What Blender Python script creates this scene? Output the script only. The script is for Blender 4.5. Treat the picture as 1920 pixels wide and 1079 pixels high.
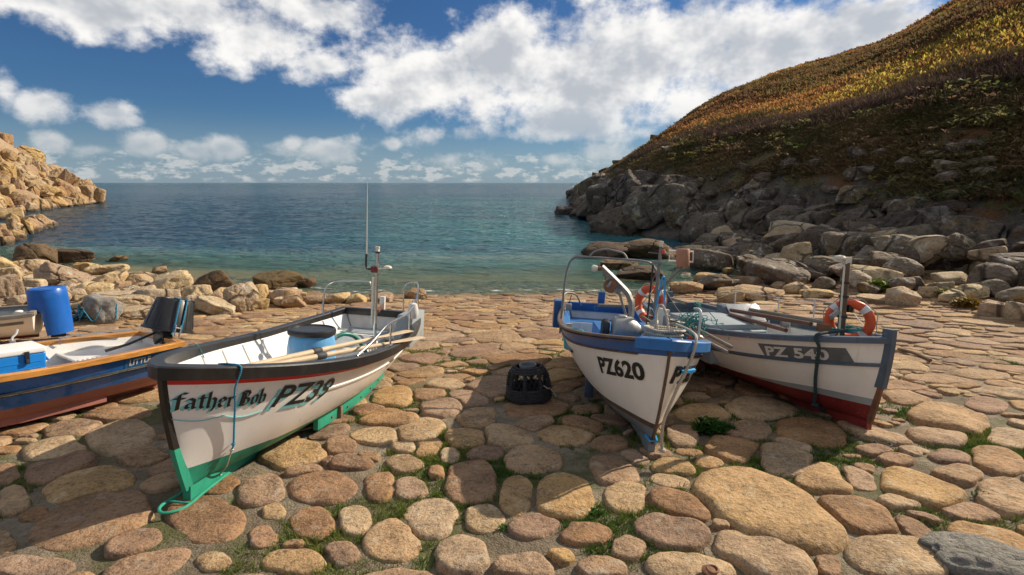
import bpy, bmesh, math, random
import numpy as np
from mathutils import Vector, Matrix

for o in list(bpy.data.objects):
    bpy.data.objects.remove(o)
SC = bpy.context.scene
COL = SC.collection
R = math.radians

# ------------------------------------------------------------------ camera
CAM_Z = 2.31
PITCH = R(11.57)
FOC = 960.0            # focal length in pixels of the 1920 px wide photograph
cam_d = bpy.data.cameras.new('camera')
cam_d.lens = 18.0
cam_d.sensor_width = 36.0
cam_d.clip_start = 0.05
cam_d.clip_end = 80000
cam = bpy.data.objects.new('camera', cam_d)
COL.objects.link(cam)
cam.location = (0, 0, CAM_Z)
cam.rotation_euler = (R(90) - PITCH, 0, 0)
SC.camera = cam

# ------------------------------------------------------------------ sun
SUN_AZ = R(58)         # to the right of the view direction (+Y)
SUN_EL = R(30.5)
sun_d = bpy.data.lights.new('sun', 'SUN')
sun_d.energy = 4.7
sun_d.angle = R(0.53)
sun_d.color = (1.0, 0.87, 0.70)
sun = bpy.data.objects.new('sun', sun_d)
COL.objects.link(sun)
SUN_DIR = Vector((math.sin(SUN_AZ) * math.cos(SUN_EL), math.cos(SUN_AZ) * math.cos(SUN_EL), math.sin(SUN_EL)))
sun.rotation_euler = SUN_DIR.to_track_quat('Z', 'Y').to_euler()
sun.location = (20, 15, 20)

# ------------------------------------------------------------------ exposure
SC.view_settings.view_transform = 'Standard'
SC.view_settings.look = 'None'
SC.view_settings.exposure = 0.45
SC.view_settings.gamma = 1.0
SC.view_settings.use_curve_mapping = False
SC.cycles.max_bounces = 5
SC.cycles.diffuse_bounces = 3
SC.cycles.glossy_bounces = 2
SC.cycles.transmission_bounces = 2
SC.cycles.transparent_max_bounces = 8
SC.cycles.use_denoising = True
SC.cycles.use_adaptive_sampling = True
SC.cycles.adaptive_threshold = 0.025
SC.cycles.sample_clamp_indirect = 6.0


# ------------------------------------------------------------------ pixel <-> world
def ray(u, v):
    a = (u - 960.0) / FOC
    b = (539.5 - v) / FOC
    cp, sp = math.cos(PITCH), math.sin(PITCH)
    return Vector((a, cp + b * sp, -sp + b * cp))


def at(u, v, y):
    """point on the pixel's ray at forward distance y"""
    d = ray(u, v)
    return Vector((0, 0, CAM_Z)) + d * (y / d.y)


def on_z(u, v, z):
    d = ray(u, v)
    return Vector((0, 0, CAM_Z)) + d * ((z - CAM_Z) / d.z)


SLOPE = 0.1
SEA = -1.9


def on_slip(u, v, up=0.0):
    """where the pixel's ray meets the slipway plane z = -SLOPE*y + up"""
    d = ray(u, v)
    t = (CAM_Z - up) / (-d.z - SLOPE * d.y)
    return Vector((0, 0, CAM_Z)) + d * t


# ------------------------------------------------------------------ world: sky with clouds
class NT:
    """small helper that writes maths as shader nodes"""
    def __init__(self, tree):
        self.t = tree
        self.n = tree.nodes
        self.l = tree.links

    def put(self, sock, val):
        if isinstance(val, bpy.types.NodeSocket):
            self.l.new(val, sock)
        elif val is not None:
            sock.default_value = val

    def m(self, op, a, b=None, c=None, clamp=False):
        nd = self.n.new('ShaderNodeMath')
        nd.operation = op
        nd.use_clamp = clamp
        self.put(nd.inputs[0], a)
        self.put(nd.inputs[1], b)
        self.put(nd.inputs[2], c)
        return nd.outputs[0]

    def vm(self, op, a, b=None, s=None):
        nd = self.n.new('ShaderNodeVectorMath')
        nd.operation = op
        self.put(nd.inputs[0], a)
        self.put(nd.inputs[1], b)
        if s is not None:
            self.put(nd.inputs[3], s)
        return nd.outputs[1] if op in ('DOT_PRODUCT', 'LENGTH', 'DISTANCE') else nd.outputs[0]

    def sep(self, v):
        nd = self.n.new('ShaderNodeSeparateXYZ')
        self.put(nd.inputs[0], v)
        return nd.outputs

    def comb(self, x, y, z):
        nd = self.n.new('ShaderNodeCombineXYZ')
        self.put(nd.inputs[0], x)
        self.put(nd.inputs[1], y)
        self.put(nd.inputs[2], z)
        return nd.outputs[0]

    def noise(self, vec, scale, detail=4, rough=0.55, dist=0.0, dim='3D'):
        nd = self.n.new('ShaderNodeTexNoise')
        nd.noise_dimensions = dim
        self.put(nd.inputs['Vector'], vec)
        self.put(nd.inputs['Scale'], scale)
        self.put(nd.inputs['Detail'], detail)
        self.put(nd.inputs['Roughness'], rough)
        self.put(nd.inputs['Distortion'], dist)
        return nd.outputs

    def voro(self, vec, scale, feature='F1', rnd=1.0):
        nd = self.n.new('ShaderNodeTexVoronoi')
        nd.feature = feature
        self.put(nd.inputs['Vector'], vec)
        self.put(nd.inputs['Scale'], scale)
        self.put(nd.inputs['Randomness'], rnd)
        return nd.outputs

    def mapr(self, x, a, b, c=0.0, d=1.0, smooth=True):
        nd = self.n.new('ShaderNodeMapRange')
        nd.interpolation_type = 'SMOOTHSTEP' if smooth else 'LINEAR'
        self.put(nd.inputs[0], x)
        for i, k in enumerate((a, b, c, d)):
            self.put(nd.inputs[1 + i], k)
        return nd.outputs[0]

    def mix(self, f, a, b, mode='MIX'):
        nd = self.n.new('ShaderNodeMix')
        nd.data_type = 'RGBA'
        nd.blend_type = mode
        self.put(nd.inputs[0], f)
        for i, k in ((6, a), (7, b)):
            if isinstance(k, (tuple, list)) and len(k) == 3:
                k = (*k, 1)
            self.put(nd.inputs[i], k)
        return nd.outputs[2]

    def ramp(self, x, stops):
        nd = self.n.new('ShaderNodeValToRGB')
        el = nd.color_ramp.elements
        while len(el) < len(stops):
            el.new(0.5)
        for e, (p, c) in zip(el, stops):
            e.position = p
            e.color = (*c, 1) if len(c) == 3 else c
        self.put(nd.inputs[0], x)
        return nd.outputs[0]


def sky_angles(u, v):
    d = ray(u, v).normalized()
    return math.atan2(d.x, d.y), math.asin(d.z)


# u, v, half width, half height of the cloud banks, in photograph pixels (turned into sky angles here)
CLOUDS = [(800, 135, 150, 75, 1), (1000, 130, 230, 95, 1), (1230, 120, 230, 120, 1), (1480, 85, 210, 72, 1), (1660, 55, 120, 42, .9),
          (1050, 235, 130, 42, .9), (1290, 70, 120, 75, 1), (700, 185, 95, 30, .8),
          (100, 5, 260, 42, 1), (360, 25, 190, 52, 1), (480, 70, 110, 55, .95), (585, 25, 110, 40, .85), (600, 125, 75, 38, .7), (225, 30, 150, 40, .9),
          (5, 165, 38, 42, .75), (75, 192, 66, 32, .7), (200, 213, 46, 19, .65),
          (268, 272, 36, 19, 0.63), (362, 280, 34, 15, 0.59), (420, 278, 30, 15, 0.59), (602, 282, 66, 20, 0.63), (553, 272, 20, 18, 0.59),
          (804, 262, 36, 20, 0.63), (877, 252, 26, 14, 0.59), (1128, 286, 48, 20, 0.59), (1040, 300, 45, 18, 0.59), (100, 266, 36, 17, 0.59),
          (930, 300, 60, 18, 0.52), (180, 282, 40, 14, 0.52), (738, 271, 14, 8, 0.52), (1690, 6, 60, 14, 0.48), (845, 300, 40, 16, 0.52), (960, 45, 40, 26, 0.59)]

g = bpy.data.node_groups.new('cloud_density', 'ShaderNodeTree')
g.interface.new_socket('Dir', in_out='INPUT', socket_type='NodeSocketVector')
g.interface.new_socket('Density', in_out='OUTPUT', socket_type='NodeSocketFloat')
g.interface.new_socket('Shade', in_out='OUTPUT', socket_type='NodeSocketFloat')
N = NT(g)
gi = g.nodes.new('NodeGroupInput')
go = g.nodes.new('NodeGroupOutput')
dirv = N.vm('NORMALIZE', gi.outputs[0])
x, y, z = N.sep(dirv)
az = N.m('ARCTAN2', x, y)
el = N.m('ARCSINE', z)
ang = N.comb(N.m('ADD', az, 7.37), N.m('MULTIPLY_ADD', el, 1.35, 3.19), 0.0)
n_big = N.noise(ang, 7.5, 8, 0.57, dim='2D')[0]
n_sh = N.noise(N.vm('ADD', ang, (0.022, 0.045, 0.0)), 7.5, 4, 0.6, dim='2D')[0]
n_mid = N.noise(N.vm('ADD', ang, (3.1, 1.7, 0.4)), 24.0, 4, 0.62, dim='2D')[0]
blob = None
for (u, v, ru, rv, st) in CLOUDS:
    a0, e0 = sky_angles(u, v)
    a1, _ = sky_angles(u + ru, v)
    _, e1 = sky_angles(u, v - rv)
    ra, re = abs(a1 - a0), abs(e1 - e0)
    p = N.m('MULTIPLY', N.m('SUBTRACT', az, a0), 1 / ra)
    q = N.m('MULTIPLY', N.m('SUBTRACT', el, e0), 1 / re)
    r2 = N.m('MULTIPLY_ADD', q, q, N.m('MULTIPLY', p, p))
    f = N.m('MULTIPLY', N.m('SUBTRACT', 1.35, N.m('SQRT', r2)), st)
    blob = f if blob is None else N.m('MAXIMUM', blob, f)
blob = N.m('MAXIMUM', blob, -1.0)
# open sky away from the picture: broken banks, thickened to add white fill light
n_far = N.noise(N.vm('ADD', N.vm('MULTIPLY', dirv, (1, 1, 2.2)), (5.2, 1.3, 2.0)), 2.3, 2, 0.5)[0]
away = N.mapr(N.m('ABSOLUTE', az), 0.82, 1.05)
gen = N.m('MULTIPLY', N.m('SUBTRACT', n_far, 0.45), 7.0)
blob = N.m('ADD', N.m('MULTIPLY', blob, N.m('SUBTRACT', 1.0, away)), N.m('MULTIPLY', gen, away))
top = N.mapr(el, 0.42, 0.62)
blob = N.m('ADD', N.m('MULTIPLY', blob, N.m('SUBTRACT', 1.0, top)), N.m('MULTIPLY', gen, top))
# low bank of small puffs along the horizon
hz = N.m('MULTIPLY', N.mapr(el, 0.085, 0.02), N.mapr(el, -0.01, 0.012))
puff = N.noise(N.comb(N.m('ADD', az, 4.71), N.m('MULTIPLY_ADD', el, 2.4, 1.37), 0.7), 26.0, 5, 0.62, dim='2D')[0]
hzd = N.m('MULTIPLY', N.m('MULTIPLY_ADD', puff, 4.6, -2.25), hz)
hzd = N.m('SUBTRACT', hzd, N.m('MULTIPLY', N.m('SUBTRACT', 1.0, hz), 0.6))
d1 = N.m('MULTIPLY_ADD', N.m('SUBTRACT', n_big, 0.5), 2.6, blob)
d1 = N.m('MULTIPLY_ADD', N.m('SUBTRACT', n_mid, 0.5), 0.8, d1)
d1 = N.m('SUBTRACT', d1, 0.16)
dens = N.m('MAXIMUM', d1, hzd)
g.links.new(dens, go.inputs[0])
# the same bank a little nearer to the sun and higher up: how much cloud lies between here and the light
sh = N.m('MULTIPLY_ADD', N.m('SUBTRACT', n_sh, 0.5), 3.4, N.m('MULTIPLY', blob, 0.75))
sh = N.m('MAXIMUM', sh, N.m('SUBTRACT', hzd, 0.35))
g.links.new(sh, go.inputs[1])

world = bpy.data.worlds.new('World')
SC.world = world
world.use_nodes = True
wt = world.node_tree
wt.nodes.clear()
W = NT(wt)
tc = wt.nodes.new('ShaderNodeTexCoord')
sky = wt.nodes.new('ShaderNodeTexSky')
sky.sky_type = 'NISHITA'
sky.sun_disc = False
sky.sun_elevation = SUN_EL
sky.sun_rotation = SUN_AZ
sky.air_density = 1.0
sky.dust_density = 0.4
sky.ozone_density = 2.2
dvec = W.vm('NORMALIZE', tc.outputs['Generated'])


nd = wt.nodes.new('ShaderNodeGroup')
nd.node_tree = g
wt.links.new(dvec, nd.inputs[0])
D0, D1 = nd.outputs
wx, wy, wz = W.sep(dvec)
cover = W.mapr(D0, -0.22, 0.62)
core = W.mapr(D1, 0.0, 1.25)
low = W.mapr(wz, 0.02, 0.16)
white = W.mix(low, (5.6, 5.5, 5.3), (7.7, 7.5, 7.2))
grey = W.mix(low, (3.8, 4.1, 4.4), (3.9, 4.1, 4.4))
ccol = W.mix(core, white, grey)
skyc = W.mix(1.0, sky.outputs[0], (0.19, 0.325, 0.49), 'MULTIPLY')
hzc = W.mapr(wz, 0.13, 0.0)
skyc = W.mix(W.m('MULTIPLY', hzc, 0.55), skyc, (2.6, 3.3, 4.0))
final = W.mix(W.m('MULTIPLY', cover, W.m('MULTIPLY_ADD', low, 0.36, 0.58)), skyc, ccol)
bg = wt.nodes.new('ShaderNodeBackground')
bg.inputs[1].default_value = 0.1
wt.links.new(final, bg.inputs[0])
wo = wt.nodes.new('ShaderNodeOutputWorld')
wt.links.new(bg.outputs[0], wo.inputs[0])

# ------------------------------------------------------------------ helpers
rng = np.random.default_rng(7)
random.seed(7)


def _hash(i, j, k, seed):
    n = (i * 374761393 + j * 668265263 + k * 2147483647 + seed * 1274126177) & 0xffffffff
    n = ((n ^ (n >> 13)) * 1274126177) & 0xffffffff
    n = (n ^ (n >> 16)) & 0xffffffff
    return n.astype(np.float64) / 4294967295.0


def vnoise(p, seed=0):
    """value noise in [-1,1], p: (n,3)"""
    p = np.asarray(p, float)
    f = np.floor(p)
    i = f.astype(np.int64)
    w = p - f
    w = w * w * (3 - 2 * w)
    out = 0
    for dx in (0, 1):
        for dy in (0, 1):
            for dz in (0, 1):
                h = _hash(i[:, 0] + dx, i[:, 1] + dy, i[:, 2] + dz, seed)
                out = out + h * np.where(dx, w[:, 0], 1 - w[:, 0]) * np.where(dy, w[:, 1], 1 - w[:, 1]) * np.where(dz, w[:, 2], 1 - w[:, 2])
    return out * 2 - 1


def fbm(p, octaves=4, seed=0, gain=0.5):
    p = np.asarray(p, float)
    a, s, t = 1.0, 0.0, 0.0
    for o in range(octaves):
        s = s + a * vnoise(p * (2.03 ** o) + o * 17.3, seed + o)
        t += a
        a *= gain
    return s / t


def n2(x, y, seed=0, octaves=4):
    x = np.asarray(x, float)
    y = np.asarray(y, float)
    return fbm(np.stack([x.ravel(), y.ravel(), np.zeros(x.size)], 1), octaves, seed).reshape(x.shape)


def mesh_np(name, verts, faces, smooth=True):
    """mesh from numpy verts and a list / array of faces"""
    me = bpy.data.meshes.new(name)
    if isinstance(faces, np.ndarray):
        nf, k = faces.shape
        me.vertices.add(len(verts))
        me.vertices.foreach_set('co', np.asarray(verts, np.float32).ravel())
        me.loops.add(nf * k)
        me.loops.foreach_set('vertex_index', faces.astype(np.int32).ravel())
        me.polygons.add(nf)
        me.polygons.foreach_set('loop_start', np.arange(0, nf * k, k, dtype=np.int32))
        me.polygons.foreach_set('loop_total', np.full(nf, k, np.int32))
        me.update(calc_edges=True)
    else:
        me.from_pydata([tuple(v) for v in verts], [], [tuple(f) for f in faces])
    if smooth:
        me.polygons.foreach_set('use_smooth', np.ones(len(me.polygons), bool))
    me.validate()
    return me


def link(name, me, mat=None, parent=None):
    o = bpy.data.objects.new(name, me)
    COL.objects.link(o)
    if mat is not None and me is not None and len(me.materials) == 0:
        me.materials.append(mat)
    if parent is not None:
        o.parent = parent
    return o


def tag(o, label=None, cat=None, group=None, kind=None):
    if label:
        o['label'] = label
    if cat:
        o['category'] = cat
    if group:
        o['group'] = group
    if kind:
        o['kind'] = kind
    return o


def empty(name, loc=(0, 0, 0), mat=None):
    o = bpy.data.objects.new(name, None)
    o.empty_display_size = 0.2
    COL.objects.link(o)
    if mat is not None:
        o.matrix_world = mat
    else:
        o.location = loc
    return o


class MB:
    """collects pieces of ONE part"""
    def __init__(self):
        self.v = []
        self.f = []

    def add(self, verts, faces):
        b = len(self.v)
        self.v += [tuple(p) for p in verts]
        self.f += [tuple(i + b for i in f) for f in faces]
        return self

    def box(self, c, s, rot=None, top=1.0):
        hx, hy, hz = s[0] / 2, s[1] / 2, s[2] / 2
        P = [Vector((sx * hx * (top if sz > 0 else 1), sy * hy * (top if sz > 0 else 1), sz * hz)) for sz in (-1, 1) for sy in (-1, 1) for sx in (-1, 1)]
        if rot is not None:
            P = [rot @ p for p in P]
        c = Vector(c)
        return self.add([p + c for p in P], [(0, 2, 3, 1), (4, 5, 7, 6), (0, 1, 5, 4), (2, 6, 7, 3), (0, 4, 6, 2), (1, 3, 7, 5)])

    def grid(self, P, close_u=False):
        """P: rows of points"""
        nr, nc = len(P), len(P[0])
        fs = []
        for i in range(nr - 1 if not close_u else nr):
            for j in range(nc - 1):
                a, b = i * nc + j, ((i + 1) % nr) * nc + j
                fs.append((a, b, b + 1, a + 1))
        return self.add([p for r in P for p in r], fs)

    def tube(self, path, r, n=10, closed=False, cap=True):
        path = [Vector(p) for p in path]
        k = len(path)
        rr = r if isinstance(r, (list, tuple)) else [r] * k
        T = []
        for i in range(k):
            if closed:
                T.append((path[(i + 1) % k] - path[i - 1]).normalized())
            else:
                T.append((path[min(i + 1, k - 1)] - path[max(i - 1, 0)]).normalized())
        ref = Vector((0, 0, 1)) if abs(T[0].z) < 0.9 else Vector((1, 0, 0))
        nx = T[0].cross(ref).normalized()
        rings = []
        for i in range(k):
            nx = (nx - T[i] * nx.dot(T[i]))
            nx = nx.normalized() if nx.length > 1e-6 else T[i].orthogonal().normalized()
            ny = T[i].cross(nx)
            rings.append([path[i] + (nx * math.cos(2 * math.pi * j / n) + ny * math.sin(2 * math.pi * j / n)) * rr[i] for j in range(n)])
        fs = []
        for i in range(k if closed else k - 1):
            for j in range(n):
                a, b = i * n + j, ((i + 1) % k) * n + j
                a2, b2 = i * n + (j + 1) % n, ((i + 1) % k) * n + (j + 1) % n
                fs.append((a, a2, b2, b))
        if cap and not closed:
            fs.append(tuple(reversed(range(n))))
            fs.append(tuple((k - 1) * n + j for j in range(n)))
        return self.add([p for r_ in rings for p in r_], fs)

    def lathe(self, prof, n=24, c=(0, 0, 0), rot=None, a0=0, a1=2 * math.pi, cap=False):
        c = Vector(c)
        full = abs(a1 - a0 - 2 * math.pi) < 1e-6
        rows = []
        for j in range(n if full else n + 1):
            a = a0 + (a1 - a0) * j / n
            row = []
            for (r, z) in prof:
                p = Vector((r * math.cos(a), r * math.sin(a), z))
                if rot is not None:
                    p = rot @ p
                row.append(p + c)
            rows.append(row)
        return self.grid(rows, close_u=full)

    def torus(self, c, Rm, r, n=28, m=10, rot=None, sq=1.0):
        c = Vector(c)
        rows = []
        for j in range(n):
            a = 2 * math.pi * j / n
            row = []
            for i in range(m + 1):
                b = 2 * math.pi * i / m
                p = Vector(((Rm + r * math.cos(b)) * math.cos(a), (Rm + r * math.cos(b)) * math.sin(a), r * sq * math.sin(b)))
                if rot is not None:
                    p = rot @ p
                row.append(p + c)
            rows.append(row)
        return self.grid(rows, close_u=True)

    def prism(self, pts, h, M=None):
        """polygon pts (x,y) extruded from z=0 to h, then transformed by M"""
        n = len(pts)
        V = [Vector((p[0], p[1], 0)) for p in pts] + [Vector((p[0], p[1], h)) for p in pts]
        if M is not None:
            V = [M @ v for v in V]
        fs = [tuple(reversed(range(n))), tuple(range(n, 2 * n))] + [(i, (i + 1) % n, n + (i + 1) % n, n + i) for i in range(n)]
        return self.add(V, fs)

    def build(self, name, mat, parent=None, smooth=True, bevel=0.0, seg=2, sharp=40, solid=0.0):
        me = bpy.data.meshes.new(name)
        me.from_pydata(self.v, [], self.f)
        bm = bmesh.new()
        bm.from_mesh(me)
        bmesh.ops.remove_doubles(bm, verts=bm.verts, dist=1e-5)
        bmesh.ops.recalc_face_normals(bm, faces=bm.faces)
        if solid:
            bmesh.ops.solidify(bm, geom=bm.faces[:], thickness=solid)
        if bevel > 0:
            es = [e for e in bm.edges if len(e.link_faces) == 2 and e.calc_face_angle(0) > R(35)]
            bmesh.ops.bevel(bm, geom=es, offset=bevel, segments=seg, affect='EDGES', profile=0.6)
        if smooth:
            for f in bm.faces:
                f.smooth = True
            for e in bm.edges:
                if len(e.link_faces) == 2 and e.calc_face_angle(0) > R(sharp):
                    e.smooth = False
        bm.to_mesh(me)
        bm.free()
        return link(name, me, mat, parent)


def spline(pts, n=8, closed=False):
    """Catmull-Rom through pts"""
    P = [Vector(p) for p in pts]
    k = len(P)
    out = []
    for i in range(k if closed else k - 1):
        if closed:
            a, b, c, d = P[i - 1], P[i], P[(i + 1) % k], P[(i + 2) % k]
        else:
            a, b, c, d = P[max(i - 1, 0)], P[i], P[i + 1], P[min(i + 2, k - 1)]
        for j in range(n):
            t = j / n
            out.append(0.5 * ((2 * b) + (c - a) * t + (2 * a - 5 * b + 4 * c - d) * t * t + (3 * b - a - 3 * c + d) * t ** 3))
    if not closed:
        out.append(P[-1])
    return out


def rotz(a):
    return Matrix.Rotation(a, 3, 'Z')


# ------------------------------------------------------------------ materials
MATS = {}


def newmat(name):
    m = bpy.data.materials.new(name)
    m.use_nodes = True
    t = m.node_tree
    b = t.nodes['Principled BSDF']
    return m, NT(t), b


def paint(name, col, rough=0.4, var=0.12, scale=6.0, bump=0.02, metal=0.0, dirt=None, dirt_amt=0.3, coat=0.0, chips=None, spec=0.5):
    """painted / plastic / metal surface with a little wear"""
    if name in MATS:
        return MATS[name]
    m, N, b = newmat(name)
    tc = N.n.new('ShaderNodeTexCoord').outputs['Object']
    n1 = N.noise(tc, scale, 5, 0.6)[0]
    n2_ = N.noise(tc, scale * 7, 4, 0.65)[0]
    c0 = tuple(max(0, k * (1 - var)) for k in col)
    c1 = tuple(min(1, k * (1 + var)) for k in col)
    c = N.mix(N.mapr(n1, 0.3, 0.7), c0, c1)
    if dirt:
        msk = N.m('MULTIPLY', N.mapr(N.noise(N.vm('MULTIPLY', tc, (1, 1, 0.35)), scale * 1.7, 6, 0.68)[0], 0.48, 0.74), dirt_amt)
        c = N.mix(msk, c, dirt)
        stk = N.m('MULTIPLY', N.mapr(N.noise(N.vm('MULTIPLY', tc, (1, 1, 0.07)), scale * 9, 4, 0.6)[0], 0.58, 0.78), dirt_amt * 1.3)
        c = N.mix(stk, c, tuple(k * 0.8 for k in dirt))
        scr = N.mapr(N.noise(N.vm('MULTIPLY', tc, (0.25, 1, 1.6)), scale * 14, 5, 0.7)[0], 0.66, 0.72, 0, dirt_amt * 1.2)
        c = N.mix(scr, c, tuple(k * 0.7 for k in dirt))
    if chips:
        msk = N.mapr(N.noise(tc, scale * 5, 7, 0.75)[0], 0.64, 0.67)
        c = N.mix(msk, c, chips)
    N.put(b.inputs['Base Color'], c)
    N.put(b.inputs['Roughness'], N.m('MULTIPLY_ADD', N.m('SUBTRACT', n2_, 0.5), 0.35, rough))
    b.inputs['Metallic'].default_value = metal
    b.inputs['Specular IOR Level'].default_value = spec
    b.inputs['Coat Weight'].default_value = coat
    if bump:
        bp = N.n.new('ShaderNodeBump')
        bp.inputs['Strength'].default_value = min(1, bump * 10)
        bp.inputs['Distance'].default_value = bump * 0.1
        N.put(bp.inputs['Height'], n2_)
        N.l.new(bp.outputs[0], b.inputs['Normal'])
    MATS[name] = m
    return m


def wood(name, col, rough=0.55, axis=0, scale=5.0, coat=0.0, dark=0.5):
    if name in MATS:
        return MATS[name]
    m, N, b = newmat(name)
    tc = N.n.new('ShaderNodeTexCoord').outputs['Object']
    st = [18.0, 18.0, 18.0]
    st[axis] = 1.2
    g1 = N.noise(N.vm('MULTIPLY', tc, tuple(st)), scale * 0.5, 5, 0.6, 0.6)[0]
    g2 = N.noise(tc, scale, 4, 0.6)[0]
    c = N.mix(N.mapr(g1, 0.35, 0.7), tuple(k * dark for k in col), col)
    c = N.mix(N.mapr(g2, 0.4, 0.75, 0, 0.45), c, tuple(min(1, k * 1.25) for k in col))
    N.put(b.inputs['Base Color'], c)
    b.inputs['Roughness'].default_value = rough
    b.inputs['Coat Weight'].default_value = coat
    bp = N.n.new('ShaderNodeBump')
    bp.inputs['Strength'].default_value = 0.3
    bp.inputs['Distance'].default_value = 0.004
    N.put(bp.inputs['Height'], g1)
    N.l.new(bp.outputs[0], b.inputs['Normal'])
    MATS[name] = m
    return m


def rope_mat(name, col):
    if name in MATS:
        return MATS[name]
    m, N, b = newmat(name)
    tc = N.n.new('ShaderNodeTexCoord').outputs['Object']
    w = N.n.new('ShaderNodeTexWave')
    w.bands_direction = 'DIAGONAL'
    N.put(w.inputs['Vector'], tc)
    w.inputs['Scale'].default_value = 24
    w.inputs['Distortion'].default_value = 2.0
    c = N.mix(w.outputs[1], tuple(k * 0.55 for k in col), col)
    c = N.mix(N.mapr(N.noise(tc, 4, 4)[0], 0.45, 0.7, 0, 0.35), c, tuple(k * 0.5 for k in col))
    N.put(b.inputs['Base Color'], c)
    b.inputs['Roughness'].default_value = 0.85
    bp = N.n.new('ShaderNodeBump')
    bp.inputs['Strength'].default_value = 0.6
    bp.inputs['Distance'].default_value = 0.004
    N.put(bp.inputs['Height'], w.outputs[1])
    N.l.new(bp.outputs[0], b.inputs['Normal'])
    MATS[name] = m
    return m


def stone_mat(name, lo, hi, lichen=(0.55, 0.52, 0.42), lichen_amt=0.3, dark=(0.08, 0.07, 0.055), dark_amt=0.4, scale=3.0, bump=0.02, tint=0.25, world=False, ochre=0.0, wet=None, hue=0.022, crack=0.0, crack_w=0.045, crack_s=1.0):
    """granite: grainy, blotched, a little different from stone to stone; wet = height of the tide mark (world z)"""
    m, N, b = newmat(name)
    tcn = N.n.new('ShaderNodeTexCoord')
    oi = N.n.new('ShaderNodeObjectInfo')
    if world:
        geo = N.n.new('ShaderNodeNewGeometry')
        tc = geo.outputs['Position']
        at_ = N.n.new('ShaderNodeAttribute')
        at_.attribute_name = 'rnd'
        rnd = at_.outputs['Fac']
    else:
        geo = N.n.new('ShaderNodeNewGeometry')
        tc = N.vm('ADD', geo.outputs['Position'], N.vm('SCALE', oi.outputs['Location'], None, 3.17))
        rnd = oi.outputs['Random']
    big = N.noise(tc, scale * 0.5, 3, 0.6)[0]
    mid = N.noise(tc, scale * 3, 4, 0.65)[0]
    fine = N.noise(tc, scale * 9, 4, 0.75)[0]
    c = N.mix(N.mapr(big, 0.3, 0.7), lo, hi)
    c = N.mix(N.mapr(mid, 0.45, 0.8, 0, dark_amt), c, dark)
    c = N.mix(N.mapr(fine, 0.35, 0.75, 0, 0.35), c, tuple(min(1, k * 1.7) for k in hi))
    c = N.mix(N.mapr(fine, 0.45, 0.33, 0, 0.6), c, dark)
    lm = N.m('MULTIPLY', N.mapr(N.noise(tc, scale * 1.6, 5, 0.72)[0], 0.55, 0.66), lichen_amt)
    c = N.mix(lm, c, lichen)
    if ochre:
        om = N.m('MULTIPLY', N.mapr(N.noise(N.vm('ADD', tc, (9, 4, 2)), scale * 1.1, 4, 0.7)[0], 0.56, 0.68), ochre)
        c = N.mix(om, c, (0.42, 0.24, 0.05))
    hgt = N.m('MULTIPLY_ADD', fine, 0.5, mid)
    if crack:
        wob = N.vm('ADD', tc, N.vm('SCALE', N.noise(tc, crack * 0.8, 2, 0.6)[1], None, 0.9 / crack))
        ve = N.voro(N.vm('MULTIPLY', wob, (1.0, 1.0, 0.55)), crack, 'DISTANCE_TO_EDGE')[0]
        ck = N.m('MULTIPLY', N.mapr(ve, crack_w, 0.0), N.mapr(big, 0.35, 0.6))
        c = N.mix(N.m('MULTIPLY', ck, crack_s * 0.75), c, tuple(k * 0.4 for k in dark))
        hgt = N.m('SUBTRACT', hgt, N.m('MULTIPLY', ck, crack_s * 1.5))
    hsv = N.n.new('ShaderNodeHueSaturation')
    N.put(hsv.inputs['Hue'], N.m('MULTIPLY_ADD', N.m('SUBTRACT', rnd, 0.5), hue, 0.5))
    N.put(hsv.inputs['Value'], N.m('MULTIPLY_ADD', N.m('SUBTRACT', rnd, 0.5), tint * 2, 1.0))
    N.put(hsv.inputs['Saturation'], N.m('MULTIPLY_ADD', N.m('FRACT', N.m('MULTIPLY', rnd, 7.31)), 0.26, 0.86))
    N.put(hsv.inputs['Color'], c)
    c = hsv.outputs[0]
    rough = 0.85
    if wet is not None:
        px, py, pz = N.sep(geo.outputs['Position'])
        wl = N.m('MULTIPLY_ADD', N.m('SUBTRACT', mid, 0.5), 0.5, pz)
        wm = N.mapr(wl, wet + 0.12, wet - 0.12)
        c = N.mix(N.m('MULTIPLY', wm, 0.85), c, (0.055, 0.038, 0.022))
        rough = N.mapr(wm, 0, 1, 0.85, 0.4)
    N.put(b.inputs['Base Color'], c)
    N.put(b.inputs['Roughness'], rough)
    b.inputs['Specular IOR Level'].default_value = 0.25
    b1 = N.n.new('ShaderNodeBump')
    b1.inputs['Strength'].default_value = 0.9
    b1.inputs['Distance'].default_value = bump
    N.put(b1.inputs['Height'], hgt)
    N.l.new(b1.outputs[0], b.inputs['Normal'])
    return m


def vcol_mat(name, rough=0.8, trans=0.0):
    m, N, b = newmat(name)
    a = N.n.new('ShaderNodeAttribute')
    a.attribute_name = 'Col'
    N.l.new(a.outputs['Color'], b.inputs['Base Color'])
    b.inputs['Roughness'].default_value = rough
    b.inputs['Specular IOR Level'].default_value = 0.15
    if trans:
        tr = N.n.new('ShaderNodeBsdfTranslucent')
        N.l.new(a.outputs['Color'], tr.inputs[0])
        mx = N.n.new('ShaderNodeMixShader')
        mx.inputs[0].default_value = trans
        N.l.new(b.outputs[0], mx.inputs[1])
        N.l.new(tr.outputs[0], mx.inputs[2])
        N.l.new(mx.outputs[0], N.n['Material Output'].inputs[0])
    return m


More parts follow.
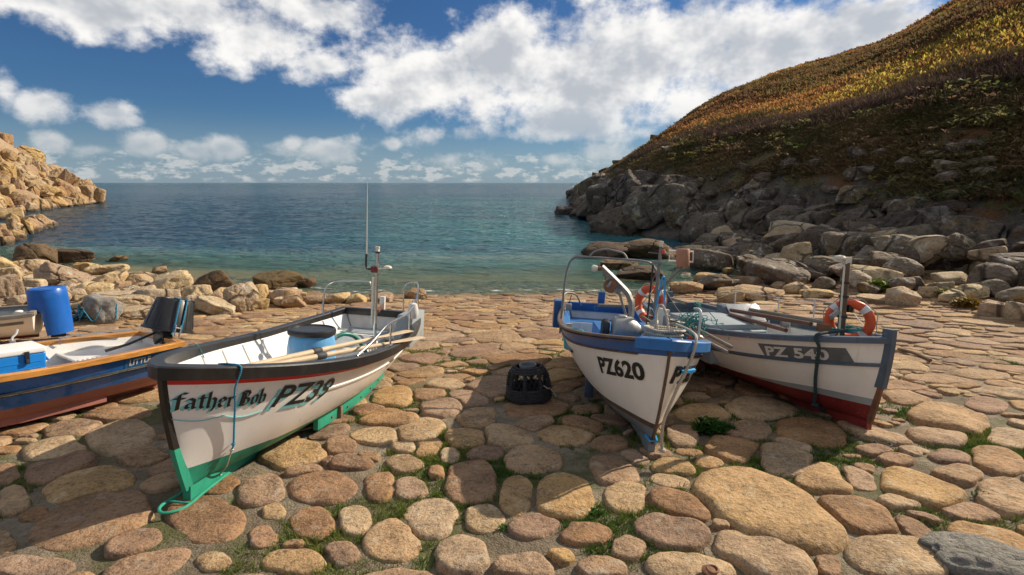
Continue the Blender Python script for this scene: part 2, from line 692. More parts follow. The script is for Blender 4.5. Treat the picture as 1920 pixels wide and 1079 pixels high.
def set_col(me, cols):
    """one colour per face"""
    a = me.color_attributes.new('Col', 'FLOAT_COLOR', 'CORNER')
    lt = np.zeros(len(me.polygons), np.int32)
    me.polygons.foreach_get('loop_total', lt)
    c = np.concatenate([np.asarray(cols, np.float32), np.ones((len(cols), 1), np.float32)], 1)
    a.data.foreach_set('color', np.repeat(c, lt, axis=0).ravel())


def set_rnd(me, vals):
    a = me.attributes.new('rnd', 'FLOAT', 'POINT')
    a.data.foreach_set('value', np.asarray(vals, np.float32))

# ------------------------------------------------------------------ lettering
def text_flat(body, size=1.0, shear=0.0, offset=0.0, sx=1.0, space=1.0):
    """outline letters as flat triangles: (n,2) points and faces, x from 0"""
    cu = bpy.data.curves.new('lettering', 'FONT')
    cu.body = body
    cu.size = size
    cu.shear = shear
    cu.offset = offset
    cu.space_character = space
    cu.resolution_u = 4
    o = bpy.data.objects.new('lettering', cu)
    COL.objects.link(o)
    bpy.context.view_layer.update()
    dg = bpy.context.evaluated_depsgraph_get()
    me = bpy.data.meshes.new_from_object(o.evaluated_get(dg))
    bm = bmesh.new()
    bm.from_mesh(me)
    bmesh.ops.triangulate(bm, faces=bm.faces)
    for _ in range(3):
        es = [e for e in bm.edges if e.calc_length() > size * 0.22]
        if es:
            bmesh.ops.subdivide_edges(bm, edges=es, cuts=1)
            bmesh.ops.triangulate(bm, faces=bm.faces)
    P = np.array([v.co[:2] for v in bm.verts])
    bm.verts.index_update()
    F = [tuple(v.index for v in f.verts) for f in bm.faces]
    bm.free()
    bpy.data.objects.remove(o)
    bpy.data.curves.remove(cu)
    bpy.data.meshes.remove(me)
    P[:, 0] -= P[:, 0].min()
    P[:, 0] *= sx
    return P, F


def blackletter(word, xh, nib=0.27, ang=38):
    """broad-nib gothic hand: every stroke is a nib dragged along a line"""
    G = {'f': (0.62, [[(.25, -.12), (.25, 1.3), (.4, 1.55), (.68, 1.5)], [(-.02, 1), (.58, 1.02)]]),
         'a': (0.82, [[(.08, .8), (.25, 1), (.52, .85), (.52, .1), (.64, 0), (.74, .1)], [(.5, .56), (.16, .45), (.1, .15), (.25, .02), (.5, .22)]]),
         't': (0.56, [[(.2, 1.35), (.2, .15), (.33, 0), (.52, .12)], [(-.02, 1), (.48, 1.02)]]),
         'h': (0.78, [[(.12, 1.62), (.12, .06), (.24, 0)], [(.14, .78), (.36, 1), (.56, .82), (.56, .05), (.42, -.38)]]),
         'e': (0.68, [[(.52, .62), (.14, .46), (.14, .2), (.3, 0), (.55, .14)], [(.14, .5), (.14, .82), (.3, 1), (.52, .84), (.5, .62)]]),
         'r': (0.62, [[(.06, .92), (.17, .84), (.17, .08), (.3, 0)], [(.18, .78), (.36, 1), (.56, .88)]]),
         'B': (1.02, [[(.2, 1.42), (.2, .05)], [(-.04, 1.25), (.2, 1.5), (.62, 1.48), (.76, 1.22), (.62, .86), (.3, .78)], [(.3, .78), (.74, .7), (.86, .36), (.64, 0), (.06, 0)], [(.42, 1.4), (.42, .1)]]),
         'o': (0.72, [[(.14, .84), (.14, .16), (.32, 0), (.55, .16), (.55, .84), (.34, 1), (.14, .84)]]),
         'b': (0.72, [[(.1, 1.62), (.14, .16), (.32, 0), (.55, .16), (.55, .8), (.37, 1), (.14, .78)]]),
         ' ': (0.36, [])}
    nv = np.array([math.cos(R(ang)), math.sin(R(ang))]) * nib / 2
    P, F = [], []
    x0 = 0.0
    for ch in word:
        adv, strokes = G[ch]
        for st in strokes:
            for p, q in zip(st[:-1], st[1:]):
                p, q = np.array(p) + [x0, 0], np.array(q) + [x0, 0]
                b_ = len(P)
                m = (p + q) / 2
                P += [p - nv, p + nv, m + nv, m - nv, q + nv, q - nv]
                F += [(b_, b_ + 1, b_ + 2, b_ + 3), (b_ + 3, b_ + 2, b_ + 4, b_ + 5)]
        x0 += adv
    return np.array(P) * xh, F


T_PZ39 = text_flat('PZ39', 0.30, 0.28, 0.005, 1.08, 1.0)
T_PZ620 = text_flat('PZ620', 0.25, 0.0, 0.009, 1.0, 1.0)
T_PZ540 = text_flat('PZ 540', 0.19, 0.0, 0.007, 1.3, 1.06)
T_AUK = text_flat('LITTLE-AUK', 0.115, 0.0, 0.003, 0.8, 1.02)
T_BOB = blackletter('father Bob', 0.089)

# ================================================================== the setting
def smooth(a, b, x):
    t = np.clip((np.asarray(x, float) - a) / (b - a), 0, 1)
    return t * t * (3 - 2 * t)


def ground_z(x, y):
    x = np.asarray(x, float)
    y = np.asarray(y, float)
    ysh = 19.0 + np.clip(-7 - x, 0, 24) * 0.28 + np.clip(x - 6, 0, 14) * 0.75
    extra = (ysh - 19.0) * 0.1 * smooth(8, 17, y)
    yy = np.where(y < -30, -30, y)
    z = -SLOPE * yy + extra
    z = np.where(y > 19, -SLOPE * 19 - np.minimum(y - 19, 10) * 0.075 - np.maximum(y - 29, 0) * 0.16 + extra, z)
    return np.maximum(z, -9.0)


def gz(x, y):
    return float(ground_z(np.array([x]), np.array([y]))[0])


def on_ground(u, v, sea=True):
    """pixel -> first hit with the ground or the sea"""
    d = ray(u, v)
    p = Vector((0, 0, CAM_Z))
    t = 1.0
    while t < 400:
        q = p + d * t
        lim = gz(q.x, q.y)
        if sea:
            lim = max(lim, SEA)
        if q.z < lim:
            return q
        t += 0.04 + t * 0.002
    return p + d * t


# ---- mortar bed / ground sheet
M_mortar, N, b = newmat('mortar')
geo = N.n.new('ShaderNodeNewGeometry').outputs['Position']
f1 = N.noise(geo, 1.3, 5, 0.6)[0]
f2 = N.noise(geo, 14, 6, 0.7)[0]
f3 = N.voro(geo, 55)[0]
c = N.mix(N.mapr(f1, 0.35, 0.65), (0.155, 0.12, 0.08), (0.29, 0.24, 0.17))
c = N.mix(N.mapr(f2, 0.42, 0.72, 0, 0.7), c, (0.10, 0.085, 0.06))
c = N.mix(N.mapr(f3, 0.0, 0.4, 0.5, 0), c, (0.42, 0.37, 0.29))
mossm = N.mapr(N.noise(N.vm('ADD', geo, (4, 9, 0)), 0.9, 6, 0.65)[0], 0.47, 0.62, 0, 0.8)
px, py, pz = N.sep(geo)
mossm = N.m('MULTIPLY', mossm, N.mapr(py, 9.0, 6.0))
c = N.mix(mossm, c, (0.075, 0.085, 0.025))
farm = N.mapr(py, 6.0, 12.0, 0, 0.75)
c = N.mix(farm, c, N.mix(N.mapr(f2, 0.35, 0.7), (0.40, 0.25, 0.12), (0.30, 0.18, 0.085)))
deep = N.mapr(pz, SEA - 0.05, SEA - 1.6)
c = N.mix(deep, c, (0.30, 0.31, 0.20))
N.put(b.inputs['Base Color'], c)
b.inputs['Roughness'].default_value = 0.92
b.inputs['Specular IOR Level'].default_value = 0.2
bp = N.n.new('ShaderNodeBump')
bp.inputs['Strength'].default_value = 1.0
bp.inputs['Distance'].default_value = 0.035
N.put(bp.inputs['Height'], N.m('MULTIPLY_ADD', f3, 0.22, f2))
N.l.new(bp.outputs[0], b.inputs['Normal'])

xs = np.concatenate([-np.geomspace(20000, 16, 24), np.arange(-15.5, 17, 0.075), np.geomspace(18, 20000, 24)])
ys = np.concatenate([-np.geomspace(3000, 3, 12), [-1, 0.0], np.arange(0.6, 9, 0.06), np.arange(9, 25, 0.11), np.geomspace(26, 25000, 30)])
X, Y = np.meshgrid(xs, ys, indexing='ij')
Z = ground_z(X, Y)
near = smooth(26, 22, Y) * smooth(-17, -15, X) * smooth(18.5, 16.5, X)
Z = Z + near * (n2(X * 3.1, Y * 3.1, 3) * 0.022 + n2(X * 0.8, Y * 0.8, 5) * 0.02 - 0.003)
nx_, ny_ = X.shape
idx = np.arange(nx_ * ny_).reshape(nx_, ny_)
quads = np.stack([idx[:-1, :-1], idx[1:, :-1], idx[1:, 1:], idx[:-1, 1:]], -1).reshape(-1, 4)
me = mesh_np('ground', np.stack([X.ravel(), Y.ravel(), Z.ravel()], 1), quads)
slip = link('slipway', me, M_mortar)
tag(slip, 'sloping slipway of rounded granite stones set in gritty mortar', None, None, 'structure')

# ---- stones of the slipway: outlines seen in the near part, then filled in
HAND = [(227, 823, 53, 27, -5), (60, 1066, 62, 18, 0), (173, 973, 100, 42, -15), (25, 945, 28, 27, 0), (163, 913, 75, 28, -10), (110, 885, 62, 25, -10),
        (100, 843, 48, 16, -8), (12, 893, 22, 18, 0), (77, 970, 35, 13, -5), (3, 1020, 22, 18, 0), (267, 857, 40, 15, -5), (387, 977, 60, 38, 15),
        (490, 923, 40, 25, -10), (603, 920, 57, 27, 0), (513, 961, 22, 14, -8), (585, 983, 38, 27, 0), (493, 1010, 24, 20, 0), (555, 1058, 52, 24, 0), (553, 853, 52, 22, -5),
        (400, 1057, 34, 17, 0), (737, 746, 33, 15, -8), (804, 741, 27, 11, 0), (861, 712, 26, 8, 0), (829, 767, 37, 17, -5), (878, 749, 32, 16, 8), (895, 783, 31, 18, 0),
        (733, 787, 46, 14, 0), (705, 819, 39, 15, 0), (787, 808, 40, 20, -10), (804, 840, 25, 13, -20), (638, 840, 29, 12, -10), (656, 870, 40, 11, 0), (756, 872, 30, 15, 5),
        (757, 842, 20, 10, 0), (578, 852, 20, 20, 0), (712, 916, 26, 25, 0), (764, 918, 30, 19, 0), (818, 889, 14, 13, 0), (884, 907, 41, 38, 5), (967, 934, 27, 36, 12),
        (910, 852, 31, 12, 0), (843, 856, 18, 13, 0), (873, 824, 36, 17, 0), (950, 822, 42, 20, 0), (999, 865, 48, 22, 0), (1003, 796, 31, 12, -10), (1058, 817, 48, 16, 8),
        (1056, 934, 50, 42, 0), (805, 975, 44, 34, -20), (735, 1015, 52, 36, -15), (907, 976, 33, 23, 0), (1003, 989, 44, 21, -5), (1100, 1005, 43, 18, 0), (1176, 1031, 28, 20, 0),
        (868, 1047, 44, 34, 0), (640, 1040, 29, 21, 5), (666, 980, 28, 25, 0), (978, 1064, 55, 20, 0), (1054, 1049, 24, 14, 0), (1127, 1067, 42, 18, 0), (1010, 767, 50, 14, 0),
        (918, 727, 45, 18, -6), (1088, 796, 36, 12, 12), (1152, 888, 40, 24, 20), (1172, 930, 34, 30, 10), (1430, 955, 140, 54, 23), (1271, 948, 56, 20, 18), (1260, 1000, 60, 31, 10),
        (1356, 985, 20, 8, 5), (1432, 1040, 90, 40, 22), (1684, 1043, 100, 36, 8), (1605, 968, 76, 28, 20), (1721, 917, 75, 27, 14), (1871, 869, 50, 20, 12), (1755, 820, 50, 15, 8),
        (1777, 784, 65, 24, 10), (1850, 762, 34, 14, 6), (1402, 809, 37, 15, 4), (1316, 777, 46, 15, 5), (1425, 769, 57, 19, 3), (1369, 842, 42, 23, 0), (1519, 812, 60, 22, 10),
        (1474, 865, 48, 26, 20), (1537, 899, 50, 24, 20), (1485, 839, 33, 14, 10), (1279, 820, 28, 20, 10), (1329, 869, 24, 12, 5), (1264, 878, 36, 13, 8), (1258, 903, 36, 10, 8),
        (1611, 899, 31, 16, 22), (1620, 880, 20, 9, 10), (1796, 891, 40, 19, 0), (1882, 936, 46, 30, 20), (1717, 1000, 45, 17, 35), (1685, 944, 33, 11, 12), (1785, 861, 42, 13, 8),
        (1815, 962, 55, 15, 12), (1676, 865, 30, 10, 8), (1290, 1068, 80, 22, 5), (1549, 1062, 28, 20, 30), (1894, 824, 36, 17, 10), (1700, 750, 40, 12, 8), (1640, 850, 30, 9, 6),
        (1230, 850, 26, 10, 5), (840, 722, 34, 9, -4), (790, 700, 36, 9, -6), (690, 772, 26, 9, -8), (620, 868, 18, 8, 0), (690, 860, 20, 9, 0)]
RES = 0.03
GX0, GX1, GY0, GY1 = -14.5, 16.5, 1.4, 24.0
gxn, gyn = int((GX1 - GX0) / RES), int((GY1 - GY0) / RES)
lab = np.zeros((gxn, gyn), np.int32)
cxg = GX0 + (np.arange(gxn) + 0.5) * RES
cyg = GY0 + (np.arange(gyn) + 0.5) * RES
seeds = []   # cx, cy, a, b, angle, exponent, hand


def stamp(cx, cy, a, bb, ang, margin, test=True, force=False):
    rr = max(a, bb) + margin
    i0, i1 = int((cx - rr - GX0) / RES), int((cx + rr - GX0) / RES) + 1
    j0, j1 = int((cy - rr - GY0) / RES), int((cy + rr - GY0) / RES) + 1
    if i0 < 0 or j0 < 0 or i1 >= gxn or j1 >= gyn:
        return False
    dx = cxg[i0:i1, None] - cx
    dy = cyg[None, j0:j1] - cy
    ca, sa = math.cos(ang), math.sin(ang)
    p = dx * ca + dy * sa
    q = -dx * sa + dy * ca
    ins = (np.abs(p) / (a + margin)) ** 2.3 + (np.abs(q) / (bb + margin)) ** 2.3 < 1
    sub = lab[i0:i1, j0:j1]
    if test and np.any(sub[ins] > 0):
        return False
    ins2 = (np.abs(p) / a) ** 2.3 + (np.abs(q) / bb) ** 2.3 < 1
    seeds.append((cx, cy, a, bb, ang))
    sub[ins2 & (sub == 0)] = len(seeds)
    return True


for (u, v, ru, rv, rot) in HAND:
    cr, sr = math.cos(R(rot)), math.sin(R(rot))
    c = on_slip(u, v)
    e1 = on_slip(u + ru * cr, v + ru * sr) - on_slip(u - ru * cr, v - ru * sr)
    e2 = on_slip(u - rv * sr, v + rv * cr) - on_slip(u + rv * sr, v - rv * cr)
    # the two image axes become conjugate diameters: principal axes by svd
    A = np.array([[e1.x / 2, e2.x / 2], [e1.y / 2, e2.y / 2]])
    U, S, Vt = np.linalg.svd(A)
    cc = (on_slip(u, v - rv) + on_slip(u, v + rv)) / 2
    stamp(cc.x, cc.y, S[0] * 1.05, S[1] * 1.05, math.atan2(U[1, 0], U[0, 0]), 0.0, test=False)
NH = len(seeds)
for (lo_, hi_, tries, mg) in ((0.34, 0.52, 700, 0.03), (0.24, 0.36, 3200, 0.02), (0.16, 0.25, 7000, 0.02), (0.11, 0.17, 8000, 0.015), (0.06, 0.10, 5000, 0.015)):
    for k in range(tries):
        cy = 1.6 + 22 * rng.random() ** 1.1
        cx = rng.uniform(-14, 16)
        s = rng.uniform(lo_, hi_)
        if cy < 7.5 and s > 0.34:
            continue
        if cy > 9 and s < 0.10:
            continue
        el_ = rng.uniform(1.0, 1.9)
        stamp(cx, cy, s * math.sqrt(el_) * 0.9, s / math.sqrt(el_) * 0.9, rng.normal(0, 0.5) - 0.25 * np.sign(cx - 1), mg)
# grow the territories so that the joints follow the neighbours
terr = lab.copy()
for it in range(13):
    src = terr.copy()
    for ax, sh in ((0, 1), (0, -1), (1, 1), (1, -1)):
        r_ = np.roll(src, sh, ax)
        terr = np.where((terr == 0) & (r_ > 0), r_, terr)
NA = 30
RINGS = [(1.05, -0.06), (1.0, 0.0), (0.97, 0.48), (0.91, 0.78), (0.80, 0.93), (0.58, 0.99), (0.30, 1.0)]
th = np.arange(NA) * 2 * math.pi / NA
faces_s = []
for i in range(len(RINGS) - 1):
    for j in range(NA):
        faces_s.append((i * NA + j, i * NA + (j + 1) % NA, (i + 1) * NA + (j + 1) % NA, (i + 1) * NA + j))
tip = len(RINGS) * NA
tris_s = [((len(RINGS) - 1) * NA + j, (len(RINGS) - 1) * NA + (j + 1) % NA, tip) for j in range(NA)]
faces_s = faces_s + tris_s

M_cobble = stone_mat('cobble', (0.215, 0.135, 0.073), (0.41, 0.262, 0.142), lichen=(0.46, 0.385, 0.275), lichen_amt=0.5, dark=(0.075, 0.05, 0.031), dark_amt=0.9, scale=4.0, bump=0.034, tint=0.25, hue=0.022, ochre=0.18,  world=True, wet=SEA + 0.02)
stones = []
for k, (cx, cy, a, bb, ang) in enumerate(seeds):
    p = th - ang
    ne = float(rng.uniform(1.9, 3.4))
    wob = 1 + 0.17 * n2(np.cos(th) * 1.3 + k * 5.1, np.sin(th) * 1.3 + k * 1.7, 15, 2)
    re = (np.abs(np.cos(p) / a) ** ne + np.abs(np.sin(p) / bb) ** ne) ** (-1 / ne) * wob
    gmax = 1.2 if k < NH else (1.4 if cy < 7 else 1.75)
    gap = 0.012 if cy < 8 else 0.02
    rr = re * 0.72
    live = np.ones(NA, bool)
    while live.any():
        nr = rr + 0.012
        ii = np.clip(((cx + nr * np.cos(th) - GX0) / RES).astype(int), 0, gxn - 1)
        jj = np.clip(((cy + nr * np.sin(th) - GY0) / RES).astype(int), 0, gyn - 1)
        ok = live & (terr[ii, jj] == k + 1) & (nr < re * gmax)
        rr = np.where(ok, nr, rr)
        live = ok
    rr = rr - gap
    rr = np.maximum(rr, re * 0.55)
    for _ in range(1):
        rr = 0.5 * rr + 0.25 * (np.roll(rr, 1) + np.roll(rr, -1))
    rr = rr * (1 + 0.05 * n2(np.cos(th) * 2.6 + k * 3.7, np.sin(th) * 2.6, 11))
    size = math.sqrt(a * bb)
    hgt = (0.028 + 0.05 * size) * rng.uniform(0.7, 1.2)
    hgt *= float(np.interp(cy, [5, 11], [1.0, 0.6]))
    tlt = rng.normal(0, 0.035, 2)
    V = []
    for (fr, fz) in RINGS:
        x_ = rr * fr * np.cos(th)
        y_ = rr * fr * np.sin(th)
        z_ = fz * hgt if fz > 0 else fz + 0 * x_
        z_ = z_ + (x_ * tlt[0] + y_ * tlt[1]) * max(fz, 0) - SLOPE * y_
        V.append(np.stack([x_, y_, z_ + 0 * x_], 1))
    V.append(np.array([[0, 0, hgt * 1.0]]))
    V = np.concatenate(V, 0)
    base = np.array([cx, cy, 0.0])
    nz = fbm(np.stack([V[:, 0] * 4 + cx * 4, V[:, 1] * 4 + cy * 4, V[:, 2] * 4], 1), 4, 21)
    up_ = np.concatenate([np.repeat([max(f[1], 0) for f in RINGS], NA), [1.0]])
    V[:, 2] += nz * 0.95 * hgt * np.minimum(1, up_ * 1.4)
    V[:, :2] *= (1 + 0.03 * fbm(V * 7 + 50 + k, 2, 31))[:, None]
    base[2] = gz(cx, cy) + 0.004
    vis = Vector((cx, cy, base[2]))
    zc = cy * math.cos(PITCH) + (CAM_Z - base[2]) * math.sin(PITCH)
    uu = 960 + cx / zc * FOC
    vv = 539.5 + FOC * ((CAM_Z - base[2]) * math.cos(PITCH) - cy * math.sin(PITCH)) / zc
    inf = -80 < uu < 2000 and vv < 1110
    area = rr.mean() ** 2 / zc ** 3 if inf else 0
    stones.append((area, V, base, rng.random()))
order = sorted(range(len(stones)), key=lambda i: -stones[i][0])
for i in order[:300]:
    _, V, base, rv = stones[i]
    me = mesh_np('stone', V, faces_s)
    set_rnd(me, np.full(len(V), rv))
    o = link('stone', me, M_cobble, slip)
    o.location = base
vs, fs, rv_ = [], [], []
nb = 0
for i in order[300:]:
    _, V, base, rv = stones[i]
    vs.append(V + base)
    fs += [tuple(j + nb for j in f) for f in faces_s]
    rv_.append(np.full(len(V), rv))
    nb += len(V)
me = mesh_np('small_stones', np.concatenate(vs), fs)
set_rnd(me, np.concatenate(rv_))
tag(link('small_stones', me, M_cobble, slip), kind='stuff')

# ---- tufts of grass and moss in the joints
jt = np.argwhere((lab == 0))
jx, jy = cxg[jt[:, 0]], cyg[jt[:, 1]]
keep = (jy < 10) & (np.abs(jx) < 1.15 * jy + 1)
jx, jy = jx[keep], jy[keep]
pn = n2(jx * 1.15 + 20, jy * 1.15, 41, 4)
cen = np.exp(-((jx - 1.1) / 2.6) ** 2 - ((jy - 4.4) / 2.2) ** 2) * 0.17 + np.exp(-((jx - 5.6) / 1.8) ** 2 - ((jy - 5.0) / 1.6) ** 2) * 0.12 - 0.12 * smooth(-1.5, -3.2, jx)
w_ = np.clip((pn + cen - 0.06) * 4, 0, 1) * np.where(jy > 7, 0.35, 1)
pick = rng.random(len(jx)) < w_ * 0.42
tx, ty = jx[pick], jy[pick]
nt = len(tx)
NB = 16
cx_ = np.repeat(tx, NB) + rng.normal(0, 0.022, nt * NB)
cy_ = np.repeat(ty, NB) + rng.normal(0, 0.022, nt * NB)
hh = np.repeat(rng.uniform(0.02, 0.055, nt), NB) * rng.uniform(0.6, 1.3, nt * NB)
aa = rng.random(nt * NB) * 6.283
ww = rng.uniform(0.003, 0.007, nt * NB)
lean = rng.uniform(0.2, 1.3, nt * NB) * hh
zb = ground_z(cx_, cy_) - 0.005
b0 = np.stack([cx_ - np.sin(aa) * ww, cy_ + np.cos(aa) * ww, zb], 1)
b1 = np.stack([cx_ + np.sin(aa) * ww, cy_ - np.cos(aa) * ww, zb], 1)
b2 = np.stack([cx_ + np.cos(aa) * lean, cy_ + np.sin(aa) * lean, zb + hh], 1)
V = np.stack([b0, b1, b2], 1).reshape(-1, 3)
F = np.arange(len(V)).reshape(-1, 3)
me = mesh_np('grass', V, F, smooth=False)
tone = np.repeat(np.clip(n2(tx * 2, ty * 2, 51) * 0.9 + 0.45 + rng.normal(0, 0.15, nt), 0, 1), NB)[:, None]
set_col(me, (1 - tone) * np.array([[0.055, 0.12, 0.018]]) + tone * np.array([[0.17, 0.19, 0.035]]))
M_grass = vcol_mat('grass_blades', 0.7, 0.35)
tag(link('grass', me, M_grass), 'tufts of green grass and moss in the joints of the slipway', 'grass', None, 'stuff')

# ------------------------------------------------------------------ sea
M_sea, N, b = newmat('sea_water')
pos = N.n.new('ShaderNodeNewGeometry').outputs['Position']
da = N.n.new('ShaderNodeAttribute')
da.attribute_name = 'depth'
dep = da.outputs['Fac']
px, py, pz = N.sep(pos)
flat = N.comb(px, py, 0.0)
pat = N.noise(N.vm('MULTIPLY', flat, (0.02, 0.033, 1)), 1.0, 4, 0.6)[0]
pat2 = N.noise(N.vm('MULTIPLY', flat, (0.09, 0.16, 1)), 1.0, 5, 0.6)[0]
# sandy floor in the middle of the cove shows turquoise, weed and deep water dark blue
gx = N.m('MULTIPLY', N.m('SUBTRACT', px, N.m('MULTIPLY', py, -0.03)), N.m('DIVIDE', 6.0, N.m('ADD', py, 20.0)))
mid = N.m('MULTIPLY', N.mapr(N.m('ABSOLUTE', gx), 2.6, 0.0), N.m('MULTIPLY', N.mapr(py, 24, 36), N.mapr(py, 240, 80)))
tq = N.m('MULTIPLY', mid, N.mapr(N.m('MULTIPLY_ADD', pat2, 0.45, pat), 0.48, 0.85))
col = N.mix(N.mapr(pat, 0.35, 0.65), (0.014, 0.050, 0.088), (0.020, 0.074, 0.108))
col = N.mix(N.mapr(py, 150, 700), col, (0.010, 0.058, 0.082))
col = N.mix(N.m('MULTIPLY', tq, 0.72), col, (0.035, 0.22, 0.20))
col = N.mix(N.mapr(pat2, 0.52, 0.68, 0, 0.45), col, (0.012, 0.045, 0.075))
shal = N.mapr(dep, 1.5, 0.05)
col = N.mix(shal, col, N.mix(N.mapr(pat2, 0.4, 0.65), (0.12, 0.26, 0.21), (0.25, 0.31, 0.21)))
N.put(b.inputs['Base Color'], col)
b.inputs['Roughness'].default_value = 0.13
b.inputs['IOR'].default_value = 1.33
N.put(b.inputs['Specular IOR Level'], N.mapr(py, 60, 500, 0.3, 0.10))
w1 = N.noise(N.vm('MULTIPLY', flat, (0.55, 1.0, 1)), 1.5, 4, 0.6, 0.4)[0]
w2 = N.noise(N.vm('MULTIPLY', flat, (0.6, 1.0, 1)), 6.0, 3, 0.6)[0]
w3 = N.noise(N.vm('MULTIPLY', flat, (0.10, 0.24, 1)), 1.0, 4, 0.6)[0]
hgt = N.m('MULTIPLY_ADD', w2, 0.16, N.m('MULTIPLY_ADD', w3, 1.6, w1))
bp = N.n.new('ShaderNodeBump')
bp.inputs['Strength'].default_value = 1.0
N.put(bp.inputs['Distance'], N.mapr(py, 18, 70, 0.32, 1.7, False))
N.put(bp.inputs['Height'], hgt)
N.l.new(bp.outputs[0], b.inputs['Normal'])
tr = N.n.new('ShaderNodeBsdfTransparent')
N.put(tr.inputs[0], N.mix(N.mapr(dep, 0, 0.8), (0.92, 0.93, 0.85), (0.55, 0.68, 0.55)))
fw = N.noise(N.vm('MULTIPLY', flat, (0.5, 1.6, 1)), 2.2, 5, 0.7)[0]
foam = N.m('MULTIPLY', N.mapr(N.m('ABSOLUTE', N.m('SUBTRACT', dep, N.m('MULTIPLY_ADD', w3, 0.22, -0.045))), 0.028, 0.005), N.mapr(fw, 0.53, 0.62))
op = N.m('MAXIMUM', N.mapr(dep, 0.0, 1.0, 0.30, 1.0), foam)
df = N.n.new('ShaderNodeBsdfDiffuse')
df.inputs[0].default_value = (0.8, 0.8, 0.78, 1)
ms0 = N.n.new('ShaderNodeMixShader')
N.put(ms0.inputs[0], foam)
N.l.new(b.outputs[0], ms0.inputs[1])
N.l.new(df.outputs[0], ms0.inputs[2])
ms = N.n.new('ShaderNodeMixShader')
N.put(ms.inputs[0], op)
N.l.new(tr.outputs[0], ms.inputs[1])
N.l.new(ms0.outputs[0], ms.inputs[2])
N.l.new(ms.outputs[0], N.n['Material Output'].inputs[0])

ys = np.concatenate([np.geomspace(16.5, 220, 420), np.geomspace(225, 25000, 60)])
fr = np.concatenate([-np.geomspace(40, 1.35, 14), np.linspace(-1.3, 1.3, 460), np.geomspace(1.35, 40, 14)])
Yg, Fg = np.meshgrid(ys, fr, indexing='ij')
Xg = Fg * Yg
amp = smooth(18.3, 30, Yg) * smooth(400, 120, Yg) * 0.085 + 0.006
Zg = SEA + amp * (n2(Xg * 0.55, Yg * 0.9, 61, 4) * 1.2 + 0.5 * n2(Xg * 1.4, Yg * 2.0, 63, 3))
idx = np.arange(Xg.size).reshape(Xg.shape)
quads = np.stack([idx[:-1, :-1], idx[:-1, 1:], idx[1:, 1:], idx[1:, :-1]], -1).reshape(-1, 4)
me = mesh_np('sea', np.stack([Xg.ravel(), Yg.ravel(), Zg.ravel()], 1), quads)
at_ = me.attributes.new('depth', 'FLOAT', 'POINT')
at_.data.foreach_set('value', (Zg - ground_z(Xg, Yg)).ravel().astype(np.float32))
sea = link('sea', me, M_sea)
tag(sea, 'calm blue sea of the cove, turquoise over sand', None, None, 'structure')

# ------------------------------------------------------------------ rock shapes
def ico(level):
    bm = bmesh.new()
    bmesh.ops.create_icosphere(bm, subdivisions=level, radius=1)
    V = np.array([v.co[:] for v in bm.verts])
    F = np.array([[v.index for v in f.verts] for f in bm.faces])
    bm.free()
    return V, F


ICO5, ICO4 = ico(5), ico(4)


def rock_shape(seed, planes=11, sharp=14.0, rough=0.05, boxy=0.0, lvl=ICO5):
    rg = np.random.default_rng(seed)
    D, F = lvl
    nrm = rg.normal(size=(planes, 3))
    nrm /= np.linalg.norm(nrm, axis=1)[:, None]
    h = rg.uniform(0.62, 1.0, planes)
    ax = np.concatenate([np.eye(3), -np.eye(3)]) + rg.normal(0, 0.13, (6, 3))
    ax /= np.linalg.norm(ax, axis=1)[:, None]
    nrm = np.concatenate([nrm, ax])
    h = np.concatenate([h + 0.45 * boxy, rg.uniform(0.75, 0.95, 6)])
    d = D @ nrm.T
    inv = np.where(d > 1e-3, d / h[None, :], 0.0)
    r = (np.sum(inv ** sharp, 1)) ** (-1 / sharp)
    V = D * r[:, None]
    V = V * (1 + rough * fbm(V * 1.7 + seed * 9.1, 4, seed)[:, None])
    cr = np.abs(fbm(V * 1.1 + seed * 5.3, 3, seed + 77))
    V = V * (1 - 0.10 * np.exp(-(cr / 0.035) ** 2) * min(1.0, rough * 14))[:, None]
    V = V * (1 + rough * 0.35 * fbm(V * 7 + seed, 3, seed + 5)[:, None])
    mn, mx = V.min(0), V.max(0)
    V = (V - (mn + mx) / 2) / ((mx - mn) / 2)
    return V, F


ROUND = [rock_shape(100 + i, 12, 13.0, 0.08) for i in range(7)]
BLOCK = [rock_shape(200 + i, 14, 40.0, 0.075, 0.25) for i in range(8)]
SLAB = [rock_shape(300 + i, 8, 22.0, 0.08, 0.4) for i in range(6)]
SHAPES = {'r': ROUND, 'b': BLOCK, 's': SLAB}
M_tan = stone_mat('granite_tan', (0.36, 0.235, 0.115), (0.50, 0.36, 0.20), lichen=(0.52, 0.45, 0.32), lichen_amt=0.4, dark=(0.12, 0.085, 0.05), dark_amt=0.4, scale=1.6, bump=0.08, tint=0.18, ochre=0.25, wet=SEA + 0.12, crack=0.6)
M_pale = stone_mat('granite_pale', (0.29, 0.205, 0.12), (0.43, 0.325, 0.205), lichen=(0.58, 0.54, 0.45), lichen_amt=0.5, dark=(0.13, 0.10, 0.07), dark_amt=0.4, scale=1.6, bump=0.08, tint=0.16, ochre=0.12, crack=0.6)
M_gold = stone_mat('granite_gold', (0.28, 0.17, 0.08), (0.40, 0.275, 0.145), lichen=(0.52, 0.48, 0.38), lichen_amt=0.35, dark=(0.13, 0.085, 0.045), dark_amt=0.55, scale=0.55, bump=0.22, tint=0.18, wet=SEA + 0.35, crack=0.28)
M_grey = stone_mat('granite_grey', (0.10, 0.073, 0.047), (0.185, 0.142, 0.10), lichen=(0.50, 0.46, 0.38), lichen_amt=0.7, dark=(0.035, 0.027, 0.018), dark_amt=0.65, scale=1.3, bump=0.09, tint=0.28, ochre=0.3, wet=SEA + 0.25, crack=0.45)
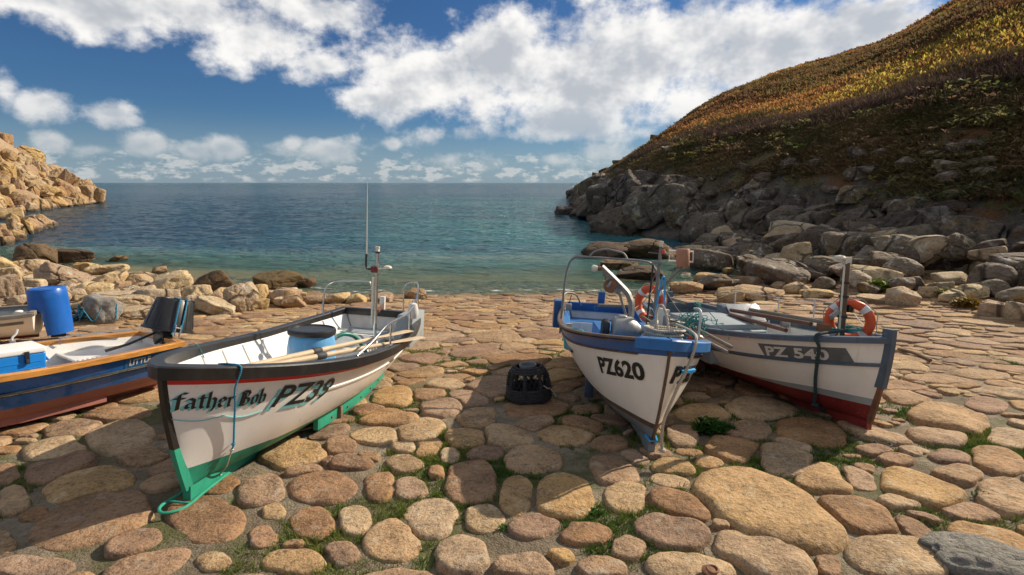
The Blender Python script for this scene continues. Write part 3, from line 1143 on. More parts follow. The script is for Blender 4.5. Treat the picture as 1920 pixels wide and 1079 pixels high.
M_cliff = stone_mat('granite_cliff', (0.09, 0.067, 0.047), (0.165, 0.130, 0.095), lichen=(0.46, 0.42, 0.34), lichen_amt=0.6, dark=(0.035, 0.027, 0.02), dark_amt=0.65, scale=0.6, bump=0.25, tint=0.28, ochre=0.3, wet=SEA + 0.5, crack=0.30)
M_wet = stone_mat('granite_wet', (0.085, 0.055, 0.03), (0.15, 0.10, 0.055), lichen=(0.20, 0.16, 0.09), lichen_amt=0.3, dark=(0.03, 0.022, 0.014), dark_amt=0.6, scale=1.6, bump=0.08, tint=0.2, crack=0.6)
ROCKME = {}


def rock_me(kind, i, mat):
    key = (kind, i, mat.name)
    if key not in ROCKME:
        V, F = SHAPES[kind][i]
        me = mesh_np('rock', V, F)
        me.materials.append(mat)
        ROCKME[key] = me
    return ROCKME[key]


def place_rock(name, kind, mat, c, size, yaw=0.0, roll=0.0, pitch=0.0, variant=None, parent=None):
    """c: centre; size: half extents across / along the view / up; roll: tilt seen from the camera"""
    i = variant if variant is not None else int(rng.integers(len(SHAPES[kind])))
    o = link(name, rock_me(kind, i % len(SHAPES[kind]), mat), None, parent)
    az = math.atan2(c[0], max(c[1], 0.1))
    M = Matrix.Translation(Vector(c)) @ Matrix.Rotation(-az, 4, 'Z') @ Matrix.Rotation(-roll, 4, 'Y') @ Matrix.Rotation(pitch, 4, 'X') @ Matrix.Diagonal((size[0], size[1], size[2], 1)) @ Matrix.Rotation(yaw, 4, 'Z')
    o.matrix_world = M
    return o


def px_rock(u, v, w, h, tilt=0, kind='r', mat=None, name='boulder', d=None, parent=None, variant=None, deep=0.8, flat=None):
    """rock seen at pixel (u,v), w x h pixels, standing on the ground (or at forward distance d)"""
    if d is None:
        p = on_ground(u, v + h * 0.5)
    else:
        p = at(u, v + h * 0.5, d)
    zc = (p - Vector((0, 0, CAM_Z))).dot(Vector((0, math.cos(PITCH), -math.sin(PITCH))))
    sx = w / FOC * zc / 2
    hz_ = h / FOC * zc
    ob = math.hypot(1, (u - 960) / FOC)
    sx = sx / ob ** 0.7
    dy = sx * deep
    dirv_ = Vector((p.x, p.y, 0)).normalized()
    c = p + dirv_ * dy * 0.55 + Vector((0, 0, hz_ * 0.36))
    ct, st_ = abs(math.cos(R(tilt))), abs(math.sin(R(tilt)))
    sz = max(hz_ * 0.62 - sx * st_ * 0.55, hz_ * 0.28)
    return place_rock(name, kind, mat, c, (sx / max(ct, 0.7), dy, sz), yaw=float(rng.integers(4)) * math.pi / 2 + float(rng.normal(0, 0.2)), roll=R(-tilt), variant=variant, parent=parent)




def project(p):
    d = Vector(p) - Vector((0, 0, CAM_Z))
    cp, sp = math.cos(PITCH), math.sin(PITCH)
    zc = max(d.y * cp - d.z * sp, 0.1)
    return 960 + d.x / zc * FOC, 539.5 - (d.z * cp + d.y * sp) / zc * FOC


LOOSE = {}


def beside(o, mat, size, anchors, group):
    """label a loose boulder by its look and by the marked boulder it lies nearest to"""
    u, v = project(o.matrix_world.translation)
    a = min(anchors, key=lambda q: (q[0] - u) ** 2 + (q[1] - v) ** 2 * 2)
    du, dv = u - a[0], v - a[1]
    if abs(du) > abs(dv) * 1.3:
        rel = 'right of' if du > 0 else 'left of'
    else:
        rel = 'below' if dv > 0 else 'above'
    tone = {'granite_grey': 'dark', 'granite_pale': 'pale', 'granite_tan': 'tan'}[mat.name]
    sz = 'small' if size < 0.33 else ('large' if size > 0.62 else 'middling')
    tag(o, f'{sz} {tone} loose boulder {rel} the {a[2]}', 'boulder', group)
    LOOSE.setdefault(o['label'], []).append((u, o))


# ---- boulders on the left shore: u, v, w, h, tilt, kind, material, label
LEFT = [
    (66, 483, 84, 38, 0, 'r', M_wet, 'big dome shaped brown boulder at the waterline below the left headland'),
    (137, 481, 78, 22, 4, 'b', M_wet, 'long dark wet block standing in the shallows beside the dome shaped boulder'),
    (222, 485, 30, 8, 0, 'r', M_wet, 'small dark rock just breaking the water right of the long dark block'),
    (2, 500, 70, 36, 18, 'r', M_tan, 'smooth orange boulder sloping out of the left edge of the picture'),
    (70, 503, 50, 26, 0, 'b', M_tan, 'square tan boulder behind the pale pointed one'),
    (36, 504, 30, 22, 0, 'r', M_tan, 'rounded tan boulder left of the square one'),
    (126, 519, 88, 42, 24, 'b', M_pale, 'large pale grey pointed boulder sloping down to the right'),
    (158, 503, 40, 20, -10, 'b', M_tan, 'orange block behind the tip of the pale pointed boulder'),
    (180, 506, 28, 18, -20, 'b', M_tan, 'small leaning tan wedge near the water'),
    (214, 506, 52, 14, 0, 's', M_tan, 'flat orange slab at the water edge'),
    (205, 526, 70, 26, -12, 'r', M_tan, 'dark topped brown boulder behind the blue barrel cover'),
    (265, 524, 60, 22, 4, 'b', M_tan, 'broad cracked orange boulder at the water edge'),
    (322, 531, 66, 40, -28, 'b', M_tan, 'tan boulder with a beak pointing up to the right'),
    (395, 534, 82, 42, -28, 'r', M_wet, 'dark wedge shaped boulder leaning up out of the water'),
    (372, 556, 54, 30, 0, 'r', M_tan, 'rounded brown boulder in front of the leaning wedge'),
    (300, 507, 28, 10, -6, 'r', M_tan, 'small orange rock out in the water'),
    (20, 518, 44, 26, 0, 'b', M_pale, 'pale lichened boulder above the small white dinghy'),
    (57, 522, 38, 14, 5, 's', M_pale, 'low pale slab between two pale boulders'),
    (90, 522, 38, 18, 0, 'r', M_pale, 'rounded pale boulder under the big pointed one'),
    (12, 545, 66, 44, 0, 'b', M_pale, 'large pale boulder right behind the small white dinghy'),
    (60, 540, 50, 26, 0, 'r', M_pale, 'pale boulder behind the blue barrel cover'),
    (232, 564, 116, 34, 14, 'r', M_pale, 'long smooth loaf shaped boulder sloping down to the right'),
    (297, 559, 70, 32, 6, 'r', M_pale, 'grey dome boulder beyond the black tub'),
    (180, 546, 62, 26, 8, 'b', M_tan, 'square edged tan boulder behind the long loaf shaped one'),
    (262, 552, 60, 20, 0, 's', M_tan, 'flat tan slab behind the long loaf shaped boulder'),
    (365, 572, 54, 28, 0, 'r', M_pale, 'smooth cream boulder beside the black tub'),
    (408, 574, 66, 32, 26, 'b', M_pale, 'pale wedge boulder falling to the right beside the slipway edge'),
    (456, 560, 62, 44, 0, 'b', M_pale, 'blocky pale boulder with an orange lichen foot'),
    (486, 556, 34, 34, 0, 'r', M_tan, 'rounded boulder leaning on the blocky pale one'),
    (536, 558, 58, 26, 0, 'b', M_tan, 'yellow lichened boulder at the slipway edge'),
    (528, 527, 92, 25, 3, 'b', M_wet, 'long dark brown rock standing in the water beyond the slipway'),
    (575, 530, 34, 16, 10, 'r', M_wet, 'small rock at the end of the long rock in the water'),
    (588, 564, 42, 14, 0, 'r', M_tan, 'first of the low boulders behind the white boat stern'),
    (630, 562, 50, 16, 0, 'r', M_tan, 'low tan boulder seen through the rail of the white boat'),
    (668, 562, 40, 14, 0, 'r', M_tan, 'low tan boulder left of the white boat mast'),
    (714, 560, 44, 12, 0, 'r', M_tan, 'low tan boulder right of the white boat mast'),
    (780, 553, 42, 16, 0, 'r', M_tan, 'round tan boulder at the waterline just beyond the white boat stern'),
    (252, 590, 76, 18, 0, 's', M_pale, 'low white boulder with a green plant in front'),
    (158, 578, 54, 26, 0, 'r', M_pale, 'pale boulder above the heap of netting'),
    (175, 584, 30, 22, 0, 'r', M_pale, 'small pale boulder touching the heap of netting'),
    (110, 560, 46, 22, 0, 'r', M_pale, 'pale boulder half hidden by the blue barrel cover'),
    (420, 552, 40, 18, 0, 'r', M_tan, 'brown boulder between the rounded brown and the blocky one'),
]
for (u, v, w, h, tl, kd, mt, lb) in LEFT:
    tag(px_rock(u, v - h * 0.06, w * 1.12, h * 1.22, tl, kd, mt), lb, 'boulder', 'boulders on the left shore')
ANCH_L = [(66, 483, 'big dome shaped brown boulder'), (137, 481, 'long dark block in the shallows'), (2, 500, 'smooth orange boulder at the left edge'), (70, 503, 'square tan boulder'), (126, 519, 'pale grey pointed boulder'),
          (214, 506, 'flat orange slab'), (205, 526, 'dark topped brown boulder'), (265, 524, 'cracked orange boulder'), (322, 531, 'boulder with a beak'), (395, 534, 'dark leaning wedge'), (372, 556, 'rounded brown boulder'),
          (12, 545, 'large boulder behind the dinghy'), (232, 564, 'long loaf shaped boulder'), (297, 559, 'grey dome boulder'), (365, 572, 'smooth cream boulder'), (408, 574, 'pale wedge boulder'), (456, 560, 'blocky pale boulder'), (536, 558, 'yellow lichened boulder'), (158, 578, 'pale boulder above the netting')]
for k in range(80):
    u = rng.uniform(-20, 560)
    v0 = 585 - 0.02 * u if u > 300 else 588
    v = rng.uniform(max(505 + u * 0.085, 505), v0)
    s = rng.uniform(14, 36)
    o = px_rock(u, v, s * 1.3, s * 0.7, rng.normal(0, 8), random.choice('rrb'), M_pale if v > 540 and u < 420 else M_tan)
    beside(o, M_pale if v > 540 and u < 420 else M_tan, s / 60, ANCH_L, 'small boulders on the left shore')

# ---- left headland of stacked granite
def sea_d(v):
    d = ray(960, v)
    return (SEA - CAM_Z) / d.z * d.y


def poly(pts, x):
    return float(np.interp(x, [p[0] for p in pts], [p[1] for p in pts]))


TOP1 = [(-220, 170), (-60, 235), (0, 246), (30, 262), (58, 292), (80, 302), (105, 300), (130, 312), (150, 338), (165, 341), (190, 356), (199, 376)]
BASE1 = [(-220, 420), (0, 402), (60, 399), (100, 393), (150, 387), (199, 379)]
TOP2 = [(-220, 380), (0, 392), (50, 392), (85, 404), (112, 424)]
BASE2 = [(-220, 520), (0, 470), (40, 457), (70, 441), (112, 427)]
cols1 = np.linspace(-220, 197, 90)
ws = np.linspace(0, 1, 34)
V = []
for u in cols1:
    vb, vt = poly(BASE1, u), poly(TOP1, u)
    d0 = sea_d(vb)
    for w in ws:
        if w < 0.8:
            k = w / 0.8
            v = vb + (vt + 7 - vb) * k
            p = at(u, v, d0 + 3 + 26 * k ** 1.2)
        else:
            k = (w - 0.8) / 0.2
            p = at(u, vt + 7, d0 + 29)
            p = p + Vector((p.x, p.y, 0)).normalized() * 30 * k
            p.z = p.z * (1 - k) + (SEA - 1) * k
        V.append(p[:])
V = np.array(V)
V += fbm(V * 0.16, 4, 71)[:, None] * np.array([[1.0, 1.0, 0.7]]) * 1.1
n0, n1 = len(cols1), len(ws)
idx = np.arange(n0 * n1).reshape(n0, n1)
quads = np.stack([idx[:-1, :-1], idx[1:, :-1], idx[1:, 1:], idx[:-1, 1:]], -1).reshape(-1, 4)
M_head = stone_mat('headland_rock', (0.26, 0.165, 0.08), (0.38, 0.265, 0.145), dark=(0.10, 0.08, 0.045), dark_amt=0.5, scale=0.5, bump=0.15, tint=0.1, wet=SEA + 0.35)
head = link('headland', mesh_np('headland', V, quads), M_head)
tag(head, 'sunlit headland of stacked golden granite blocks on the left', None, None, 'structure')
for k in range(210):
    far_ = k < 140
    T_, B_ = (TOP1, BASE1) if far_ else (TOP2, BASE2)
    u = rng.uniform(-170, 192 if far_ else 108)
    vb, vt = poly(B_, u), poly(T_, u)
    f = rng.random() ** 1.15
    d0 = sea_d(vb)
    s = rng.uniform(13, 34) * (1.0 if far_ else 1.15) * min(1, (vb - vt) / 55 + 0.25)
    v = vb - s * 0.3 - f * max(vb - vt - s * 0.75, 0)
    w, h = s * rng.uniform(0.8, 1.5), s * rng.uniform(0.8, 1.5)
    d = d0 + 1.5 + 26 * ((vb - v) / max(vb - vt, 1)) ** 1.2 * (1 if far_ else 0.35)
    px_rock(u, v, w, h, rng.normal(12 if far_ else -5, 16), random.choice('bbbr'), M_gold, 'rock', d=d, parent=head, deep=1.1)
for (u, v, w, h, tl, d) in ((95, 350, 26, 86, 22, 100), (112, 352, 24, 84, 26, 100), (78, 352, 26, 80, 16, 99), (128, 350, 24, 60, 30, 101), (60, 325, 60, 26, 8, 98), (28, 292, 56, 46, 25, 100),
                            (62, 288, 46, 36, 35, 103), (5, 270, 44, 50, 10, 100), (160, 362, 34, 36, 10, 104), (186, 366, 22, 30, 15, 108), (142, 376, 34, 24, 0, 96), (20, 405, 60, 34, -8, 60), (62, 418, 50, 36, -20, 52), (30, 440, 56, 34, -6, 42)):
    px_rock(u, v, w, h, tl, 'b', M_gold, 'rock', d=d, parent=head, deep=0.9)
px_rock(82, 462, 26, 9, 0, 'r', M_gold, 'rock', parent=head)
px_rock(55, 460, 20, 9, 0, 'r', M_gold, 'rock', parent=head)

# ------------------------------------------------------------------ right hillside: loft from the shore to the ridge
def sea_pt(u, v):
    p = on_z(u, v, SEA)
    return (p.x, p.y, p.z)


RIDGE = [at(1074, 360, 152), at(1120, 328, 145), at(1200, 281, 135), at(1290, 228, 125), at(1335, 190, 115), at(1450, 141, 105), at(1560, 108, 97), at(1680, 65, 89), at(1800, -2, 82), at(1930, -70, 76),
         Vector((86, 60, 36)), Vector((94, 38, 38)), Vector((98, 12, 38)), Vector((100, -20, 36))]
FOOT = [Vector(sea_pt(1066, 369)), Vector(sea_pt(1080, 378)), Vector(sea_pt(1088, 395)), Vector(sea_pt(1108, 405)), Vector(sea_pt(1135, 421)), Vector(sea_pt(1190, 440)), Vector((14.2, 36, -1.6)), Vector((15.2, 30, -1.5)),
        Vector((16.3, 25, -1.4)), Vector((17.3, 21, -1.2)), Vector((18.3, 17, -1.0)), Vector((19.5, 12, -.6)), Vector((21.5, 4, 0.0)), Vector((24, -8, 0.8))]
CLIFF = [1.2, 3.0, 4.0, 4.6, 5.2, 6.3, 6.4, 6.2, 6.0, 5.6, 5.2, 5, 5, 5]
NCOL, NROW = 300, 150
rid = np.array([p[:] for p in spline(RIDGE, 24)])
foo = np.array([p[:] for p in spline(FOOT, 24)])
clf = np.interp(np.linspace(0, 13, len(rid)), range(14), CLIFF)
nC = len(rid)
cidx = np.linspace(0, 13, nC)


def hill_point(ci, w):
    """ci: column index 0..13 (array), w: 0 foot .. 1 ridge .. 1.25 behind the ridge"""
    k = np.clip(ci / 13 * (nC - 1), 0, nC - 1.001)
    i = k.astype(int)
    t = (k - i)[:, None]
    A = foo[i] * (1 - t) + foo[i + 1] * t
    E = rid[i] * (1 - t) + rid[i + 1] * t
    ch = np.interp(ci, range(14), CLIFF)
    wc = np.clip(w, 0, 1)
    P = A + (E - A) * wc[:, None]
    zr = E[:, 2] - A[:, 2]
    zt = np.maximum(zr, ch + 0.5)
    prof = np.interp(wc, [0, 0.025, 0.055, 0.085, 0.13], [0, 0.22, 0.62, 0.90, 1.0]) * ch
    up_ = (zt - ch) * (np.clip((wc - 0.085) / 0.915, 0, 1)) ** 0.93
    P[:, 2] = A[:, 2] + prof + up_
    back = np.clip(w - 1, 0, 1)
    hd = E - A
    P[:, :2] += hd[:, :2] * (back * 1.2)[:, None]
    P[:, 2] -= back * 8
    nz = fbm(P * np.array([0.07, 0.07, 0.07]), 4, 81)
    nf = fbm(P * 0.45, 4, 83)
    a1 = np.clip(w * 8, 0, 1)
    P[:, 2] += nz * 1.3 * a1 * np.clip(0.35 + w, 0, 1) + nf * (0.35 + 0.15 * a1)
    P[:, 0] += nf * 0.5 * (1 - a1 * 0.5)
    return P


wl = np.concatenate([np.linspace(-0.03, 0.16, 60), np.linspace(0.163, 1.0, 95), [1.05, 1.12, 1.25]])
ci_g, w_g = np.meshgrid(np.linspace(0, 13, NCOL), wl, indexing='ij')
V = hill_point(ci_g.ravel(), w_g.ravel())
below = np.clip(-w_g.ravel(), 0, 1)
V[:, 2] -= below * 60
idx = np.arange(V.shape[0]).reshape(ci_g.shape)
quads = np.stack([idx[:-1, :-1], idx[1:, :-1], idx[1:, 1:], idx[:-1, 1:]], -1).reshape(-1, 4)
me = mesh_np('hillside', V, quads)
at_ = me.attributes.new('w', 'FLOAT', 'POINT')
at_.data.foreach_set('value', w_g.ravel().astype(np.float32))
at_ = me.attributes.new('ci', 'FLOAT', 'POINT')
at_.data.foreach_set('value', ci_g.ravel().astype(np.float32))
M_hill, N, b = newmat('hillside_soil')
pos = N.n.new('ShaderNodeNewGeometry').outputs['Position']
aw = N.n.new('ShaderNodeAttribute')
aw.attribute_name = 'w'
ac = N.n.new('ShaderNodeAttribute')
ac.attribute_name = 'ci'
nA = N.noise(pos, 0.25, 5, 0.6)[0]
nB = N.noise(pos, 1.6, 6, 0.65)[0]
nC_ = N.noise(pos, 7.0, 5, 0.7)[0]
wj = N.m('MULTIPLY_ADD', N.m('SUBTRACT', nA, 0.5), 0.16, aw.outputs['Fac'])
rockc = N.mix(N.mapr(nB, 0.35, 0.7), (0.17, 0.145, 0.115), (0.085, 0.07, 0.055))
grassc = N.mix(N.mapr(nB, 0.35, 0.68), (0.12, 0.11, 0.045), (0.20, 0.14, 0.07))
heathc = N.mix(N.mapr(nC_, 0.35, 0.65), (0.055, 0.038, 0.03), (0.095, 0.065, 0.045))
brackc = N.mix(N.mapr(nB, 0.35, 0.68), (0.13, 0.062, 0.022), (0.17, 0.105, 0.03))
earthc = N.mix(N.mapr(nC_, 0.35, 0.68), (0.25, 0.125, 0.058), (0.15, 0.078, 0.04))
c = N.mix(N.mapr(wj, 0.055, 0.085), rockc, grassc)
em = N.m('MULTIPLY', N.m('MULTIPLY', N.mapr(wj, 0.052, 0.068), N.mapr(wj, 0.125, 0.105)), N.m('MULTIPLY', N.mapr(ac.outputs['Fac'], 7.0, 7.8), N.mapr(N.m('MULTIPLY_ADD', nB, 0.4, nA), 0.66, 0.76)))
c = N.mix(em, c, earthc)
c = N.mix(N.mapr(wj, 0.165, 0.185), c, heathc)
c = N.mix(N.mapr(wj, 0.225, 0.25), c, brackc)
N.put(b.inputs['Base Color'], c)
b.inputs['Roughness'].default_value = 0.95
b.inputs['Specular IOR Level'].default_value = 0.1
bp = N.n.new('ShaderNodeBump')
bp.inputs['Strength'].default_value = 1.0
bp.inputs['Distance'].default_value = 0.3
N.put(bp.inputs['Height'], N.m('MULTIPLY_ADD', nC_, 0.35, nB))
N.l.new(bp.outputs[0], b.inputs['Normal'])
hill = link('hillside', me, M_hill)
tag(hill, 'steep hillside of bracken and heather above the dark cliff', None, None, 'structure')


# ---- plants on the hillside: clumps of small leaf faces
def leaves(P, n_per, size, spread, up, cols, narrow=0.45, droop=0.3):
    """P: (k,3) roots; returns quad-less triangles and colours; every clump is a fan of pointed leaves"""
    k = len(P)
    c = np.repeat(P, n_per, 0)
    m = k * n_per
    a = rng.random(m) * 6.283
    sz = np.repeat(size * rng.uniform(0.7, 1.3, k), n_per) * rng.uniform(0.7, 1.3, m)
    rad = np.repeat(spread * np.ones(k), n_per) * np.sqrt(rng.random(m))
    a2 = rng.random(m) * 6.283
    root = c + np.stack([rad * np.cos(a2), rad * np.sin(a2), rng.random(m) * up * 0.6], 1)
    out = np.stack([np.cos(a), np.sin(a), np.zeros(m)], 1)
    lift = rng.uniform(0.2, 1.0, m)[:, None] * up
    tipv = root + out * sz[:, None] * 0.8 + np.array([[0, 0, 1.0]]) * lift
    side = np.stack([-np.sin(a), np.cos(a), rng.normal(0, 0.35, m)], 1) * (sz * narrow * 0.5)[:, None]
    mid_ = root * 0.5 + tipv * 0.5 + np.array([[0, 0, 1.0]]) * (sz * droop * 0.4)[:, None]
    V = np.stack([root, mid_ + side, tipv, mid_ - side], 1).reshape(-1, 3)
    F = np.arange(len(V)).reshape(-1, 4)
    C = np.repeat(cols, n_per, 0) * rng.uniform(0.7, 1.3, m)[:, None]
    return V, F, C


def hill_scatter(n, c0, c1, w0, w1, wpow=1.0):
    """more plants where the slope is near"""
    ci = c0 + (c1 - c0) * rng.random(n) ** 0.75
    w = w0 + (w1 - w0) * rng.random(n) ** wpow
    return ci, w, hill_point(ci, w)


M_leaf = vcol_mat('bracken_leaves', 0.75, 0.55)
ci, w, P = hill_scatter(52000, 2.5, 11.0, 0.215, 1.0, 1.25)
dens_ = n2(P[:, 0] * 0.09, P[:, 1] * 0.09 + P[:, 2] * 0.08, 91)
ty_ = n2(P[:, 0] * 0.045 + 9, P[:, 1] * 0.045 + P[:, 2] * 0.08, 93, 4)
fine_ = rng.normal(0, 0.13, len(P))
t1 = np.clip(ty_ * 1.7 + fine_ + 0.42, 0, 1)[:, None]
bandc = np.clip(1 - np.abs(ci - (4.6 + 4.2 * (1 - w))) / 2.6, 0, 1)[:, None]
brown = np.array([[0.23, 0.112, 0.052]])
rust = np.array([[0.40, 0.19, 0.065]])
yel = np.array([[0.58, 0.45, 0.08]])
grn = np.array([[0.20, 0.20, 0.055]])
C = brown * (1 - t1) + rust * t1
big_ = n2(P[:, 0] * 0.05 + 3, P[:, 1] * 0.05 + P[:, 2] * 0.06, 191, 3)[:, None]
yk = np.clip((bandc * 0.9 + dens_[:, None] * 1.6 + big_ * 0.9 - 0.45) * 1.5, 0, 1) * (rng.random((len(P), 1)) < 0.62) * 0.85  # yellow bracken, its band broadened in colour to imitate sunlit strips of slope
C = C * (1 - yk) + yel * yk
gk = (rng.random((len(P), 1)) < 0.10 + 0.35 * (big_ < -0.12)) * 0.8
C = C * (1 - gk) + grn * gk
dk = np.clip(-ty_[:, None] * 2.2 - 0.1, 0, 0.55)
C = C * (1 - dk) + np.array([[0.085, 0.052, 0.03]]) * dk
fk = np.clip((4.7 - ci) / 0.8, 0, 1)[:, None] * 0.75
C = C * (1 - fk) + np.array([[0.105, 0.075, 0.03]]) * fk
dist = np.linalg.norm(P, axis=1)
V1, F1, C1 = leaves(P, 5, (0.0034 * dist + 0.10) * (0.7 + 0.6 * rng.random(len(P)) ** 2), 0.6, 0.42, C, 0.42)
me = mesh_np('bracken', V1, F1, smooth=False)
set_col(me, C1)
tag(link('bracken', me, M_leaf), 'rust and yellow autumn bracken covering the upper hillside', 'bracken', None, 'stuff')

M_heath = vcol_mat('heather_twigs', 0.9, 0.2)
ci, w, P = hill_scatter(15000, 3.4, 11.3, 0.125, 0.27, 1.0)
wn = n2(P[:, 0] * 0.09, P[:, 1] * 0.09, 195) * 0.055
keep_ = (w + wn > 0.155) & (w + wn < 0.235) | (rng.random(len(w)) < 0.08)
ci, w, P = ci[keep_], w[keep_], P[keep_]
k_ = n2(P[:, 0] * 0.2, P[:, 1] * 0.2, 95) * 0.5 + 0.5
C = np.array([[0.10, 0.062, 0.052]]) * (1 - k_[:, None]) + np.array([[0.17, 0.11, 0.08]]) * k_[:, None]
gk = (rng.random((len(P), 1)) < 0.12 + 0.5 * (w[:, None] > 0.225)) * 0.8
C = C * (1 - gk) + np.array([[0.15, 0.14, 0.03]]) * gk
V1, F1, C1 = leaves(P, 9, np.full(len(P), 0.42), 0.5, 0.62, C, 0.10)
me = mesh_np('heather', V1, F1, smooth=False)
set_col(me, C1)
tag(link('heather', me, M_heath), 'band of dark twiggy heather scrub across the hillside', 'heather', None, 'stuff')

ci, w, P = hill_scatter(30000, 3.0, 11.3, 0.045, 0.185, 0.9)
msk = n2(P[:, 0] * 0.25, P[:, 1] * 0.25 + P[:, 2] * 0.3, 97) > np.where(w < 0.06, 0.12, np.where(w < 0.10, -0.12, -0.9))
P, w = P[msk], w[msk]
k_ = np.clip(n2(P[:, 0] * 0.3, P[:, 1] * 0.3, 99)[:, None] * 1.2 + 0.5, 0, 1)
C = np.array([[0.14, 0.125, 0.05]]) * (1 - k_) + np.array([[0.30, 0.205, 0.10]]) * k_
V1, F1, C1 = leaves(P, 8, np.full(len(P), 0.36), 0.42, 0.2, C, 0.16)
me = mesh_np('hill_grass', V1, F1, smooth=False)
set_col(me, C1)
tag(link('hill_grass', me, M_heath), 'rough olive grass hanging over the earth bank below the heather', 'grass', None, 'stuff')

ci, w, P0 = hill_scatter(110, 4.2, 11.0, 0.03, 0.17, 1.0)
P = np.repeat(P0, 26, 0) + rng.normal(0, 1, (110 * 26, 3)) * np.array([[0.55, 0.55, 0.22]]) + np.array([[0, 0, 0.15]])
sc = np.repeat(rng.random(110), 26)[:, None]
C = np.where(sc < 0.3, np.array([[0.11, 0.125, 0.04]]), np.where(sc < 0.6, np.array([[0.20, 0.17, 0.06]]), np.array([[0.17, 0.105, 0.06]])))
V1, F1, C1 = leaves(P, 4, np.full(len(P), 0.26), 0.2, 0.16, C, 0.5)
me = mesh_np('bank_scrub', V1, F1, smooth=False)
set_col(me, C1)
tag(link('bank_scrub', me, M_leaf), 'low green and brown scrub growing on the rocky bank', 'scrub', None, 'stuff')

# ---- rocks of the cliff (parts of the hillside)
for (u, v, w, h, tl, d, kd) in ((1290, 380, 130, 110, 28, 46, 'b'), (1372, 372, 110, 118, -8, 41, 'b'), (1215, 395, 90, 84, 30, 47, 'b'), (1165, 402, 60, 58, 14, 51, 'b'), (1225, 350, 36, 40, 0, 50, 'b'),
                                (1130, 385, 62, 42, 8, 58, 'b'), (1098, 362, 46, 26, -20, 100, 'b'), (1325, 420, 100, 60, 20, 40, 'b'), (1250, 425, 60, 56, 0, 44, 'b'), (1275, 330, 50, 30, -10, 52, 'b'),
                                (1310, 322, 44, 44, 10, 49, 'b'), (1150, 360, 50, 30, -15, 72, 'b'), (1190, 345, 46, 26, -15, 66, 'b'), (1120, 372, 50, 24, -10, 80, 'b'), (1408, 420, 70, 90, 0, 38, 'b'),
                                (1240, 310, 24, 16, 0, 60, 'r'), (1255, 322, 26, 18, 0, 60, 'b'), (1340, 325, 30, 22, 0, 46, 'b'), (1365, 330, 26, 24, 0, 44, 'b'), (1060, 395, 34, 14, 0, 70, 'b'), (1092, 402, 40, 18, 0, 64, 'b'), (1080, 358, 30, 16, -15, 130, 'b')):
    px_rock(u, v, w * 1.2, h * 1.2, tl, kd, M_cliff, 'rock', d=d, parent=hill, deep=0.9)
for k in range(84):
    ci = rng.uniform(0.2, 9.5)
    w = rng.uniform(0.0, 0.07) if ci < 6 else rng.uniform(0.0, 0.035)
    p = hill_point(np.array([ci]), np.array([w]))[0]
    s = rng.uniform(1.1, 2.5) if 1.5 < ci < 6 else rng.uniform(0.5, 1.4)
    place_rock('rock', random.choice('bbbr'), M_cliff, p, (s * rng.uniform(0.8, 1.5), s, s * rng.uniform(0.6, 1.1)), yaw=rng.random() * 6.28, roll=rng.normal(0.15, 0.25), parent=hill)
for k in range(80):      # broken rock below the bank
    ci = rng.uniform(5.6, 10.5)
    w = rng.uniform(0.005, 0.05)
    p = hill_point(np.array([ci]), np.array([w]))[0]
    s = rng.uniform(0.25, 0.95)
    place_rock('rock', random.choice('bbr'), random.choice([M_cliff, M_grey]), p, (s * rng.uniform(1.0, 1.7), s, s * rng.uniform(0.5, 0.9)), yaw=rng.random() * 6.28, roll=rng.normal(0.1, 0.25), parent=hill)
for k in range(46):      # outcrops and stones showing through the plants
    ci = rng.uniform(1.0, 9.5)
    w = rng.choice([rng.uniform(0.07, 0.13), rng.uniform(0.3, 0.98)]) if ci < 5.5 else rng.uniform(0.05, 0.085)
    p = hill_point(np.array([ci]), np.array([w]))[0]
    s = rng.uniform(0.3, 0.95) * (1 if ci < 5.5 else 0.6)
    place_rock('rock', 'b', M_grey, p + np.array([0, 0, 0.12]), (s * 1.5, s, s * 0.7), yaw=rng.random() * 6.28, roll=rng.normal(0, 0.2), parent=hill)

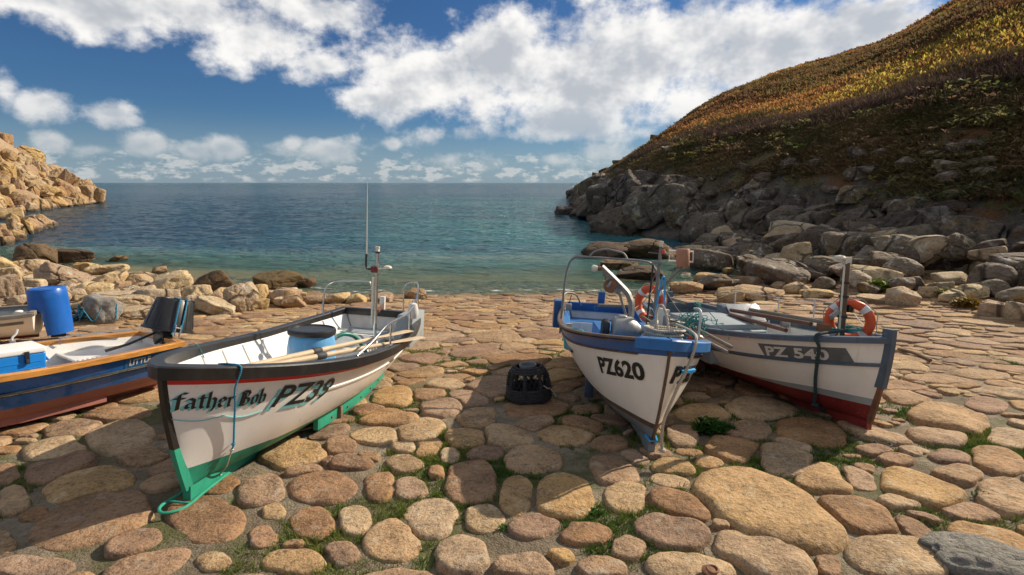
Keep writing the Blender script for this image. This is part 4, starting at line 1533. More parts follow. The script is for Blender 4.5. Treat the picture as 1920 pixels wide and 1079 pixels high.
# ---- boulders on the right shore
RIGHT = [
    (1140, 470, 110, 28, 0, 'r', None, 'long low dark boulder in the water under the boat hoop'),
    (1212, 468, 110, 34, 0, 'r', None, 'large dark smooth boulder beside the long low one at the cliff foot'),
    (1160, 497, 70, 14, 0, 's', None, 'flat dark slab awash behind the boat hoop'),
    (1200, 512, 90, 26, -6, 'b', None, 'brown sloping boulder behind the hauler arm'),
    (1330, 488, 90, 40, 0, 'r', None, 'dark rounded boulder right of the orange radar reflector'),
    (1442, 408, 92, 72, 0, 'r', 36, 'big mossy rounded boulder high in the pile left of the squared block'),
    (1524, 408, 90, 58, 0, 'b', 33, 'squared lichen spotted block high in the boulder pile'),
    (1520, 468, 90, 54, -22, 'b', 27, 'pointed dark boulder leaning up to the right in the pile'),
    (1360, 440, 90, 62, -20, 'r', 38, 'large smooth dark boulder below the cliff slabs'),
    (1455, 512, 122, 48, 0, 'r', None, 'big mottled boulder with pale lichen spots behind the wire rail'),
    (1405, 470, 90, 46, -10, 'r', 28, 'dark boulder above the big mottled one'),
    (1662, 476, 150, 52, 6, 's', 23, 'long flat grey slab in the boulder pile right of the mast'),
    (1862, 482, 240, 92, -8, 'r', 20, 'huge pale grey boulder at the right edge of the shore'),
    (1605, 500, 84, 42, 10, 'r', None, 'rounded brown boulder just behind the lifebuoy mast'),
    (1690, 556, 64, 34, 4, 'b', None, 'square cornered tan boulder at the slipway edge'),
    (1738, 548, 40, 24, 0, 'b', None, 'pale block beside the square cornered tan boulder'),
    (1782, 556, 50, 28, -10, 'b', None, 'broken grey boulder with flat faces near the yellow weeds'),
    (1868, 580, 78, 28, 0, 'b', None, 'brown wedge boulder resting on the slipway edge at the far right'),
    (1908, 585, 60, 36, 0, 'r', None, 'rounded boulder leaning on the brown wedge at the right edge'),
    (1418, 552, 92, 24, 4, 'r', None, 'long tan loaf boulder behind the wire rail posts'),
    (1372, 552, 60, 28, -6, 'r', None, 'smooth tan boulder left of the long loaf behind the wire rail'),
    (1494, 540, 46, 24, -12, 'r', None, 'tan boulder right of the long loaf'),
    (1530, 552, 60, 16, 0, 'r', None, 'low tan boulder between wire rail and lifebuoy mast'),
    (1545, 532, 50, 26, 6, 'r', None, 'grey tan boulder above the low one left of the mast'),
    (1640, 562, 70, 16, 5, 's', None, 'flat grey stone right of the lifebuoy mast'),
    (1900, 520, 70, 30, 0, 'r', None, 'smooth oval boulder in front of the huge pale one'),
    (1818, 500, 60, 30, 10, 'r', None, 'oval boulder on the flank of the huge pale one'),
    (1285, 540, 66, 22, 0, 'b', None, 'tan boulder at the water edge behind the lifebuoy on the blue boat'),
    (1340, 530, 70, 34, -12, 'b', None, 'dark sloping boulder behind the first wire rail post'),
]
for (u, v, w, h, tl, kd, d, lb) in RIGHT:
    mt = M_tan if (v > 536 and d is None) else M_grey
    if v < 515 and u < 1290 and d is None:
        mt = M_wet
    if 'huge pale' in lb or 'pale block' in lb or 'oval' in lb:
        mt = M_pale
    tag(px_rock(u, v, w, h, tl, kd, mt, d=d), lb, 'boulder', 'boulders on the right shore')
ANCH_R = [(1140, 470, 'long low dark boulder in the water'), (1212, 468, 'large smooth boulder at the water'), (1200, 512, 'brown sloping boulder behind the davit'), (1330, 488, 'rounded boulder beside the radar reflector'), (1442, 408, 'big mossy boulder'),
          (1524, 408, 'squared lichen spotted block'), (1520, 468, 'pointed dark boulder'), (1360, 440, 'smooth dark boulder under the cliff'), (1455, 512, 'big mottled boulder'), (1405, 470, 'dark boulder over the mottled one'),
          (1662, 476, 'long flat grey slab'), (1862, 482, 'huge pale grey boulder'), (1605, 500, 'rounded brown boulder behind the mast'), (1690, 556, 'square cornered tan boulder'), (1738, 548, 'pale block'), (1782, 556, 'broken grey boulder'),
          (1868, 580, 'brown wedge boulder'), (1908, 585, 'rounded boulder at the right edge'), (1418, 552, 'long tan loaf boulder'), (1372, 552, 'smooth tan boulder'), (1494, 540, 'tan boulder by the loaf'), (1545, 532, 'grey tan boulder'),
          (1640, 562, 'flat grey stone'), (1900, 520, 'smooth oval boulder'), (1818, 500, 'oval boulder on the huge one'), (1285, 540, 'tan boulder at the water edge'), (1340, 530, 'dark sloping boulder')]
for k in range(190):
    y = rng.uniform(12.5, 34)
    xf = np.interp(y, [10, 12, 17, 21, 25, 30, 36], [20.5, 19.5, 18.3, 17.3, 16.3, 15.2, 14.2])
    xe = np.interp(y, [10, 12, 15, 18, 22, 28, 36], [14.5, 13.6, 12.2, 9.6, 7.8, 8.8, 10.5])
    f = rng.random() * 0.92
    x = xe + (xf - xe) * f
    s = (0.22 + 0.55 * rng.random() ** 1.8) * (0.75 + 0.7 * f)
    z = max(gz(x, y), SEA - 0.3) + s * 0.2 + f ** 1.6 * 1.3
    if k > 120:
        s *= 0.55
    mt_ = random.choice([M_grey, M_grey, M_pale]) if f > 0.25 else random.choice([M_tan, M_grey, M_pale])
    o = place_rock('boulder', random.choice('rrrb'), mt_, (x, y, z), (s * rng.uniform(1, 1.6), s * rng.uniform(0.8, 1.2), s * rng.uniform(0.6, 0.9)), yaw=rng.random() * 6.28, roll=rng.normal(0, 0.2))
    beside(o, mt_, s, ANCH_R, 'loose boulders at the cliff foot')
for lb, lst in LOOSE.items():      # look-alikes beside the same neighbour: told apart by their order
    if len(lst) > 1:
        lst.sort(key=lambda q: q[0])
        for k, (u, o) in enumerate(lst):
            o['label'] = lb.replace(' loose', '').replace(' the ', ' ') + ', ' + ['first', 'second', 'third', 'fourth', 'fifth', 'sixth', 'seventh', 'eighth', 'ninth', 'tenth'][min(k, 9)] + ' from left'

# ================================================================== boats
class Hull:
    """x: stern 0 .. bow L, y: port +, z: up from the underside of the keel"""
    def __init__(s, L, B, Hs, Hm, Hb, wt=0.7, tm=0.45, p=2.3, q=0.8, rake=0.25, k0=0.1, kr=0.0, e=(0.45, 0.33, 0.5, 0.95), tl=0.35):
        s.L, s.Bh, s.Hs, s.Hm, s.Hb, s.wt, s.tm, s.p, s.q = L, B / 2, Hs, Hm, Hb, wt, tm, p, q
        s.rake, s.k0, s.kr, s.e, s.tl = rake, k0, kr, e, tl

    def b(s, t):
        if t < s.tm:
            return s.Bh * (s.wt + (1 - s.wt) * math.sin(math.pi / 2 * t / s.tm))
        return s.Bh * max(0.0, 1 - ((t - s.tm) / (1 - s.tm)) ** s.p) ** s.q

    def zs(s, t):
        if t < s.tl:
            return s.Hm + (s.Hs - s.Hm) * ((s.tl - t) / s.tl) ** 2
        return s.Hm + (s.Hb - s.Hm) * ((t - s.tl) / (1 - s.tl)) ** 1.7

    def zk(s, t):
        return s.k0 + s.kr * max(0.0, (t - 0.72) / 0.28) ** 2 + 0.05 * max(0, 0.3 - t) ** 1.5

    def pos(s, t, h, side=1, off=0.0, inset=0.0):
        ex = float(np.interp(t, [0, 0.42, 0.8, 1.0], s.e))
        hh = min(max(h, 0.0), 1.2)
        y = s.b(t) * hh ** ex
        y = max(y - inset, 0.0)
        z = s.zk(t) + (s.zs(t) - s.zk(t)) * h
        g_ = max(0.0, (t - 0.6) / 0.4) ** 2
        x = s.L * t - s.rake * g_ * (1 - min(h, 1.0)) ** 1.6 - 0.07 * (1 - t) ** 8 * (h - 1)
        P = Vector((x, y * side, z))
        if off:
            d = 0.004
            t1, t0 = min(t + d, 1.0), max(t - d, 0.0)
            a = s.pos(t1, h, side) - s.pos(t0, h, side)
            c = s.pos(t, min(h + d, 1.0), side) - s.pos(t, max(h - d, 0.001), side)
            n = a.cross(c) * (1 if side > 0 else -1)
            if n.length > 1e-9:
                n = n.normalized()
                if n.y * side < 0:
                    n = -n
                P = P + n * off
        return P

    def h_of(s, t, z):
        return (z - s.zk(t)) / (s.zs(t) - s.zk(t))

    def ts(s, n=44, a=0.0, b=1.0):
        # closer together towards the bow
        return [a + (b - a) * (1 - (1 - i / n) ** 1.5) for i in range(n + 1)]

    def patch(s, fa, fb, n=44, m=10, sides=(1, -1), off=0.0, inset=0.0, a=0.0, b=1.0, pw=1.6):
        mb = MB()
        for sd in sides:
            rows = []
            for t in s.ts(n, a, b):
                ha, hb = fa(t), fb(t)
                rows.append([s.pos(t, ha + (hb - ha) * (j / m) ** pw, sd, off, inset) for j in range(m + 1)])
            mb.grid(rows)
        return mb

    def rail(s, wi, wo, h, up, n=44, sides=(1, -1), a=0.0, b=1.0, drop=None):
        """rectangular rail swept along the sheer"""
        mb = MB()
        for sd in sides:
            rows = []
            tt = s.ts(n, a, b)
            for t in tt:
                P = s.pos(t, 1.0, sd)
                T = s.pos(min(t + 0.004, 1), 1, sd) - s.pos(max(t - 0.004, 0), 1, sd)
                nrm = Vector((-T.y, T.x, 0)).normalized() * sd
                if t > 0.9999:
                    nrm = Vector((1, 0, 0))
                o_, i_ = P + nrm * wo, P - nrm * wi
                r_ = min(0.012, wo * 0.4)
                z0, z1 = P.z - h, P.z + up
                rows.append([Vector((o_.x, o_.y, z0)), Vector((o_.x, o_.y, z1 - r_)), Vector((o_.x, o_.y, z1)) - nrm * r_, Vector((i_.x, i_.y, z1)) + nrm * r_, Vector((i_.x, i_.y, z1 - r_)), Vector((i_.x, i_.y, z0)), Vector((o_.x, o_.y, z0))])
            mb.grid(rows)
            k = len(mb.v)
            mb.f.append(tuple(range(k - 7 * len(rows), k - 7 * len(rows) + 6)))
        return mb

    def strake(s, fh, hw, out, n=40, sides=(1, -1), a=0.0, b=1.0):
        """thin batten proud of the planking at height fraction fh(t)"""
        mb = MB()
        for sd in sides:
            rows = []
            for t in s.ts(n, a, b):
                h = fh(t)
                dh = hw / (s.zs(t) - s.zk(t))
                rows.append([s.pos(t, h - dh, sd, 0.001), s.pos(t, h - dh * 0.7, sd, out), s.pos(t, h + dh * 0.7, sd, out), s.pos(t, h + dh, sd, 0.001)])
            mb.grid(rows)
        return mb

    def stem(s, h0, h1, hw=0.03, fwd=0.03, back=0.06, n=18, low=0.0):
        mb = MB()
        rows = []
        for i in range(n + 1):
            h = h0 + (h1 - h0) * i / n
            P = s.pos(1.0, h)
            rows.append([P + Vector((-back, hw, 0)), P + Vector((fwd, hw * 0.7, 0)), P + Vector((fwd, -hw * 0.7, 0)), P + Vector((-back, -hw, 0)), P + Vector((-back, hw, 0))])
        mb.grid(rows)
        k = len(mb.v)
        mb.f.append(tuple(range(k - 4, k)) if False else (k - 5, k - 4, k - 3, k - 2))
        mb.f.append((k - 5 * (n + 1) + 3, k - 5 * (n + 1) + 2, k - 5 * (n + 1) + 1, k - 5 * (n + 1)))
        return mb

    def keel(s, hw=0.035, n=30, x1=None, depth=None):
        mb = MB()
        rows = []
        for t in s.ts(n):
            P = s.pos(t, 0.0)
            z0 = (s.zk(t) - s.k0) if depth is None else P.z - depth
            z0 = max(z0, 0.0)
            rows.append([Vector((P.x, hw, P.z + 0.03)), Vector((P.x, hw, z0)), Vector((P.x, -hw, z0)), Vector((P.x, -hw, P.z + 0.03))])
        mb.grid(rows)
        k = len(mb.v)
        mb.f += [(0, 1, 2, 3), (k - 1, k - 2, k - 3, k - 4)]
        return mb

    def transom(s, inset=0.0, x=0.0, h0=0.0, m=12, wall=0.0):
        mb = MB()
        hs = [h0 + (1 - h0) * (j / m) ** 1.6 for j in range(m + 1)]
        rows = []
        for h in hs:
            p = s.pos(0, h, 1, 0, inset) + Vector((x, 0, 0))
            rows.append([p, Vector((p.x, 0, p.z)), Vector((p.x, -p.y, p.z))])
        mb.grid(rows)
        return mb

    def floor(s, z, inset=0.05, a=0.015, b=0.93, n=30, zf=None):
        mb = MB()
        rows = []
        for t in s.ts(n, a, b):
            zz = z if zf is None else zf(t)
            p = s.pos(t, min(s.h_of(t, zz), 1.0), 1, 0, inset)
            rows.append([p, Vector((p.x, 0, p.z)), Vector((p.x, -p.y, p.z))])
        mb.grid(rows)
        return mb

    def bench(s, x0, x1, z, thick=0.04, inset=0.045):
        mb = MB()
        top, bot = [], []
        for i in range(7):
            x = x0 + (x1 - x0) * i / 6
            t = x / s.L
            p = s.pos(t, s.h_of(t, z), 1, 0, inset)
            q = s.pos(t, s.h_of(t, z - thick), 1, 0, inset)
            top.append([Vector((x, p.y, z)), Vector((x, -p.y, z))])
            bot.append([Vector((x, q.y, z - thick)), Vector((x, -q.y, z - thick))])
        rows = [[a_[0], a_[1], b_[1], b_[0], a_[0]] for a_, b_ in zip(top, bot)]
        mb.grid(rows)
        mb.f += [(0, 1, 2, 3), (33, 32, 31, 30)]
        return mb

    def letter(s, P, F, X0, drop, side, dirx, off=0.004, layer=0, slope=0.0):
        """flat letters laid on the planking; X0: where they start, drop: below the sheer"""
        V = []
        for (x, y) in P:
            X = X0 + dirx * x
            t = X / s.L
            for _ in range(4):
                z = s.zs(t) - drop + y + slope * x
                h = s.h_of(t, z)
                t = min(max(t + (X - s.pos(t, h, side).x) / s.L, 0.0), 1.0)
            V.append(s.pos(t, h, side, off + layer * 0.0025))
        mb = MB()
        mb.add(V, F)
        return mb


def boat_matrix(stern, bow, heel=0.0, lift=0.0, trim=0.0):
    """keel on the slope, from stern (x,y) towards bow (x,y)"""
    s0 = Vector((stern[0], stern[1], -SLOPE * stern[1] + lift))
    s1 = Vector((bow[0], bow[1], -SLOPE * bow[1] + lift + trim))
    X = (s1 - s0).normalized()
    Nn = Vector((0, SLOPE, 1)).normalized()
    Y = Nn.cross(X).normalized()
    Z = X.cross(Y)
    M = Matrix((X, Y, Z)).transposed().to_4x4()
    return Matrix.Translation(s0) @ M @ Matrix.Rotation(heel, 4, 'X')


def thing(name, M, loc, label, cat, group=None, rot=None):
    """a thing standing at loc in the frame M"""
    T = M @ Matrix.Translation(Vector(loc))
    if rot is not None:
        T = T @ rot.to_4x4()
    o = empty(name, mat=T)
    tag(o, label, cat, group)
    return o


# colours
P_white = paint('hull_white', (0.87, 0.85, 0.81), 0.32, 0.03, 1.5, 0.004, dirt=(0.58, 0.51, 0.41), dirt_amt=0.13, coat=0.2)
P_cream = paint('hull_cream', (0.87, 0.82, 0.72), 0.38, 0.04, 1.5, 0.006, dirt=(0.54, 0.44, 0.30), dirt_amt=0.17, coat=0.1)
P_inner = paint('inside_white', (0.74, 0.72, 0.68), 0.5, 0.04, 3, 0.01, dirt=(0.4, 0.36, 0.29), dirt_amt=0.35)
P_black = paint('gunwale_black', (0.016, 0.015, 0.015), 0.36, 0.2, 5, 0.01, dirt=(0.06, 0.055, 0.05), dirt_amt=0.3)
P_red = paint('stripe_red', (0.62, 0.018, 0.018), 0.4, 0.06, 5, 0.005)
P_green = paint('bottom_green', (0.025, 0.30, 0.19), 0.5, 0.10, 3, 0.02, dirt=(0.02, 0.14, 0.09), dirt_amt=0.6, chips=(0.14, 0.07, 0.03))
P_blue = paint('gunwale_blue', (0.018, 0.10, 0.30), 0.38, 0.12, 3, 0.015, dirt=(0.015, 0.06, 0.2), dirt_amt=0.5, chips=(0.42, 0.46, 0.5))
P_lblue = paint('inside_blue', (0.02, 0.14, 0.38), 0.45, 0.15, 3, 0.02, dirt=(0.015, 0.08, 0.2), dirt_amt=0.5)
P_bluegrey = paint('gunwale_bluegrey', (0.085, 0.115, 0.15), 0.45, 0.12, 3, 0.015, dirt=(0.05, 0.06, 0.07), dirt_amt=0.5, chips=(0.25, 0.26, 0.26))
P_lgrey = paint('deck_grey', (0.30, 0.345, 0.36), 0.55, 0.08, 3, 0.015, dirt=(0.17, 0.17, 0.16), dirt_amt=0.5)
P_wred = paint('bottom_red', (0.21, 0.022, 0.018), 0.5, 0.15, 4, 0.03, dirt=(0.10, 0.016, 0.012), dirt_amt=0.6, chips=(0.52, 0.42, 0.36))
P_brick = paint('bilge_red', (0.36, 0.075, 0.03), 0.6, 0.15, 4, 0.03, dirt=(0.15, 0.04, 0.02), dirt_amt=0.5)
P_boot = paint('boot_grey', (0.32, 0.355, 0.35), 0.5, 0.1, 3, 0.02, chips=(0.5, 0.45, 0.38))
P_navy = paint('hull_navy', (0.014, 0.135, 0.45), 0.3, 0.10, 2, 0.006, dirt=(0.01, 0.05, 0.14), dirt_amt=0.5, coat=0.3)
P_anti = paint('bottom_pink', (0.34, 0.135, 0.105), 0.65, 0.10, 3, 0.02, dirt=(0.18, 0.075, 0.055), dirt_amt=0.6)
P_steel = paint('stainless', (0.62, 0.61, 0.59), 0.22, 0.05, 8, 0.0, metal=1.0)
P_galv = paint('galvanised', (0.23, 0.225, 0.21), 0.55, 0.15, 10, 0.01, metal=0.3, dirt=(0.25, 0.22, 0.17), dirt_amt=0.5)
P_castal = paint('cast_metal', (0.36, 0.355, 0.34), 0.48, 0.12, 8, 0.02, metal=0.7, dirt=(0.2, 0.18, 0.14), dirt_amt=0.5)
P_rust = paint('rusty_iron', (0.19, 0.085, 0.04), 0.8, 0.3, 8, 0.05, dirt=(0.32, 0.15, 0.05), dirt_amt=0.6)
P_plblack = paint('black_plastic', (0.018, 0.018, 0.019), 0.38, 0.15, 6, 0.006, dirt=(0.07, 0.07, 0.07), dirt_amt=0.4)
P_rubber = paint('dark_rubber', (0.035, 0.036, 0.038), 0.7, 0.2, 6, 0.02)
P_orange = paint('buoy_orange', (0.72, 0.095, 0.02), 0.5, 0.08, 4, 0.006, dirt=(0.45, 0.07, 0.02), dirt_amt=0.4)
P_wband = paint('band_white', (0.70, 0.68, 0.64), 0.5, 0.05, 6, 0.004)
P_redbuoy = paint('buoy_red', (0.75, 0.06, 0.03), 0.4, 0.06, 4, 0.004)
P_drumblue = paint('drum_blue', (0.10, 0.34, 0.62), 0.42, 0.10, 4, 0.008, dirt=(0.45, 0.55, 0.62), dirt_amt=0.35)
P_coverblue = paint('cover_blue', (0.008, 0.115, 0.46), 0.33, 0.08, 3, 0.006, dirt=(0.006, 0.07, 0.3), dirt_amt=0.4)
P_coolblue = paint('cool_box_blue', (0.008, 0.20, 0.60), 0.35, 0.06, 3, 0.004)
P_coolwhite = paint('cool_box_white', (0.78, 0.77, 0.74), 0.4, 0.04, 3, 0.004)
P_turq = paint('bucket_turquoise', (0.03, 0.42, 0.47), 0.4, 0.08, 5, 0.004)
P_cyan = paint('lettering_cyan', (0.20, 0.55, 0.58), 0.45, 0.04, 6, 0.0)
P_ink = paint('lettering_black', (0.016, 0.015, 0.014), 0.4, 0.1, 6, 0.0)
P_letw = paint('lettering_white', (0.66, 0.63, 0.55), 0.5, 0.06, 6, 0.0)
P_plate = paint('plate_grey', (0.115, 0.118, 0.115), 0.6, 0.2, 6, 0.01, dirt=(0.2, 0.2, 0.19), dirt_amt=0.4)
P_terra = paint('reflector_terracotta', (0.42, 0.19, 0.11), 0.6, 0.1, 5, 0.01, dirt=(0.28, 0.13, 0.08), dirt_amt=0.5)
P_brown = paint('rub_rail_brown', (0.11, 0.065, 0.04), 0.55, 0.2, 5, 0.02, dirt=(0.25, 0.2, 0.14), dirt_amt=0.4)
P_greyplast = paint('grey_plastic', (0.20, 0.215, 0.22), 0.5, 0.1, 5, 0.01)
P_ivory = paint('ivory_plastic', (0.72, 0.67, 0.54), 0.4, 0.05, 5, 0.004)
P_yellow = paint('yellow_plastic', (0.72, 0.45, 0.02), 0.4, 0.05, 5, 0.004)
P_hose = paint('hose_green', (0.02, 0.17, 0.12), 0.4, 0.1, 5, 0.004)
P_skyhook = paint('pipe_blue', (0.02, 0.33, 0.70), 0.35, 0.06, 5, 0.004)
W_oar = wood('oar_wood', (0.62, 0.47, 0.30), 0.6, 0, 5, 0.0, 0.72)
W_varn = wood('varnished_wood', (0.60, 0.27, 0.06), 0.3, 0, 4, 0.5, 0.6)
W_grey = wood('weathered_wood', (0.30, 0.25, 0.19), 0.85, 0, 5, 0.0, 0.55)
W_rail = wood('grey_rail_wood', (0.25, 0.225, 0.19), 0.8, 0, 4, 0.0, 0.6)
W_prop = wood('prop_wood', (0.24, 0.15, 0.085), 0.9, 0, 5, 0.0, 0.6)
W_mast = wood('mast_wood', (0.16, 0.10, 0.06), 0.7, 2, 4, 0.0, 0.5)
W_brownoar = wood('brown_oar_wood', (0.17, 0.07, 0.038), 0.65, 0, 5, 0.0, 0.7)
R_blue = rope_mat('rope_blue', (0.03, 0.32, 0.52))
R_white = rope_mat('rope_white', (0.62, 0.56, 0.45))
R_black = rope_mat('rope_black', (0.04, 0.04, 0.043))
R_teal = rope_mat('rope_teal', (0.025, 0.30, 0.27))
R_dgreen = rope_mat('rope_dark_green', (0.035, 0.075, 0.075))
R_twine = rope_mat('rope_twine', (0.36, 0.30, 0.20))


def rope_from(name, pts, r, mat, label, cat='rope', n=10, group=None, knots=()):
    """a rope lying through world points"""
    path = spline(pts, n)
    c = Vector(pts[0])
    mb = MB()
    mb.tube([p - c for p in path], r, 7)
    for kpt in knots:
        mb.torus(Vector(kpt) - c, r * 1.2, r * 1.2, 10, 6)
    o = mb.build(name, mat, None)
    o.location = c
    return tag(o, label, cat, group)


def lifebuoy(M, label, Rm=0.30, r=0.062):
    """ring in the local xz plane (axis y)"""
    o = empty('lifebuoy', mat=M)
    tag(o, label, 'lifebuoy')
    rx = Matrix.Rotation(R(90), 3, 'X')
    MB().torus((0, 0, 0), Rm, r, 40, 14, rx).build('ring', P_orange, o)
    for k in range(4):
        a0 = R(45 + 90 * k)
        mb = MB()
        rows = []
        for i in range(5):
            a = a0 + R(-9 + 18 * i / 4)
            rows.append([Vector(((Rm + (r + .004) * math.cos(b_)) * math.cos(a), (r + .004) * math.sin(b_), (Rm + (r + .004) * math.cos(b_)) * math.sin(a))) for b_ in [2 * math.pi * j / 14 for j in range(15)]])
        mb.grid(rows).build('band', P_wband, o)
    pts = []
    for k in range(16):
        a = 2 * math.pi * k / 16
        rr = Rm + r + (0.004 if k % 2 == 0 else 0.03)
        pts.append((rr * math.cos(a), 0, rr * math.sin(a)))
    MB().tube(spline(pts, 3, True), 0.006, 6, closed=True).build('grab_line', R_white, o)
    return o


# ------------------------------------------------------------------ 1: white boat with black gunwale
H1 = Hull(5.05, 1.95, 0.98, 0.90, 1.27, wt=0.70, tm=0.42, p=2.6, q=0.80, rake=0.26, k0=0.10, kr=0.02, e=(0.42, 0.34, 0.42, 0.66))
M1 = boat_matrix((-2.36, 8.70), (-2.83, 3.68), heel=R(-3.5))
boat1 = empty('fishing_boat', mat=M1)
tag(boat1, 'white open fishing boat with black gunwale, red stripe and green bottom', 'boat', 'fishing boats drawn up on the slipway')
zw1 = lambda t: 0.22 + 0.10 * t + 0.04 * max(0, t - 0.8)
hw1 = lambda t: max(0.02, H1.h_of(t, zw1(t)))
hr1 = lambda t: H1.h_of(t, H1.zs(t) - 0.148)
hr2 = lambda t: H1.h_of(t, H1.zs(t) - 0.11)
H1.patch(lambda t: 0.0, hw1, m=8).build('hull_bottom', P_green, boat1, sharp=60)
H1.patch(hw1, hr1, m=12, pw=1.0).build('hull_side', P_white, boat1, sharp=60)
H1.patch(hr1, lambda t: 1.0, m=3, pw=1.0).build('hull_stripe', P_red, boat1, sharp=60)
H1.rail(0.075, 0.045, 0.098, 0.014).build('gunwale', P_black, boat1, sharp=35)
H1.patch(lambda t: max(0.05, H1.h_of(t, 0.30)), lambda t: 0.985, inset=0.045, a=0.012, b=0.985, pw=1.0).build('inside_planking', P_inner, boat1, sharp=60)
H1.floor(0.32, inset=0.03).build('floor', P_inner, boat1)
H1.transom().build('transom', P_white, boat1)
H1.transom(inset=0.045, x=0.05, h0=0.25).build('transom_lining', P_inner, boat1)
zt = H1.zs(0)
MB().box((0.03, 0, zt - 0.045), (0.12, H1.b(0) * 2 - 0.1, 0.115)).build('transom_cap', P_black, boat1, bevel=0.008)
H1.keel(0.035).build('keel', P_green, boat1)
H1.stem(0.0, 0.37, 0.03, 0.03, 0.05).build('stem_foot', P_green, boat1)
H1.stem(0.37, 0.93, 0.03, 0.03, 0.05).build('stem', P_black, boat1)
H1.strake(lambda t: 0.68 - 0.06 * (1 - t), 0.016, 0.012, a=0.02, b=0.72).build('rubbing_strake', P_white, boat1)
for sd in (1, -1):
    pts = [H1.pos(t, 0.10, sd, 0.02) for t in (0.18, 0.26, 0.34, 0.42, 0.5, 0.58, 0.64)]
    mb = MB()
    rows = []
    for p in pts:
        rows.append([p + Vector((0, -.03, .08)), p + Vector((0, -.03, -.10)), p + Vector((0, .03, -.10)), p + Vector((0, .03, .08)), p + Vector((0, -.03, .08))])
    mb.grid(rows)
    mb.f += [(0, 1, 2, 3), (33, 32, 31, 30)]
    bk = mb.build('bilge_keel', P_green, boat1, bevel=0.006)
    for p in pts[1:-1]:
        MB().lathe([(0, 0.0), (0.014, 0), (0.014, .012), (0, .014)], 8, p + Vector((0, 0.03 * sd, -0.04)), Matrix.Rotation(R(-90 * sd), 3, 'X')).build('bolt', P_rust, bk)
    q = H1.pos(0.52, 0.0, sd)
    MB().box((2.75, sd * 0.42, 0.10), (0.05, 0.14, 0.22)).build('prop', W_prop, boat1, bevel=0.005)
# towing loop at the forefoot
MB().tube(spline([(4.30, 0.05, 0.04), (4.68, 0.08, 0.05), (4.95, 0.10, 0.055), (5.06, 0.0, 0.06), (4.95, -0.10, 0.055), (4.68, -0.08, 0.05), (4.30, -0.05, 0.04)], 7), 0.013, 8).build('towing_loop', P_green, boat1)
MB().tube([(4.88, 0.09, 0.055), (4.88, -0.09, 0.055)], 0.010, 8).build('towing_crossbar', P_green, boat1)
for x, sd in ((2.2, -1), (2.65, -1), (3.1, -1), (3.55, -1), (2.4, 1), (3.3, 1), (1.2, -1), (0.7, -1)):
    t = x / H1.L
    path = [H1.pos(t, h, sd, 0, 0.05) for h in (0.36, 0.5, 0.65, 0.8, 0.9)]
    MB().tube(path, 0.018, 8).build('rib', P_inner, boat1)
H1.bench(0.06, 0.75, 0.66, 0.04).build('stern_deck', P_inner, boat1, bevel=0.004)
MB().box((0.40, -0.12, 0.668), (0.42, 0.75, 0.012)).build('deck_panel', P_lgrey, boat1, bevel=0.004)
MB().box((1.25, -0.05, 0.50), (0.95, 0.78, 0.36)).build('engine_box', P_inner, boat1, bevel=0.015)
MB().box((1.25, -0.05, 0.690), (0.80, 0.66, 0.02)).build('engine_lid', P_lgrey, boat1, bevel=0.004)
MB().box((1.60, -0.30, 0.78), (0.20, 0.12, 0.12)).build('engine_cowl', P_greyplast, boat1, bevel=0.02)
H1.bench(3.55, 3.80, 0.72, 0.04).build('thwart', P_inner, boat1, bevel=0.004)
# grey sloping locker at the port quarter
M_ = Matrix.Rotation(R(90), 4, 'X')
MB().prism([(0.12, 0.58), (0.95, 0.58), (0.95, 0.80), (0.80, 1.06), (0.12, 1.06)], 0.26, Matrix.Translation((0, 0.80, 0)) @ M_).build('side_locker', P_lgrey, boat1, bevel=0.012)
MB().box((-0.02, 0.0, zt + 0.07), (0.06, 0.09, 0.34)).build('stern_post', P_inner, boat1, bevel=0.01)
MB().box((0.32, 0.09, zt + 0.09), (0.75, 0.035, 0.05), rotz(0.22)).build('tiller', W_brownoar, boat1, bevel=0.008)
# port hand rail, posts, corner hoops
def g1(x, up=0.0, sd=1, dy=0.0):
    p = H1.pos(x / H1.L, 1.0, sd)
    return Vector((p.x, p.y + dy * sd, p.z + up))
MB().tube(spline([g1(3.30, 0.01, 1, -.02), g1(2.95, 0.14, 1, -.02), g1(2.55, 0.29, 1, -.02), g1(2.25, 0.315, 1, -.03), g1(1.5, 0.32, 1, -.03), g1(0.8, 0.36, 1, -.03), g1(0.35, 0.44, 1, -.03), g1(0.12, 0.52, 1, -.05), Vector((0.08, 0.60, zt + 0.54)), Vector((0.06, 0.42, zt + 0.46)), Vector((0.05, 0.40, zt + 0.02))], 7), 0.014, 10).build('hand_rail', P_steel, boat1)
for x, hh in ((2.35, 0.31), (1.35, 0.32), (0.62, 0.38), (0.15, 0.5)):
    p = g1(x, 0, 1, -.03)
    MB().tube([p, p + Vector((0, 0, hh))], 0.013, 10).build('rail_post', P_steel, boat1)
    MB().box(p + Vector((0, 0, 0.014)), (0.10, 0.05, 0.012)).build('rail_foot', P_steel, boat1, bevel=0.003)
MB().tube(spline([g1(0.62, 0, -1, -.02), g1(0.60, 0.30, -1, -.02), g1(0.55, 0.47, -1, -.04), g1(0.36, 0.52, -1, -.1), Vector((0.14, -0.30, zt + 0.50)), Vector((0.08, -0.18, zt + 0.44)), Vector((0.06, -0.16, zt + 0.02))], 7), 0.014, 10).build('corner_hoop', P_steel, boat1)
